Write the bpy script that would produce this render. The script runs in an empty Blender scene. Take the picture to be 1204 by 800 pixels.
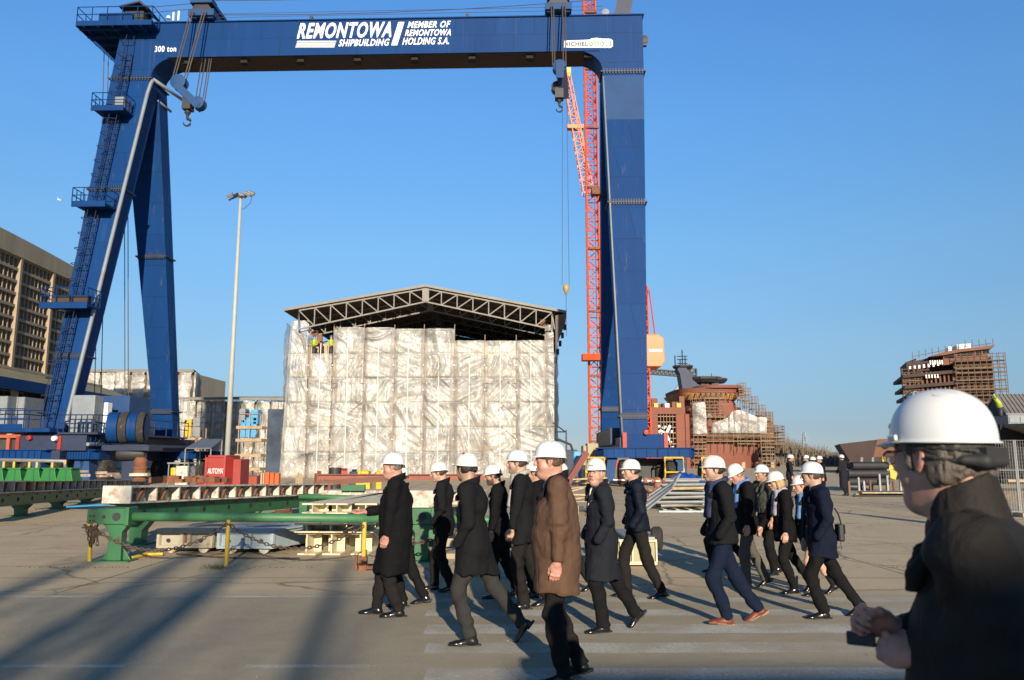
import bpy, bmesh, math, random
import numpy as np
from mathutils import Vector, Matrix

S = bpy.context.scene
R = math.radians
random.seed(7)

# ------------------------------------------------------------------ camera
CAMZ = 1.77
PITCH = R(8.55)
FPX = 918.0
cam_d = bpy.data.cameras.new('camera')
cam = bpy.data.objects.new('camera', cam_d)
S.collection.objects.link(cam)
cam_d.sensor_width = 23.6
cam_d.lens = 23.6 * FPX / 1204.0
cam_d.clip_start = 0.1
cam_d.clip_end = 6000
cam.location = (0, 0, CAMZ)
cam.rotation_euler = (R(90) + PITCH, 0, 0)
cam_d.dof.use_dof = True
cam_d.dof.focus_distance = 9.0
cam_d.dof.aperture_fstop = 2.6
S.camera = cam

# ------------------------------------------------------------------ world, sun, exposure
SUN_EL, SUN_AZ = R(16.5), R(9.6)          # shadows run away from the camera and a little to the left
SUN_DIR = Vector((math.sin(SUN_AZ) * math.cos(SUN_EL), -math.cos(SUN_AZ) * math.cos(SUN_EL), math.sin(SUN_EL)))
w = bpy.data.worlds.new('World'); S.world = w; w.use_nodes = True
nt = w.node_tree
sky = nt.nodes.new('ShaderNodeTexSky'); sky.sky_type = 'NISHITA'; sky.sun_disc = False
sky.sun_elevation = SUN_EL
sky.sun_rotation = math.atan2(SUN_DIR.x, SUN_DIR.y)
sky.air_density = 0.7; sky.dust_density = 0.0; sky.ozone_density = 6.0; sky.altitude = 0
bg = nt.nodes['Background']; bg.inputs[1].default_value = 0.15
# colour gain multiplied over the sky: dimmer at the horizon and overhead
_g = nt.nodes.new('ShaderNodeTexCoord'); _s = nt.nodes.new('ShaderNodeSeparateXYZ'); nt.links.new(_g.outputs['Generated'], _s.inputs[0])
_r = nt.nodes.new('ShaderNodeValToRGB'); nt.links.new(_s.outputs[2], _r.inputs[0])
_e = _r.color_ramp.elements
_e[0].position = 0.0; _e[0].color = (0.36, 0.305, 0.30, 1); _e[1].position = 0.53; _e[1].color = (1.1, 1.28, 1.18, 1)
for _p, _c in ((0.036, (0.457, 0.345, 0.295)), (0.073, (0.6, 0.455, 0.35)), (0.127, (0.83, 0.62, 0.44)), (0.255, (1.05, 0.95, 0.70)), (0.403, (1.11, 1.19, 1.0)), (0.75, (0.45, 0.5, 0.42)), (1.0, (0.3, 0.33, 0.26))):
    _k = _e.new(_p); _k.color = (*_c, 1)
_m = nt.nodes.new('ShaderNodeMix'); _m.data_type = 'RGBA'; _m.blend_type = 'MULTIPLY'; _m.inputs[0].default_value = 1.0
nt.links.new(sky.outputs[0], _m.inputs[6]); nt.links.new(_r.outputs[0], _m.inputs[7]); nt.links.new(_m.outputs[2], bg.inputs[0])
sun_d = bpy.data.lights.new('sun', 'SUN'); sun_d.energy = 5.0; sun_d.angle = R(0.53); sun_d.color = (1.0, 0.86, 0.66)
sun = bpy.data.objects.new('sun', sun_d); S.collection.objects.link(sun)
sun.rotation_euler = (-SUN_DIR).to_track_quat('-Z', 'Y').to_euler()
S.view_settings.view_transform = 'Standard'; S.view_settings.look = 'None'
S.view_settings.exposure = 0.62; S.view_settings.gamma = 1
S.view_settings.use_curve_mapping = False
S.render.engine = 'CYCLES'

# ------------------------------------------------------------------ helpers
CP, SP = math.cos(PITCH), math.sin(PITCH)
def ratio(py):                       # (Z-CAMZ)/Y of a pixel row
    v = (400 - py) / FPX
    return (v * CP + SP) / (CP - v * SP)
def at(px, py, Y):                   # world point seen at a pixel of the photo, Y metres ahead
    v = (400 - py) / FPX; u = (px - 602) / FPX
    t = Y / (CP - v * SP)
    return Vector((u * t, Y, CAMZ + Y * ratio(py)))
def gp(px, py, z=0.0):               # point of height z seen at a pixel
    Y = (z - CAMZ) / ratio(py)
    return at(px, py, Y)
def gX(px, Y, z=0.0):                # X at which a point (Y, z) shows at column px
    zc = Y * CP + (z - CAMZ) * SP
    return (px - 602) / FPX * zc

def tag(o, label=None, cat=None, group=None, kind=None):
    if label: o['label'] = label
    if cat: o['category'] = cat
    if group: o['group'] = group
    if kind: o['kind'] = kind
    return o

def empty(name, loc=(0, 0, 0), rz=0.0, label=None, cat=None, group=None, kind=None):
    o = bpy.data.objects.new(name, None)
    o.location = loc; o.rotation_euler = (0, 0, rz)
    o.empty_display_size = 0.2
    S.collection.objects.link(o)
    return tag(o, label, cat, group, kind)

def wmat(o):
    m = Matrix.LocRotScale(Vector(o.location), o.rotation_euler, Vector(o.scale))
    return (wmat(o.parent) @ m) if o.parent else m

def from_arrays(name, V, F, mats, parent=None, mi=None, smooth=False):
    me = bpy.data.meshes.new(name)
    me.from_pydata([tuple(v) for v in V] if not isinstance(V, np.ndarray) else V.tolist(), [], F if isinstance(F, list) else F.tolist())
    if not isinstance(mats, (list, tuple)): mats = [mats]
    for m in mats: me.materials.append(m)
    if mi is not None: me.polygons.foreach_set('material_index', mi)
    if smooth: me.polygons.foreach_set('use_smooth', [True] * len(me.polygons))
    me.update()
    o = bpy.data.objects.new(name, me)
    S.collection.objects.link(o)
    if parent: o.parent = parent
    return o

class MB:
    def __init__(s): s.v = []; s.f = []; s.m = []
    def add(s, vs, fs, mat=0):
        n = len(s.v); s.v += [Vector(v) for v in vs]
        s.f += [tuple(n + i for i in f) for f in fs]; s.m += [mat] * len(fs); return s
    def hexa(s, a, mat=0):           # 8 points: bottom ring 0-3, top ring 4-7
        return s.add(a, [(3, 2, 1, 0), (4, 5, 6, 7), (0, 1, 5, 4), (1, 2, 6, 5), (2, 3, 7, 6), (3, 0, 4, 7)], mat)
    def box(s, c, d, mat=0, rz=0.0, M=None):
        c = Vector(c); x, y, z = d[0] / 2, d[1] / 2, d[2] / 2
        p = [(-x, -y, -z), (x, -y, -z), (x, y, -z), (-x, y, -z), (-x, -y, z), (x, -y, z), (x, y, z), (-x, y, z)]
        Q = M if M is not None else Matrix.Rotation(rz, 3, 'Z')
        return s.hexa([Q @ Vector(q) + c for q in p], mat)
    def bx(s, x0, x1, y0, y1, z0, z1, mat=0):
        return s.box(((x0 + x1) / 2, (y0 + y1) / 2, (z0 + z1) / 2), (x1 - x0, y1 - y0, z1 - z0), mat)
    def beam(s, p, q, w, h=None, mat=0, up=(0, 0, 1)):
        p, q = Vector(p), Vector(q); h = h or w
        d = (q - p); 
        if d.length < 1e-6: return s
        d.normalize(); u = Vector(up)
        if abs(d.dot(u)) > 0.98: u = Vector((0, 1, 0))
        a = d.cross(u).normalized() * (w / 2); b = a.cross(d).normalized() * (h / 2)
        r0 = [p - a - b, p + a - b, p + a + b, p - a + b]; r1 = [x + (q - p) for x in r0]
        return s.hexa(r0 + r1, mat)
    def tube(s, pts, r, n=8, mat=0, caps=True, r2=None):
        pts = [Vector(p) for p in pts]; N = len(pts); vs = []; fs = []
        ref = None
        for i, p in enumerate(pts):
            d = (pts[min(i + 1, N - 1)] - pts[max(i - 1, 0)]).normalized()
            if ref is None:
                ref = Vector((0, 0, 1)) if abs(d.z) < 0.9 else Vector((1, 0, 0))
            a = d.cross(ref).normalized(); b = d.cross(a).normalized(); ref = -b if False else ref
            rr = r if r2 is None else r + (r2 - r) * i / max(1, N - 1)
            for k in range(n):
                t = 2 * math.pi * k / n
                vs.append(p + (a * math.cos(t) + b * math.sin(t)) * rr)
        for i in range(N - 1):
            for k in range(n):
                k2 = (k + 1) % n
                fs.append((i * n + k, i * n + k2, (i + 1) * n + k2, (i + 1) * n + k))
        if caps:
            fs.append(tuple(range(n - 1, -1, -1))); fs.append(tuple((N - 1) * n + k for k in range(n)))
        return s.add(vs, fs, mat)
    def lathe(s, c, prof, n=20, mat=0, axis=(0, 0, 1)):   # prof: (radius, height) along the axis
        c = Vector(c); ax = Vector(axis).normalized()
        u = ax.cross(Vector((0, 0, 1)) if abs(ax.z) < 0.9 else Vector((1, 0, 0))).normalized(); v = ax.cross(u)
        vs = []; fs = []; N = len(prof)
        for (r, h) in prof:
            for k in range(n):
                t = 2 * math.pi * k / n
                vs.append(c + ax * h + (u * math.cos(t) + v * math.sin(t)) * max(r, 1e-4))
        for i in range(N - 1):
            for k in range(n):
                k2 = (k + 1) % n
                fs.append((i * n + k, i * n + k2, (i + 1) * n + k2, (i + 1) * n + k))
        fs.append(tuple(range(n - 1, -1, -1))); fs.append(tuple((N - 1) * n + k for k in range(n)))
        return s.add(vs, fs, mat)
    def prism(s, poly, off, mat=0):  # poly: 3-D points, extruded by off
        poly = [Vector(p) for p in poly]; off = Vector(off); n = len(poly)
        vs = poly + [p + off for p in poly]
        fs = [tuple(range(n - 1, -1, -1)), tuple(range(n, 2 * n))] + [(i, (i + 1) % n, n + (i + 1) % n, n + i) for i in range(n)]
        return s.add(vs, fs, mat)
    def build(s, name, mats, parent=None, smooth=False, world=True, bevel=0.0, auto=False):
        V = s.v
        if parent is not None and world:
            Mi = wmat(parent).inverted(); V = [Mi @ v for v in V]
        o = from_arrays(name, V, s.f, mats, parent, s.m, smooth)
        bm = bmesh.new(); bm.from_mesh(o.data); bmesh.ops.recalc_face_normals(bm, faces=bm.faces); bm.to_mesh(o.data); bm.free()
        if bevel:
            b = o.modifiers.new('bevel', 'BEVEL'); b.width = bevel; b.segments = 2; b.limit_method = 'ANGLE'
        if auto:
            o.data.polygons.foreach_set('use_smooth', [True] * len(o.data.polygons))
            try: o.data.set_sharp_from_angle(angle=R(35))
            except Exception: pass
        return o

def copy_tree(o, parent=None):
    c = o.copy(); S.collection.objects.link(c); c.parent = parent
    for ch in [x for x in bpy.data.objects if x.parent == o]: copy_tree(ch, c)
    return c

# ------------------------------------------------------------------ materials
MATS = {}
def mat(name, col, rough=0.6, metal=0.0, var=0.25, scale=1.5, bump=0.0, bscale=30.0, dirt=None, dirt_amt=0.5, dscale=0.8, spec=0.5, streak=False):
    if name in MATS: return MATS[name]
    m = bpy.data.materials.new(name); m.use_nodes = True; n = m.node_tree.nodes; L = m.node_tree.links
    b = n['Principled BSDF']; tc = n.new('ShaderNodeTexCoord')
    src = tc.outputs['Object']
    if streak:
        mp = n.new('ShaderNodeMapping'); mp.inputs['Scale'].default_value = (1, 1, 0.12); L.new(src, mp.inputs[0]); ssrc = mp.outputs[0]
    else: ssrc = src
    nz = n.new('ShaderNodeTexNoise'); nz.inputs['Scale'].default_value = scale; nz.inputs['Detail'].default_value = 8; nz.inputs['Roughness'].default_value = 0.65
    L.new(ssrc, nz.inputs['Vector'])
    cr = n.new('ShaderNodeValToRGB'); L.new(nz.outputs['Fac'], cr.inputs[0])
    c = Vector(col[:3])
    cr.color_ramp.elements[0].position = 0.32; cr.color_ramp.elements[1].position = 0.7
    cr.color_ramp.elements[0].color = (*(c * (1 - var)), 1); cr.color_ramp.elements[1].color = (*[min(1, x) for x in c * (1 + var * 0.6)], 1)
    out = cr.outputs[0]
    if dirt:
        n2 = n.new('ShaderNodeTexNoise'); n2.inputs['Scale'].default_value = dscale; n2.inputs['Detail'].default_value = 10; n2.inputs['Roughness'].default_value = 0.7
        L.new(ssrc, n2.inputs['Vector'])
        r2 = n.new('ShaderNodeValToRGB'); L.new(n2.outputs['Fac'], r2.inputs[0])
        r2.color_ramp.elements[0].position = 0.62 - 0.25 * dirt_amt; r2.color_ramp.elements[1].position = 0.74 - 0.2 * dirt_amt
        mx = n.new('ShaderNodeMix'); mx.data_type = 'RGBA'; L.new(r2.outputs[0], mx.inputs[0]); L.new(out, mx.inputs[6]); mx.inputs[7].default_value = (*dirt, 1)
        out = mx.outputs[2]
    L.new(out, b.inputs['Base Color'])
    b.inputs['Roughness'].default_value = rough; b.inputs['Metallic'].default_value = metal
    b.inputs['Specular IOR Level'].default_value = spec
    if bump:
        n3 = n.new('ShaderNodeTexNoise'); n3.inputs['Scale'].default_value = bscale; n3.inputs['Detail'].default_value = 5
        L.new(src, n3.inputs['Vector'])
        bp = n.new('ShaderNodeBump'); bp.inputs['Strength'].default_value = bump; bp.inputs['Distance'].default_value = 0.02
        L.new(n3.outputs['Fac'], bp.inputs['Height']); L.new(bp.outputs[0], b.inputs['Normal'])
    MATS[name] = m
    return m

def plate_seams(m, w, h):
    """welded plate seams and thin rust runs on big painted steel"""
    n = m.node_tree.nodes; L = m.node_tree.links; b = n['Principled BSDF']; tc = n.new('ShaderNodeTexCoord')
    sx = n.new('ShaderNodeSeparateXYZ'); L.new(tc.outputs['Object'], sx.inputs[0]); cb = n.new('ShaderNodeCombineXYZ')
    ad = n.new('ShaderNodeMath'); ad.operation = 'ADD'; L.new(sx.outputs[0], ad.inputs[0]); L.new(sx.outputs[1], ad.inputs[1]); L.new(ad.outputs[0], cb.inputs[0]); L.new(sx.outputs[2], cb.inputs[1])
    br = n.new('ShaderNodeTexBrick'); br.inputs['Scale'].default_value = 1; br.inputs['Brick Width'].default_value = w; br.inputs['Row Height'].default_value = h; br.inputs['Mortar Size'].default_value = .03; br.inputs['Mortar Smooth'].default_value = .6; br.offset = .5
    L.new(cb.outputs[0], br.inputs['Vector'])
    for k, c in (('Color1', (1, 1, 1, 1)), ('Color2', (.86, .88, .9, 1)), ('Mortar', (.62, .6, .58, 1))): br.inputs[k].default_value = c
    src = b.inputs['Base Color'].links[0].from_socket
    mx = n.new('ShaderNodeMix'); mx.data_type = 'RGBA'; mx.blend_type = 'MULTIPLY'; mx.inputs[0].default_value = 1; L.new(src, mx.inputs[6]); L.new(br.outputs['Color'], mx.inputs[7])
    mp = n.new('ShaderNodeMapping'); mp.inputs['Scale'].default_value = (3, 3, .12); L.new(tc.outputs['Object'], mp.inputs[0])
    nz = n.new('ShaderNodeTexNoise'); nz.inputs['Scale'].default_value = 1.4; nz.inputs['Detail'].default_value = 8; L.new(mp.outputs[0], nz.inputs['Vector'])
    rp = n.new('ShaderNodeValToRGB'); L.new(nz.outputs['Fac'], rp.inputs[0]); rp.color_ramp.elements[0].position = .63; rp.color_ramp.elements[1].position = .78; rp.color_ramp.elements[1].color = (.5, .5, .5, 1)
    m2 = n.new('ShaderNodeMix'); m2.data_type = 'RGBA'; L.new(rp.outputs[0], m2.inputs[0]); L.new(mx.outputs[2], m2.inputs[6]); m2.inputs[7].default_value = (.10, .085, .09, 1)
    L.new(m2.outputs[2], b.inputs['Base Color'])
RUST = (0.16, 0.06, 0.025)
M_blue = mat('crane_blue_paint', (0.004, 0.040, 0.155), 0.6, spec=0.12, var=0.14, scale=0.35, dirt=(0.014, 0.06, 0.18), dirt_amt=0.15, dscale=0.5, streak=True)
plate_seams(M_blue, 3.0, 2.4)
M_blue2 = mat('crane_blue_faded', (0.02, 0.06, 0.16), 0.65, spec=0.2, var=0.12, scale=0.5)
M_dblue = mat('dark_blue_steel', (0.012, 0.022, 0.06), 0.6, var=0.3)
M_steel = mat('galvanised_steel', (0.24, 0.25, 0.25), 0.5, 0.35, var=0.2, scale=3)
M_white = mat('white_paint', (0.8, 0.8, 0.78), 0.5, var=0.05)
M_lgrey = mat('light_grey_paint', (0.19, 0.22, 0.25), 0.55, var=0.15, dirt=(0.2, 0.15, 0.1), dirt_amt=0.1)
M_dark = mat('dark_metal', (0.025, 0.025, 0.028), 0.6, var=0.3)
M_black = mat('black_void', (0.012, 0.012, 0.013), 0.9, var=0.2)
M_rope = mat('wire_rope', (0.07, 0.06, 0.055), 0.6, var=0.2)
M_green = mat('green_paint', (0.022, 0.12, 0.045), 0.5, var=0.25, scale=2.5, dirt=(0.05, 0.045, 0.03), dirt_amt=0.25, dscale=3)
M_lgreen = mat('green_pipe_paint', (0.05, 0.17, 0.07), 0.5, var=0.25, scale=3, dirt=(0.10, 0.16, 0.08), dirt_amt=0.3, dscale=4)
M_bgreen = mat('bright_green_paint', (0.012, 0.15, 0.03), 0.5, var=0.2)
M_cream = mat('cream_steel', (0.62, 0.55, 0.38), 0.6, var=0.2, scale=4, dirt=(0.30, 0.20, 0.10), dirt_amt=0.2, dscale=3)
M_rail = mat('dirty_white_steel', (0.52, 0.5, 0.43), 0.65, var=0.25, scale=4, dirt=(0.26, 0.12, 0.05), dirt_amt=0.5, dscale=3.5)
M_rust = mat('rusty_steel', (0.22, 0.085, 0.04), 0.85, var=0.45, scale=3, dirt=(0.09, 0.045, 0.03), dirt_amt=0.5, bump=0.3)
M_redp = mat('red_paint', (0.30, 0.022, 0.016), 0.55, var=0.2, scale=2, dirt=(0.2, 0.04, 0.03), dirt_amt=0.2)
M_orange = mat('orange_red_paint', (0.52, 0.065, 0.018), 0.6, spec=.1, var=0.2, scale=1)
M_orange2 = mat('orange_paint', (0.6, 0.17, 0.05), 0.5, var=0.15, scale=0.8)
M_yellow = mat('yellow_paint', (0.55, 0.37, 0.03), 0.5, var=0.15, scale=5, dirt=(0.2, 0.12, 0.03), dirt_amt=0.15, dscale=6)
M_tyre = mat('tyre_rubber', (0.03, 0.027, 0.024), 0.9, var=0.3, scale=4, dirt=(0.14, 0.11, 0.08), dirt_amt=0.3, dscale=3)
M_conc = mat('concrete', (0.36, 0.3, 0.21), 0.9, var=0.2, scale=0.8, bump=0.2, bscale=8, streak=True)
M_conc2 = mat('concrete_fins', (0.33, 0.26, 0.18), 0.9, var=0.15, scale=1.5)
M_glassd = mat('dark_window_glass', (0.02, 0.022, 0.025), 0.15, var=0.5, scale=0.6)
M_wood = mat('weathered_wood', (0.42, 0.32, 0.19), 0.85, var=0.35, scale=5)
M_roofg = mat('grey_roof_sheet', (0.2, 0.185, 0.17), 0.8, var=0.25, scale=0.3, dirt=(0.16, 0.10, 0.08), dirt_amt=0.3, dscale=0.12)
M_cyan = mat('blue_box_paint', (0.06, 0.3, 0.55), 0.5, var=0.15)
M_oxide = mat('red_oxide_primer', (0.22, 0.075, 0.05), 0.8, var=0.18, scale=0.15, dirt=(0.15, 0.06, 0.045), dirt_amt=0.35, dscale=0.25, streak=True)
plate_seams(M_oxide, 4.0, 2.2)
M_oxide2 = mat('brown_oxide_steel', (0.17, 0.075, 0.05), 0.8, var=0.3, scale=0.3, dirt=(0.09, 0.045, 0.035), dirt_amt=0.4, dscale=0.5)
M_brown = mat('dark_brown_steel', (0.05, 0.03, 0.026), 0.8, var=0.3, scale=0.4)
M_scaf = mat('scaffold_tube', (0.34, 0.24, 0.17), 0.7, 0.1, var=0.3, scale=2)
M_plank = mat('scaffold_planks', (0.36, 0.27, 0.16), 0.85, var=0.35, scale=1.5)
M_ochre = mat('ochre_primer', (0.5, 0.27, 0.09), 0.7, var=0.2, scale=0.6)

def attach_text(name, words, mtl, parent, org, ux, uz, w, h, shear=0.0, bold=0.0, depth=0.02, spacing=1.0):
    """solid lettering filling a w x h box whose lower left corner is org (world)"""
    cu = bpy.data.curves.new(name, 'FONT'); cu.body = words; cu.shear = shear; cu.offset = bold; cu.space_character = spacing
    cu.resolution_u = 3
    tmp = bpy.data.objects.new('tmp', cu); S.collection.objects.link(tmp)
    dg = bpy.context.evaluated_depsgraph_get(); dg.update()
    me = bpy.data.meshes.new_from_object(tmp.evaluated_get(dg))
    bpy.data.objects.remove(tmp); 
    V = np.array([v.co[:] for v in me.vertices]); F = [tuple(p.vertices) for p in me.polygons]
    bpy.data.meshes.remove(me)
    lo = V.min(0); hi = V.max(0); V = (V - lo) / np.maximum(hi - lo, 1e-6)
    ux, uz = Vector(ux).normalized(), Vector(uz).normalized(); nn = ux.cross(uz)   # towards the reader
    P = [Vector(org) + ux * (v[0] * w) + uz * (v[1] * h) + nn * depth for v in V]
    Mi = wmat(parent).inverted(); P = [Mi @ p for p in P]
    n = len(P); nl = Mi.to_3x3() @ (-nn * (depth + 0.004))
    P2 = [p + nl for p in P]
    FF = F + [tuple(n + i for i in reversed(f)) for f in F]
    from collections import Counter
    cnt = Counter()
    for f in F:
        for a, b in zip(f, f[1:] + f[:1]): cnt[tuple(sorted((a, b)))] += 1
    for f in F:
        for a, b in zip(f, f[1:] + f[:1]):
            if cnt[tuple(sorted((a, b)))] == 1: FF.append((b, a, n + a, n + b))
    return from_arrays(name, P + P2, FF, mtl, parent)
# ------------------------------------------------------------------ ground
def ground():
    m = bpy.data.materials.new('yard_asphalt'); m.use_nodes = True; n = m.node_tree.nodes; L = m.node_tree.links
    b = n['Principled BSDF']; geo = n.new('ShaderNodeNewGeometry'); P = geo.outputs['Position']
    def noise(sc, det=6, rough=0.6, vec=None, dist=0.0):
        q = n.new('ShaderNodeTexNoise'); q.inputs['Scale'].default_value = sc; q.inputs['Detail'].default_value = det
        q.inputs['Roughness'].default_value = rough; q.inputs['Distortion'].default_value = dist
        L.new(vec or P, q.inputs['Vector']); return q.outputs['Fac']
    def ramp(f, stops):
        r = n.new('ShaderNodeValToRGB'); L.new(f, r.inputs[0]); e = r.color_ramp.elements
        e[0].position, e[0].color = stops[0][0], (*stops[0][1], 1); e[1].position, e[1].color = stops[1][0], (*stops[1][1], 1)
        for p, c in stops[2:]:
            k = e.new(p); k.color = (*c, 1)
        return r.outputs[0]
    def mix(f, a, c, mode='MIX'):
        x = n.new('ShaderNodeMix'); x.data_type = 'RGBA'; x.blend_type = mode
        if isinstance(f, float): x.inputs[0].default_value = f
        else: L.new(f, x.inputs[0])
        L.new(a, x.inputs[6])
        if isinstance(c, tuple): x.inputs[7].default_value = (*c, 1)
        else: L.new(c, x.inputs[7])
        return x.outputs[2]
    asph = ramp(noise(55, 4, 0.8), [(0.3, (0.18, 0.155, 0.115)), (0.72, (0.45, 0.39, 0.285))])
    asph = mix(0.45, asph, ramp(noise(0.5, 6), [(0.3, (0.26, 0.225, 0.165)), (0.7, (0.39, 0.34, 0.25))]))
    conc = ramp(noise(30, 5, 0.8), [(0.3, (0.3, 0.235, 0.15)), (0.72, (0.60, 0.49, 0.33))])
    conc = mix(0.5, conc, ramp(noise(0.35, 8, 0.7), [(0.3, (0.33, 0.255, 0.165)), (0.7, (0.55, 0.45, 0.31))]))
    conc = mix(ramp(noise(0.8, 9, 0.75, dist=1.0), [(0.56, (0, 0, 0)), (0.7, (0.8, 0.8, 0.8))]), conc, (0.22, 0.155, 0.1))
    # asphalt strip in front, older concrete beyond Y = 10.4
    sep = n.new('ShaderNodeSeparateXYZ'); L.new(P, sep.inputs[0])
    ad = n.new('ShaderNodeMath'); ad.operation = 'MULTIPLY_ADD'; L.new(noise(0.6, 5), ad.inputs[0]); ad.inputs[1].default_value = 1.2; L.new(sep.outputs[1], ad.inputs[2])
    mr = n.new('ShaderNodeMapRange'); L.new(ad.outputs[0], mr.inputs[0]); mr.inputs[1].default_value = 11.0; mr.inputs[2].default_value = 11.7
    col = mix(mr.outputs[0], asph, conc)
    # cracks and slab joints
    mp = n.new('ShaderNodeVectorMath'); mp.operation = 'MULTIPLY_ADD'
    nz = n.new('ShaderNodeTexNoise'); nz.inputs['Scale'].default_value = 1.3; nz.inputs['Detail'].default_value = 6; L.new(P, nz.inputs['Vector'])
    L.new(nz.outputs['Color'], mp.inputs[0]); mp.inputs[1].default_value = (0.5, 0.5, 0); L.new(P, mp.inputs[2])
    vo = n.new('ShaderNodeTexVoronoi'); vo.feature = 'DISTANCE_TO_EDGE'; vo.inputs['Scale'].default_value = 0.32; L.new(mp.outputs[0], vo.inputs['Vector'])
    ck = ramp(vo.outputs['Distance'], [(0.0, (1, 1, 1)), (0.012, (0, 0, 0))])
    cm = mix(mr.outputs[0], mix(1.0, ck, (0.05, 0.05, 0.05), 'MULTIPLY'), mix(1.0, ck, (0.6, 0.6, 0.6), 'MULTIPLY'))
    col = mix(cm, col, (0.035, 0.03, 0.025))
    br = n.new('ShaderNodeTexBrick'); br.inputs['Scale'].default_value = 1.0; br.inputs['Brick Width'].default_value = 6.0; br.inputs['Row Height'].default_value = 3.0
    br.inputs['Mortar Size'].default_value = 0.018; br.offset = 0.0; L.new(P, br.inputs['Vector'])
    j = n.new('ShaderNodeMath'); j.operation = 'MULTIPLY'; L.new(br.outputs['Fac'], j.inputs[0]); L.new(mr.outputs[0], j.inputs[1])
    j2 = n.new('ShaderNodeMath'); j2.operation = 'MULTIPLY'; L.new(j.outputs[0], j2.inputs[0]); j2.inputs[1].default_value = 0.85
    col = mix(j2.outputs[0], col, (0.06, 0.05, 0.035))
    # oil stains
    col = mix(ramp(noise(0.9, 4, 0.5, dist=0.4), [(0.66, (0, 0, 0)), (0.78, (0.55, 0.55, 0.55))]), col, (0.13, 0.115, 0.095))
    col = mix(ramp(noise(3.0, 3), [(0.72, (0, 0, 0)), (0.78, (0.45, 0.45, 0.45))]), col, (0.06, 0.05, 0.045))
    L.new(col, b.inputs['Base Color'])
    b.inputs['Roughness'].default_value = 0.88; b.inputs['Specular IOR Level'].default_value = 0.3
    bp = n.new('ShaderNodeBump'); bp.inputs['Strength'].default_value = 0.55; bp.inputs['Distance'].default_value = 0.012
    L.new(noise(90, 3, 0.7), bp.inputs['Height'])
    bp2 = n.new('ShaderNodeBump'); bp2.inputs['Strength'].default_value = 0.35; bp2.inputs['Distance'].default_value = 0.05
    L.new(noise(1.6, 4, 0.6), bp2.inputs['Height']); L.new(bp.outputs[0], bp2.inputs['Normal']); L.new(bp2.outputs[0], b.inputs['Normal'])
    g = MB()
    g.add([(-2500, -400, 0), (2500, -400, 0), (2500, 4500, 0), (-2500, 4500, 0)], [(0, 1, 2, 3)])
    tag(g.build('yard_ground', m), kind='structure')

    # worn road paint
    pm = bpy.data.materials.new('worn_road_paint'); pm.use_nodes = True; n2 = pm.node_tree.nodes; L2 = pm.node_tree.links
    pb = n2['Principled BSDF']; pb.inputs['Base Color'].default_value = (0.62, 0.62, 0.58, 1); pb.inputs['Roughness'].default_value = 0.8
    g2 = n2.new('ShaderNodeNewGeometry')
    a = n2.new('ShaderNodeTexNoise'); a.inputs['Scale'].default_value = 28; a.inputs['Detail'].default_value = 6; a.inputs['Roughness'].default_value = 0.85; L2.new(g2.outputs['Position'], a.inputs['Vector'])
    c = n2.new('ShaderNodeTexNoise'); c.inputs['Scale'].default_value = 1.5; c.inputs['Detail'].default_value = 4; L2.new(g2.outputs['Position'], c.inputs['Vector'])
    s = n2.new('ShaderNodeMath'); s.operation = 'ADD'; L2.new(a.outputs['Fac'], s.inputs[0]); L2.new(c.outputs['Fac'], s.inputs[1])
    rr = n2.new('ShaderNodeMapRange'); L2.new(s.outputs[0], rr.inputs[0]); rr.inputs[1].default_value = 0.78; rr.inputs[2].default_value = 1.15
    rr.inputs[3].default_value = 0.0; rr.inputs[4].default_value = 0.62
    L2.new(rr.outputs[0], pb.inputs['Alpha'])
    z = 0.004
    def strip(x0, x1, y0, y1, q, sl=0.0):
        k = 24
        for i in range(k):
            xa = x0 + (x1 - x0) * i / k; xb = x0 + (x1 - x0) * (i + 1) / k
            q.add([(xa, y0 + sl * (xa - x0), z), (xb, y0 + sl * (xb - x0), z), (xb, y1 + sl * (xb - x0), z), (xa, y1 + sl * (xa - x0), z)], [(0, 1, 2, 3)])
    q = MB()
    for (ya, yb) in [(735, 746), (757, 769), (787, 801), (718, 725), (704, 709)]:
        Yb, Ya = gp(600, ya).y, gp(600, yb).y
        strip(gX(503, Yb), 6.5, Ya, Yb, q, 0.01)
    tag(q.build('crossing_stripes', pm), kind='structure')
    q = MB()
    Yl = gp(200, 702).y
    strip(-14, gX(450, Yl), Yl - 0.05, Yl + 0.05, q)
    Yl = gp(200, 784).y
    strip(gX(-60, Yl), gX(148, Yl), Yl - 0.05, Yl + 0.05, q); strip(gX(288, Yl), gX(436, Yl), Yl - 0.05, Yl + 0.05, q)
    tag(q.build('lane_lines', pm), kind='structure')
ground()
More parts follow.
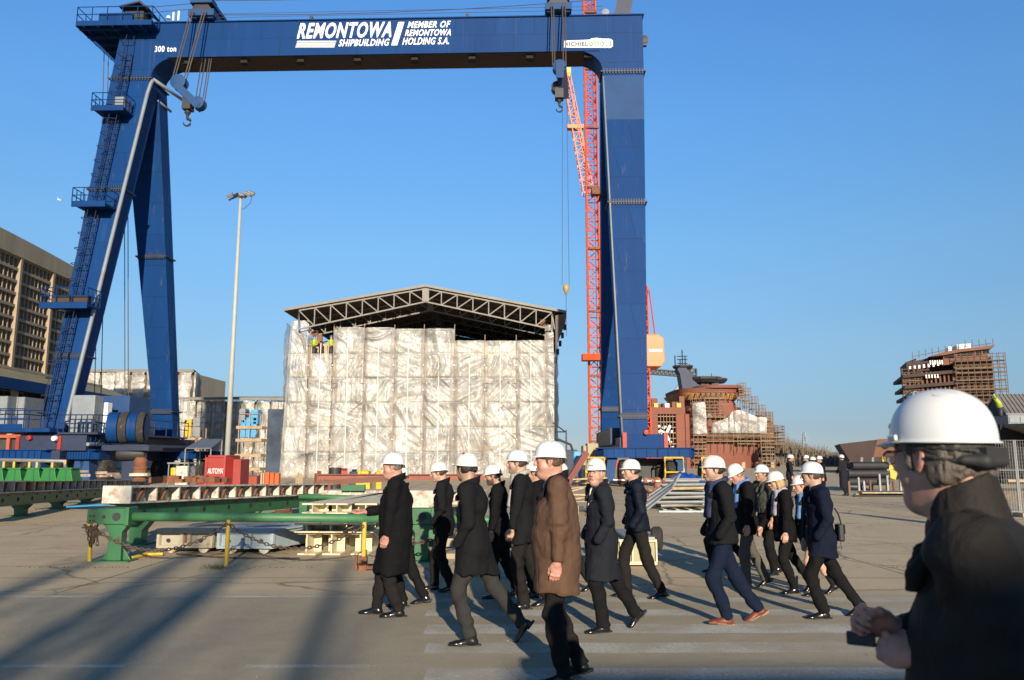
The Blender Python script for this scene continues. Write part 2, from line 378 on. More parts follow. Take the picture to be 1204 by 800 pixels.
def grit():
    rs = random.Random(77); b = MB()
    for i in range(1100):
        Y = 6.5 + 26 * rs.random() ** 1.3; x = gX(rs.uniform(-20, 1220), Y); r = rs.uniform(.002, .007) * (1 + Y / 14)
        if rs.random() < .5: x = round(x / 6) * 6 + rs.gauss(0, .12)
        b.lathe((x, Y, r * .3), [(0, -r * .5), (r, -r * .2), (r * .8, r * .35), (0, r * .5)], 5, axis=(rs.uniform(-.4, .4), rs.uniform(-.4, .4), 1))
    tag(b.build('grit', mat('grit_stone', (.22, .18, .13), .95, var=.5, scale=9)), 'scattered grit and crumbs of concrete over the yard', 'grit', kind='stuff')
    b = MB()
    for i in range(420):
        if i < 220: c = gp(253 + rs.gauss(0, 9), 668 + rs.gauss(0, 1.2))
        else:
            px = rs.choice([120, 330, 1000, 1060, 700, 60]); c = gp(px + rs.gauss(0, 22), 668 if px < 400 else rs.choice([615, 640, 668])); 
        a = rs.random() * 6.28; h = rs.uniform(.015, .05); d = Vector((math.cos(a), math.sin(a), 0)) * .006
        b.add([c - d, c + d, c + Vector((rs.uniform(-.03, .03), rs.uniform(-.03, .03), h))], [(0, 1, 2)])
    tag(b.build('weeds', mat('yard_weeds', (.07, .085, .03), .9, var=.4)), 'tufts of weeds in the cracks of the yard', 'weeds', kind='stuff')
grit()

# ------------------------------------------------------------------ gantry crane
def gantry():
    LX, LY = -29.8, 56.2; RX, RY = 9.9, 55.0
    ang = math.atan2(RY - LY, RX - LX); Lb = math.hypot(RX - LX, RY - LY)
    root = empty('gantry_crane', (LX, LY, 0), ang, 'giant blue gantry crane spanning the yard, its white lettering on the top beam', 'gantry crane')
    Mw = wmat(root)
    def W(x, y, z): return Mw @ Vector((x, y, z))
    def lo(p): return Mw.inverted() @ Vector(p)
    def part(mb, name, m, parent=root, **k):
        return mb.build(name, m, parent, world=False, **k)
    ZB, ZT, D = 32.2, 35.0, 2.3
    # beam
    b = MB()
    b.bx(0, Lb, 0, D, ZB, ZT)
    b.bx(-0.12, Lb + 0.12, -0.12, D + 0.12, ZT, ZT + 0.08)
    b.bx(3.3, Lb - 3.3, -0.06, D + 0.06, ZB - 0.06, ZB)
    for k in range(1, 13):
        x = Lb * k / 13; b.bx(x - 0.012, x + 0.012, -0.012, 0, ZB, ZT)
    beam_o = part(b, 'main_beam', M_blue)
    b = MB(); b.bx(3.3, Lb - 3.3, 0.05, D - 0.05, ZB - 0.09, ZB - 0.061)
    part(b, 'underside_shade', M_brown)  # dark sheet paints in the shade under the blue beam
    for k in range(8):
        b = MB(); x = 4.5 + 4.4 * k; b.bx(x, x + 0.5, 0.3, 0.7, ZB - 0.4, ZB - 0.09); b.bx(x - 0.05, x + 0.55, 0.2, 0.8, ZB - 0.44, ZB - 0.4)
        part(b, 'lower_lamp_bracket', M_black)
    # end blocks with curved knee
    zf = 30.6
    def knee(xa, xb, sgn, name):
        b = MB(); 
        r = 2.0
        pts = [(xa, zf), (xb, zf)]
        if sgn > 0:    # left end: fillet on its right
            pts = [(xa, zf), (xb, zf)] + [(xb + r * (1 - math.cos(t)), ZB - r * 0.8 * (1 - math.sin(t))) for t in [R(a) for a in range(0, 91, 10)]] + [(xa, ZB)]
        else:
            pts = [(xb, ZB), (xb, zf), (xa, zf)][::-1]
            pts = [(xa, zf), (xb, zf), (xb, ZB)] + [(xa - r * (1 - math.cos(t)), ZB - r * 0.8 * (1 - math.sin(t))) for t in [R(a) for a in range(90, -1, -10)]]
        b.prism([(x, 0.004, z) for x, z in pts], (0, D - 0.008, 0))
        return part(b, name, M_blue)
    lx0, lx1 = -0.95, 2.15
    rx0, rx1 = Lb - 3.1, Lb
    b = MB(); b.prism([(lx0, 0.004, zf), (0, 0.004, zf), (0, 0.004, ZT), (-0.35, 0.004, ZT)], (0, D - 0.008, 0)); part(b, 'beam_end', M_blue)
    knee(0, lx1, 1, 'beam_knee'); knee(rx0, rx1, -1, 'beam_knee')
    # legs (world coordinates of the feet)
    def leg(top, bot, ztop, zbot, seams, name='leg'):
        # top/bot = (x0,x1,y0,y1) local rings
        b = MB()
        def ring(q, z): return [(q[0], q[2], z), (q[1], q[2], z), (q[1], q[3], z), (q[0], q[3], z)]
        b.hexa(ring(bot, zbot) + ring(top, ztop))
        o = part(b, name, M_blue)
        for zs in seams:
            t = (zs - zbot) / (ztop - zbot); q = [bot[i] + (top[i] - bot[i]) * t for i in range(4)]
            f = MB(); f.bx(q[0] - .14, q[1] + .14, q[2] - .14, q[3] + .14, zs - 0.05, zs + 0.05)
            nb = 14
            for i in range(nb):
                x = q[0] + (q[1] - q[0]) * (i + .5) / nb
                f.bx(x - .05, x + .05, q[2] - .13, q[2] - .03, zs + 0.05, zs + 0.2); f.bx(x - .05, x + .05, q[2] - .13, q[2] - .03, zs - 0.2, zs - 0.05)
            f.build('bolted_flange', M_dblue, o, world=False)
        return o
    def q_at(top, bot, ztop, zbot, z):
        t = (z - zbot) / (ztop - zbot); return [bot[i] + (top[i] - bot[i]) * t for i in range(4)]
    def ly(x, Y): return Y - (LY + (RY - LY) * x / Lb)
    Lf_t, Lf_b = (lx0, lx1, 0.0, 1.5), (-0.6, 0.85, -5.2, -3.9)
    Lr_t, Lr_b = (lx0 + .2, lx1, 1.2, 2.6), (0.9, 2.4, 7.0, 8.3)
    Rf_t, Rf_b = (rx0, rx1, 0.0, 1.5), (rx0 + .35, rx1 - 1.1, -5.0, -3.8)
    Rr_t, Rr_b = (rx0, rx1, 1.2, 2.6), (rx0 + .2, rx1 - 1.3, 8.4, 9.7)
    lf = leg(Lf_t, Lf_b, zf, 3.4, (30.45, 21, 8.5)); lr = leg(Lr_t, Lr_b, zf, 3.2, (30.45, 17.5, 5.4))
    rf = leg(Rf_t, Rf_b, zf, 3.0, (30.45, 19.6, 4.4)); rr = leg(Rr_t, Rr_b, zf, 3.0, (22, 5.6))
    # faded repaint panel on the top of the right front leg
    b = MB(); q1 = q_at(Rf_t, Rf_b, zf, 3.0, 30.1); q2 = q_at(Rf_t, Rf_b, zf, 3.0, 26.3)
    b.hexa([(q2[0], q2[2] - .012, 26.3), (q2[1], q2[2] - .012, 26.3), (q2[1], q2[2] + .2, 26.3), (q2[0], q2[2] + .2, 26.3),
            (q1[0], q1[2] - .012, 30.1), (q1[1], q1[2] - .012, 30.1), (q1[1], q1[2] + .2, 30.1), (q1[0], q1[2] + .2, 30.1)])
    b.build('faded_panel', M_blue2, rf, world=False)
    # rain pipe down the inner edge of left front leg
    def edge(z, dx=0.1, dy=-0.1):
        q = q_at(Lf_t, Lf_b, zf, 3.4, z); return Vector((q[1] + dx, q[2] + dy, z))
    b = MB(); b.tube([edge(30.2, .3), edge(29.9, .18)] + [edge(z) for z in (29, 20, 12, 6, 4.1)] + [edge(3.8, .3, .1), edge(3.75, 1.4, .2)], 0.135, 10)
    part(b, 'rain_pipe', M_lgrey, smooth=True)
    b = MB(); b.tube([edge(30.3, .3, -.1), edge(30.3, .3, 0) + Vector((1.0, 2.9, -.3))], 0.13, 8); part(b, 'rain_pipe', M_lgrey, smooth=True)
    b = MB(); b.tube([(lx1 - .2, 1.2, 29.4), (lx1 + .3, 2.9, 29.1)], 0.10, 8); part(b, 'rain_pipe', M_lgrey, smooth=True)
    b = MB()
    q = lambda z, f=0.03, dy=-.06: Vector((q_at(Rf_t, Rf_b, zf, 3.0, z)[0] + f, q_at(Rf_t, Rf_b, zf, 3.0, z)[2] + dy, z))
    b.tube([q(30), q(20), q(10), q(3.1)], 0.07, 6); part(b, 'cable_duct', M_lgrey, smooth=True)
    # ladder with hoops on left front leg
    def lp(z, fx, dy):
        qq = q_at(Lf_t, Lf_b, zf, 3.4, z); return Vector((qq[0] + (qq[1] - qq[0]) * fx, qq[2] + dy, z))
    b = MB()
    for s in (-.25, .25):
        b.tube([lp(z, .42, -.35) + Vector((s, 0, 0)) for z in (3.6, 12, 21, 30.4, 34.8)], 0.04, 5)
    z = 3.8
    while z < 34.6:
        zz = min(z, 34); p = lp(z, .42, -.35) ; b.tube([p + Vector((-.25, 0, 0)), p + Vector((.25, 0, 0))], 0.025, 4); z += 0.42
    part(b, 'ladder', M_dblue)
    b = MB(); z = 4.6; k = 0
    while z < 34.5:
        p = lp(z, .42, -.35)
        b.tube([p + Vector((-.25 - (.35) * math.sin(R(t)), -.8 * (1 - math.cos(R(t))) / 2, 0)) if t < 180 else p for t in range(0, 181, 30)][:-1] + [p + Vector((-.1, -.75, 0)), p + Vector((.4, -.6, 0)), p + Vector((.25, 0, 0))], 0.03, 4)
        z += 1.15
    for s, yy in ((-.45, -.35), (-.1, -.75), (.4, -.6)):
        b.tube([lp(z, .42, -.35) + Vector((s, yy, 0)) for z in (4.6, 12, 21, 30.4, 34.6)], 0.022, 4)
    part(b, 'ladder_cage', M_dblue)
    # landings
    def railing(b, x0, x1, y0, y1, z, h=1.1, n=4, sides='flr'):
        segs = []
        if 'f' in sides: segs.append(((x0, y0), (x1, y0)))
        if 'l' in sides: segs.append(((x0, y0), (x0, y1)))
        if 'r' in sides: segs.append(((x1, y0), (x1, y1)))
        if 'b' in sides: segs.append(((x0, y1), (x1, y1)))
        for (a, c) in segs:
            for hh in (h, h * .5): b.tube([(a[0], a[1], z + hh), (c[0], c[1], z + hh)], 0.035, 5)
            m = max(1, int(n))
            for i in range(m + 1):
                x = a[0] + (c[0] - a[0]) * i / m; y = a[1] + (c[1] - a[1]) * i / m
                b.tube([(x, y, z), (x, y, z + h)], 0.035, 5)
    for zz, cab in ((27.2, 1), (19.4, 0), (11.9, 2)):
        qq = q_at(Lf_t, Lf_b, zf, 3.4, zz); x0 = qq[0] - .1 if cab != 2 else qq[0] - .9; x1 = qq[0] + 2.3 if cab != 2 else qq[1] + .4
        l = MB(); l.bx(x0, x1, qq[2] - 1.5, qq[2] - .02, zz - .12, zz)
        l.bx(x0, x1, qq[2] - 1.52, qq[2] - 1.46, zz - .3, zz + .12)
        o = part(l, 'landing', M_blue)
        r = MB(); railing(r, x0, x1, qq[2] - 1.48, qq[2], zz, n=3); r.build('railing', M_blue, o, world=False)
        if cab == 1:
            c = MB(); c.bx(x1 - .9, x1 - .1, qq[2] - 1.2, qq[2] - .2, zz, zz + .9); c.build('cabinet', M_lgrey, o, world=False)
        if cab == 2:
            c = MB(); c.bx(x0 + .7, x0 + 1.9, qq[2] - 1.3, qq[2] - .9, zz + .05, zz + .55); c.bx(x0 + 2.1, x0 + 3.2, qq[2] - 1.3, qq[2] - .9, zz + .05, zz + .6); c.build('floodlight', M_brown, o, world=False)
    # top platform at the left end with brace
    p = MB(); px0, px1, py0, py1, pz = -3.2, 2.6, -1.3, 4.2, ZT - .55
    p.bx(px0, px1, py0, py1, pz - .15, pz); p.bx(px0, px1, py0 - .06, py0, pz - .35, pz + .05); p.bx(px0 - .06, px0, py0, py1, pz - .35, pz + .05)
    for i in range(6):
        y = py0 + .4 + i * 1.1; p.bx(px0, 0, y, y + .15, pz - .45, pz - .15)
    for i in range(5):
        x = px0 + .5 + i * 1.1; p.bx(x, x + .12, py0, -0.02, pz - .4, pz - .15)
    plat = part(p, 'top_platform', M_blue)
    r = MB(); railing(r, px0, px1, py0, py1, pz, 1.2, 5, 'flrb'); r.build('railing', M_blue, plat, world=False)
    r = MB(); r.beam((px0 + .1, 0.2, pz - .3), (lx0 + .5, .2, 31.6), .16); r.beam((px0 + .1, D, pz - .3), (lx0 + .5, D, 31.6), .16); 
    for t in (.25, .5, .75):
        a = Vector((px0 + .1, .2, pz - .3)).lerp(Vector((lx0 + .5, .2, 31.6)), t); r.beam(a, a + Vector((0, D, 0)), .1)
    r.build('brace', M_blue, plat, world=False)
    r = MB(); r.bx(-1.6, 1.0, -1.2, 1.2, pz, pz + .75); r.build('machine_box', M_blue, plat, world=False, bevel=.04)
    r = MB(); r.bx(.2, 1.7, -.9, .9, pz, pz + 1.1); r.prism([(-.1, -1.2, pz + 1.35), (1.5, -1.2, pz + 1.75), (2.2, -1.2, pz + 1.15), (2.1, -1.2, pz + 1.05), (1.45, -1.2, pz + 1.6), (-.1, -1.2, pz + 1.25)], (0, 2.2, 0)); r.build('machine_hood', M_dark, plat, world=False)
    r = MB(); r.lathe((3.3, -.2, ZT + .35), [(0, -.14), (.14, -.1), (.16, 0), (.1, .12), (0, .14)], 10); r.bx(3.6, 3.72, -.2, -.08, ZT + .1, ZT + .8); r.bx(4.0, 4.12, -.2, -.08, ZT + .1, ZT + .9); r.build('lamp', M_white, plat, world=False)
    # top handrail ropes
    b = MB()
    for (z0, z1, y) in ((ZT + 2.1, ZT + 3.2, 0.4), (ZT + 1.5, ZT + 2.4, 1.4)):
        pts = []
        for i in range(25):
            t = i / 24; pts.append((5.6 + (Lb - 6.5) * t, y, z0 + (z1 - z0) * t - 0.9 * 4 * t * (1 - t) * .5))
        b.tube(pts, 0.03, 4)
    for z0 in (ZT + .45, ZT + .75): b.tube([(5.6, 0.1, z0), (Lb - 3, 0.1, z0 + .1)], 0.02, 4)
    b.tube([(-.5, 0, ZT + 1.2), (5, 0, ZT + 1.6)], .03, 4); b.tube([(-.5, .4, ZT + 1.0), (5, .4, ZT + 1.4)], .03, 4)
    part(b, 'trolley_rope', M_rope)
    for px in (364, 549): 
        b = MB(); x = lo(at(px, 20, 55.5)).x; b.bx(x - .12, x + .12, .1, .4, ZT + .08, ZT + .45); part(b, 'beacon', M_dark)
    # boom stub standing on the right end
    b = MB(); b.bx(Lb - 2.5, Lb - .6, .3, D - .3, ZT + .08, ZT + .4); part(b, 'winch_seat', M_dblue)
    b = MB(); b.beam((Lb - 1.5, D / 2, ZT + .3), (Lb - .6, D / 2, ZT + 4.4), .6, 1.2); part(b, 'stay_arm', M_dblue)
    b = MB(); b.lathe((Lb - 2.75, .6, ZT + .5), [(0, -.3), (.3, -.25), (.3, .25), (0, .3)], 12, axis=(0, 1, 0)); part(b, 'sheave', M_lgrey)
    b = MB(); b.lathe((Lb + .1, .2, 33.1), [(0, -.2), (.32, -.15), (.32, .15), (0, .2)], 12, axis=(0, 1, 0)); b.bx(Lb, Lb + .3, .1, .4, 32.6, 33.4); part(b, 'limit_switch', M_dark)
    # trolleys with ropes and hook blocks
    def trolley(px):
        x = lo(at(px, 20, 54)).x
        t = MB(); t.bx(x - 1.0, x + 1.0, -.7, D + .5, ZT + .2, ZT + .75)
        for s in (-.75, .55): t.bx(x + s - .12, x + s + .35, -.5, -.2, ZT + .09, ZT + .2)
        o = part(t, 'trolley', M_blue2, bevel=.03)
        u = MB(); u.prism([(x - .8, -.6, ZT + .75), (x + .8, -.6, ZT + .75), (x + .45, -.6, ZT + 1.2), (x - .5, -.6, ZT + 1.2)], (0, D + 1.0, 0)); u.build('winch_housing', M_dark, o, world=False)
        u = MB(); u.bx(x - .85, x + .85, -.8, D, ZT + 1.2, ZT + 1.5); u.bx(x - .3, x + .5, -.4, 1, ZT + 1.5, ZT + 2.1); u.build('winch_roof', M_blue2, o, world=False)
        return x
    xl = trolley(226); xr = trolley(657)
    def sheave(b, c, r, w=.5):
        b.lathe(c, [(0, -w), (r * .5, -w), (r, -w * .8), (r * .86, -w * .2), (r * .86, w * .2), (r, w * .8), (r * .5, w), (0, w)], 22, axis=(0, 1, 0))
    def hook(b, c, s=1.0):
        c = Vector(c)
        b.lathe(c, [(0.05, 0), (.2 * s, -.1 * s), (.24 * s, -.35 * s), (.12 * s, -.5 * s), (.1 * s, -.8 * s)], 12)
        pts = [c + Vector((.30 * s * math.sin(R(t)), 0, -1.12 * s + .30 * s * math.cos(R(t)))) for t in range(0, 271, 30)]
        b.tube(pts, .13 * s, 8, r2=.05 * s)
    # left hook block: tilted beam with two sheaves
    c1 = lo(at(211, 98, 53.2)); c2 = lo(at(234, 124, 53.2)); 
    blk = MB(); blk.beam(c1 + Vector((-.1, 0, -.25)), c2 + Vector((.1, 0, -.2)), .55, .8, up=(0, 1, 0))
    ho = part(blk, 'hook_block', M_blue2, bevel=.03)
    for c in (c1, c2 + Vector((.0, 0, .1))):
        u = MB(); sheave(u, c, .56 if c is c1 else .46, .38); u.build('sheave', M_blue2, ho, world=False, auto=True)
    u = MB(); cm = lo(at(221, 127, 53.2)); u.bx(cm.x - .3, cm.x + .3, cm.y - .35, cm.y + .35, cm.z - .2, cm.z + .7); hook(u, cm + Vector((0, 0, -.1)), .9); u.build('hook', M_dark, ho, world=False, auto=True)
    r = MB()
    for dx in (-.62, -.42, .35, .55):
        r.tube([(xl + dx + .0, -1.0, ZT + .5), (c1.x + dx * .9, c1.y, c1.z + .3)], .045, 5)
    for px in (232, 236, 240.5, 243):
        q0 = lo(at(px - 1, 84, 57)); q1 = lo(at(px - 2.5, 120, 53.3)); r.tube([(q0.x, 2.4, 36), (q1.x, q1.y, q1.z)], .04, 5)
    part(r, 'hoist_ropes', M_rope)
    c1 = lo(at(658, 80, 52.8)); c2 = lo(at(655, 104, 53.6))
    blk = MB(); blk.beam(c1 + Vector((.1, -.1, .1)), c2 + Vector((.5, .4, -.6)), .7, .8, up=(0, 1, 0))
    ho = part(blk, 'hook_block', M_dblue, bevel=.03)
    u = MB(); sheave(u, c1, .5, .4); u.bx(c1.x - .28, c1.x + .28, c1.y - .5, c1.y - .43, c1.z - 1.0, c1.z + .3); u.build('sheave', M_blue2, ho, world=False, auto=True)
    u = MB(); sheave(u, c2, .42, .4); u.build('sheave', M_dark, ho, world=False, auto=True)
    u = MB(); cm = lo(at(657.5, 114, 53.2)); u.bx(cm.x - .3, cm.x + .3, cm.y - .35, cm.y + .35, cm.z - .2, cm.z + .5); hook(u, cm + Vector((0, 0, -.1)), .75); u.build('hook', M_dark, ho, world=False, auto=True)
    r = MB()
    for dx in (-.55, -.38, .30, .5): r.tube([(xr + dx, -1.0, ZT + .5), (c1.x + dx * .9, c1.y, c1.z + .2)], .045, 5)
    part(r, 'hoist_ropes', M_rope)
    # hanging service cables at the left
    r = MB()
    for px0, px1 in ((123, 110), (128, 118), (146, 147), (150, 151)):
        a = lo(at(px0, 45, 58)); c = lo(at(px1, 500, 57)); r.tube([a, c], .035, 4)
    part(r, 'service_cable', M_rope)
    # ---- lower structure, left
    sill = MB(); sill.bx(-1.3, 3.0, -6.2, 9.6, 2.2, 3.2); sill.bx(-.3, 1.6, -6.6, 9.9, 1.5, 2.2)
    so = part(sill, 'sill_beam', M_dblue)
    r = MB(); r.tube([(3.1, -6.2, 2.6), (3.1, 9, 2.6)], .12, 8); r.tube([(3.1, -1, 2.6), (3.1, -1, 1.2)], .1, 8); r.build('pipe_run', M_lgrey, so, world=False)
    fp = MB(); fp.bx(-3.9, 1.0, -6.9, -5.2, 3.35, 3.6); fo = part(fp, 'walkway', M_blue)
    r = MB(); railing(r, -3.9, -.7, -6.9, -5.2, 3.6, 1.2, 4, 'flb'); r.bx(-3.9, -.8, -6.92, -6.86, 3.5, 3.85); r.build('railing', M_blue, fo, world=False)
    fp = MB(); fp.bx(1.2, 3.8, -6.4, 6.5, 3.22, 3.34); fo = part(fp, 'walkway', M_dblue)
    r = MB(); railing(r, 1.2, 3.8, -6.4, 6.5, 3.34, 1.1, 7, 'fr'); r.build('railing', M_dblue, fo, world=False)
    for (x0, x1, y0, y1, h, m, nm) in ((1.5, 3.0, -5.6, -4.6, 2.4, M_lgrey, 'electric_cabinet'), (2.6, 3.2, -4.4, -3.8, 2.0, M_white, 'control_box'), (1.8, 3.7, -2.6, 0.3, 2.6, M_blue2, 'motor_house')):
        c = MB(); c.bx(x0, x1, y0, y1, 3.36, 3.36 + h); part(c, nm, m, bevel=.04)
    # hose reels
    for j, (y, r0) in enumerate(((-1.2, 1.35),)):
        dr = MB()
        ax0 = lo(at(143, 503, 51.5)); 
        cxx = ax0 + Vector((0, 0, 0)); L = 4.1
        prof = [(0, -.9), (1.2, -.9), (1.2, -.1), (.7, 0), (.7, .6), (1.15, .62), (1.15, 1.3), (.7, 1.32), (.7, 1.9), (1.0, 1.95), (0, 1.96)]
        prof = [(r_ * .84, h_ * .8) for r_, h_ in prof]; dr.lathe(cxx, prof, 28, axis=(1, .25, 0)); do = part(dr, 'rope_drum', M_blue, auto=True)
        for (h0, h1) in ((-.05, .6), (1.33, 1.9)):
            cc = MB(); h0 *= .8; h1 *= .8; cc.lathe(cxx, [(.55, h0), (1.0, h0 + .02), (1.06, (h0 + h1) / 2), (1.0, h1 - .02), (.55, h1)], 28, axis=(1, .25, 0)); cc.build('wound_hose', M_tyre, do, world=False, auto=True)
        st = MB(); st.bx(cxx.x - .9, cxx.x + 2.2, cxx.y - .6, cxx.y + 1.3, cxx.z - 1.5, cxx.z - 1.15); st.build('drum_stand', M_dblue, do, world=False)
        cg = MB(); railing(cg, cxx.x - 2.2, cxx.x - 1.0, cxx.y - 1.2, cxx.y + .6, cxx.z - 1.2, 1.5, 4, 'flrb'); cg.build('railing', M_blue, do, world=False)
    # bogies
    def wheel(c, r=.78, w=.55, gold=False):
        c = Vector(c)
        t = MB(); t.lathe(c, [(r * .45, -w / 2), (r * .8, -w / 2), (r, -w * .32), (r, w * .32), (r * .8, w / 2), (r * .45, w / 2)], 30, axis=(1, 0.0, 0))
        for k in range(20):
            a = 2 * math.pi * k / 20
            for s in (-1, 1):
                t.box(c + Vector((s * w * .18, math.cos(a + s * .08) * r, math.sin(a + s * .08) * r)), (w * .3, .09, .09), 0, M=Matrix.Rotation(a + math.pi / 2, 3, 'X'))
        to = part(t, 'wheel', M_tyre, auto=False)
        h = MB(); h.lathe(c, [(0, -w * .42), (r * .2, -w * .42), (r * .24, -w * .3), (r * .42, -w * .34), (r * .46, -w * .5), (r * .46, w * .5), (r * .42, w * .34), (r * .24, w * .3), (r * .2, w * .42), (0, w * .42)], 22, axis=(1, 0, 0)); h.build('rim', M_yellow if gold else M_dark, to, world=False)
        return to
    def bogie(cx, cy, w, zt=2.2, big=True):
        t = MB()
        n = 18; prof = []
        t.prism([(cx - w / 2, cy - .9, zt - .55), (cx - w / 2 - .35, cy - .4, zt - .55), (cx - w / 2 - .35, cy + .9, zt - .55), (cx + w / 2 + .35, cy + .9, zt - .55), (cx + w / 2 + .35, cy - .4, zt - .55), (cx + w / 2, cy - .9, zt - .55)], (0, 0, .55))
        for i in range(9):
            x = cx - w / 2 + w * i / 8; t.bx(x - .03, x + .03, cy - .97, cy - .9, zt - .52, zt - .03)
        t.bx(cx - w / 2 - .4, cx + w / 2 + .4, cy - 1.0, cy + .95, zt, zt + .06)
        o = part(t, 'bogie_frame', M_blue)
        for s in (-1, 1):
            u = MB(); u.prism([(cx + s * (w / 2 - .55) - .3, cy - .5, zt - .55), (cx + s * (w / 2 - .55) + .3, cy - .5, zt - .55), (cx + s * (w / 2 - .35) + .25, cy - .5, .35), (cx + s * (w / 2 - .35) - .25, cy - .5, .35)], (0, 1.0, 0))
            u.build('bogie_fork', M_blue2, o, world=False)
        return o
    # left front
    bogie(-.9, -6.2, 3.2); bogie(2.4, -5.0, 1.4)
    for (x, y, g) in ((-3.0, -6.6, 0), (-1.6, -6.3, 0), (-.5, -6.3, 0), (1.5, -6.4, 0), (3.9, -5.2, 1)):
        wheel((x, y, .78), gold=bool(g))
    u = MB(); u.lathe((4.3, -4.8, 2.0), [(0, -.1), (.35, 0), (.42, .2), (.42, 1.5), (.35, 1.7), (0, 1.8)], 18, axis=(1, .2, 0)); part(u, 'air_tank', M_dark, auto=True)
    u = MB(); u.bx(-1.0, 1.1, -6.0, -5.4, 2.26, 3.4); part(u, 'front_panel', M_blue, bevel=.03)
    for x in (-1.5, 1.2):
        u = MB(); u.bx(x, x + .22, -6.3, -5.9, 2.26, 3.1); part(u, 'red_post', M_redp)
    u = MB(); u.lathe((-.6, -6.25, 3.0), [(0, 0), (.18, .02), (.15, .2), (0, .22)], 10, axis=(0, -1, 0)); part(u, 'warning_lamp', M_redp, auto=True)
    u = MB(); u.lathe((1.1, -6.4, 2.95), [(0, 0), (.18, .02), (.15, .2), (0, .22)], 10, axis=(0, -1, 0)); part(u, 'warning_lamp', M_white, auto=True)
    u = MB(); qa = lo(Vector((gX(143, 51.5, 1), 51.5, 0))); qb = lo(Vector((gX(171, 51.5, 1), 51.5, 0))); u.bx(qa.x, qb.x, qa.y, qa.y + .12, .1, 2.6); part(u, 'side_plate', M_dblue)
    bogie(2.4, 8.0, 2.6); bogie(5.2, 8.2, 1.2)
    for x, y in ((1.2, 7.2), (3.4, 7.2), (4.6, 7.6)): wheel((x, y, .78))
    # right lower structure
    cx = Lb - 1.7
    sill = MB(); sill.bx(cx - 1.3, cx + .8, -6.0, 10.5, 2.2, 3.0); sill.bx(cx - 1.6, cx - .2, -3.0, 9.0, 2.6, 3.7); part(sill, 'sill_beam', M_dblue)
    u = MB(); u.bx(cx - .9, cx + 1.4, -6.2, -5.2, 2.26, 3.2); part(u, 'front_panel', M_blue, bevel=.03)
    for x in (cx - 1.15, cx + 1.4):
        u = MB(); u.bx(x, x + .25, -6.3, -5.9, 2.26, 3.3); part(u, 'red_post', M_redp)
    u = MB(); u.lathe((cx + .3, -6.25, 3.3), [(0, 0), (.2, .02), (.15, .2), (0, .22)], 10, axis=(0, -1, 0)); part(u, 'warning_lamp', M_redp, auto=True)
    bogie(cx + .2, -6.4, 5.2, 2.3)
    u = MB(); u.bx(cx - .6, cx + 1.5, -5.6, -4.6, .5, 1.7); part(u, 'gearbox', M_dark)
    for x, y in ((cx - 3.1, -7.0), (cx - 1.2, -6.3), (cx + 1.6, -6.9), (cx + 3.7, -6.7), (cx + 1.2, -5.2)): wheel((x, y, .78))
    for x in (cx - 3.0, cx + 1.7, cx + 3.9):
        g = MB(); y = -8.0
        for s in (-.55, .55): g.tube([(x + s, y + .5, .2), (x + s, y, .9), (x + s, y + .1, 1.75)], .06, 6)
        g.tube([(x - .55, y + .1, 1.75), (x + .55, y + .1, 1.75)], .06, 6); g.tube([(x - .55, y, .9), (x + .55, y, .9)], .05, 6); g.tube([(x - .55, y + .1, 1.75), (x - .55, y + .9, 1.7)], .05, 6)
        part(g, 'wheel_guard', M_yellow)
    for x, y in ((cx - .8, 9), (cx + .6, 9)): wheel((x, y, .78))
    # lettering
    uxw = (Mw.to_3x3() @ Vector((1, 0, 0))); uzw = Vector((0, 0, 1))
    def txt(words, x0, x1, y0, y1, sh, bold, m=M_white, nm='lettering'):
        def P(px, py):
            # intersect the ray with the beam's front plane
            a = lo(at(px, py, 10)); c = lo(cam.location); d = a - c; t = (-0.0 - c.y) / d.y; return c + d * t
        a = P(x0, y1); bb = P(x1, y1); t = P(x0, y0)
        attach_text(nm, words, m, root, W(a.x, 0, a.z), uxw, uzw, bb.x - a.x, t.z - a.z, sh, bold, spacing=1.12)
    txt('REMONTOWA', 349, 460, 27.5, 46, .32, .03); txt('SHIPBUILDING', 398, 458, 46.8, 55, .32, .024)
    txt('MEMBER OF', 479, 530, 25.6, 33.4, .32, .024); txt('REMONTOWA', 476, 530, 35.3, 43, .32, .024); txt('HOLDING S.A.', 473, 528, 44.8, 53.2, .32, .024)
    txt('300 ton', 182, 207, 54.5, 61.5, 0, .012)
    def quad(pts, m, nm, d=.02):
        c = lo(cam.location); vs = []
        for px, py in pts:
            a = lo(at(px, py, 10)); dd = a - c; t = -c.y / dd.y; p = c + dd * t; vs.append((p.x, 0.003, p.z))
        b = MB(); b.prism(vs, (0, -d, 0)); part(b, nm, m)
    quad([(460, 53.6), (467, 53.6), (475.5, 26.2), (468.5, 26.2)], M_white, 'logo_stroke')
    for i in range(4):
        y = 48.4 + i * 2.15; k = (y - 48) * .32
        quad([(348.2 - k + 1, y + 1.1), (395 - k, y + 1.1), (396 - k, y), (349.2 - k + 1, y)], M_white, 'logo_line')
    pts = [(663, 56), (718, 56.5), (720.5, 54.5), (720.5, 48), (718, 46), (706, 45.6), (702, 44.8), (696, 45.4), (693, 47), (663.5, 48.2)]
    quad(pts, M_white, 'maker_plate', .012)
    txt('M', 664.5, 668, 49.3, 54.8, 0, .05, M_bgreen); txt('ICHIEL', 669, 691.5, 49.5, 54.8, 0, .045, M_dblue)
    txt('OTTO', 692.5, 710.5, 49, 54.8, 0, .05, M_bgreen); quad([(712, 54.8), (718.5, 54.8), (718.5, 48), (712, 48)], M_bgreen, 'maker_emblem', .018)
    quad([(713.2, 53.8), (717.3, 53.8), (717.3, 49), (713.2, 49)], M_white, 'maker_emblem', .022)
gantry()
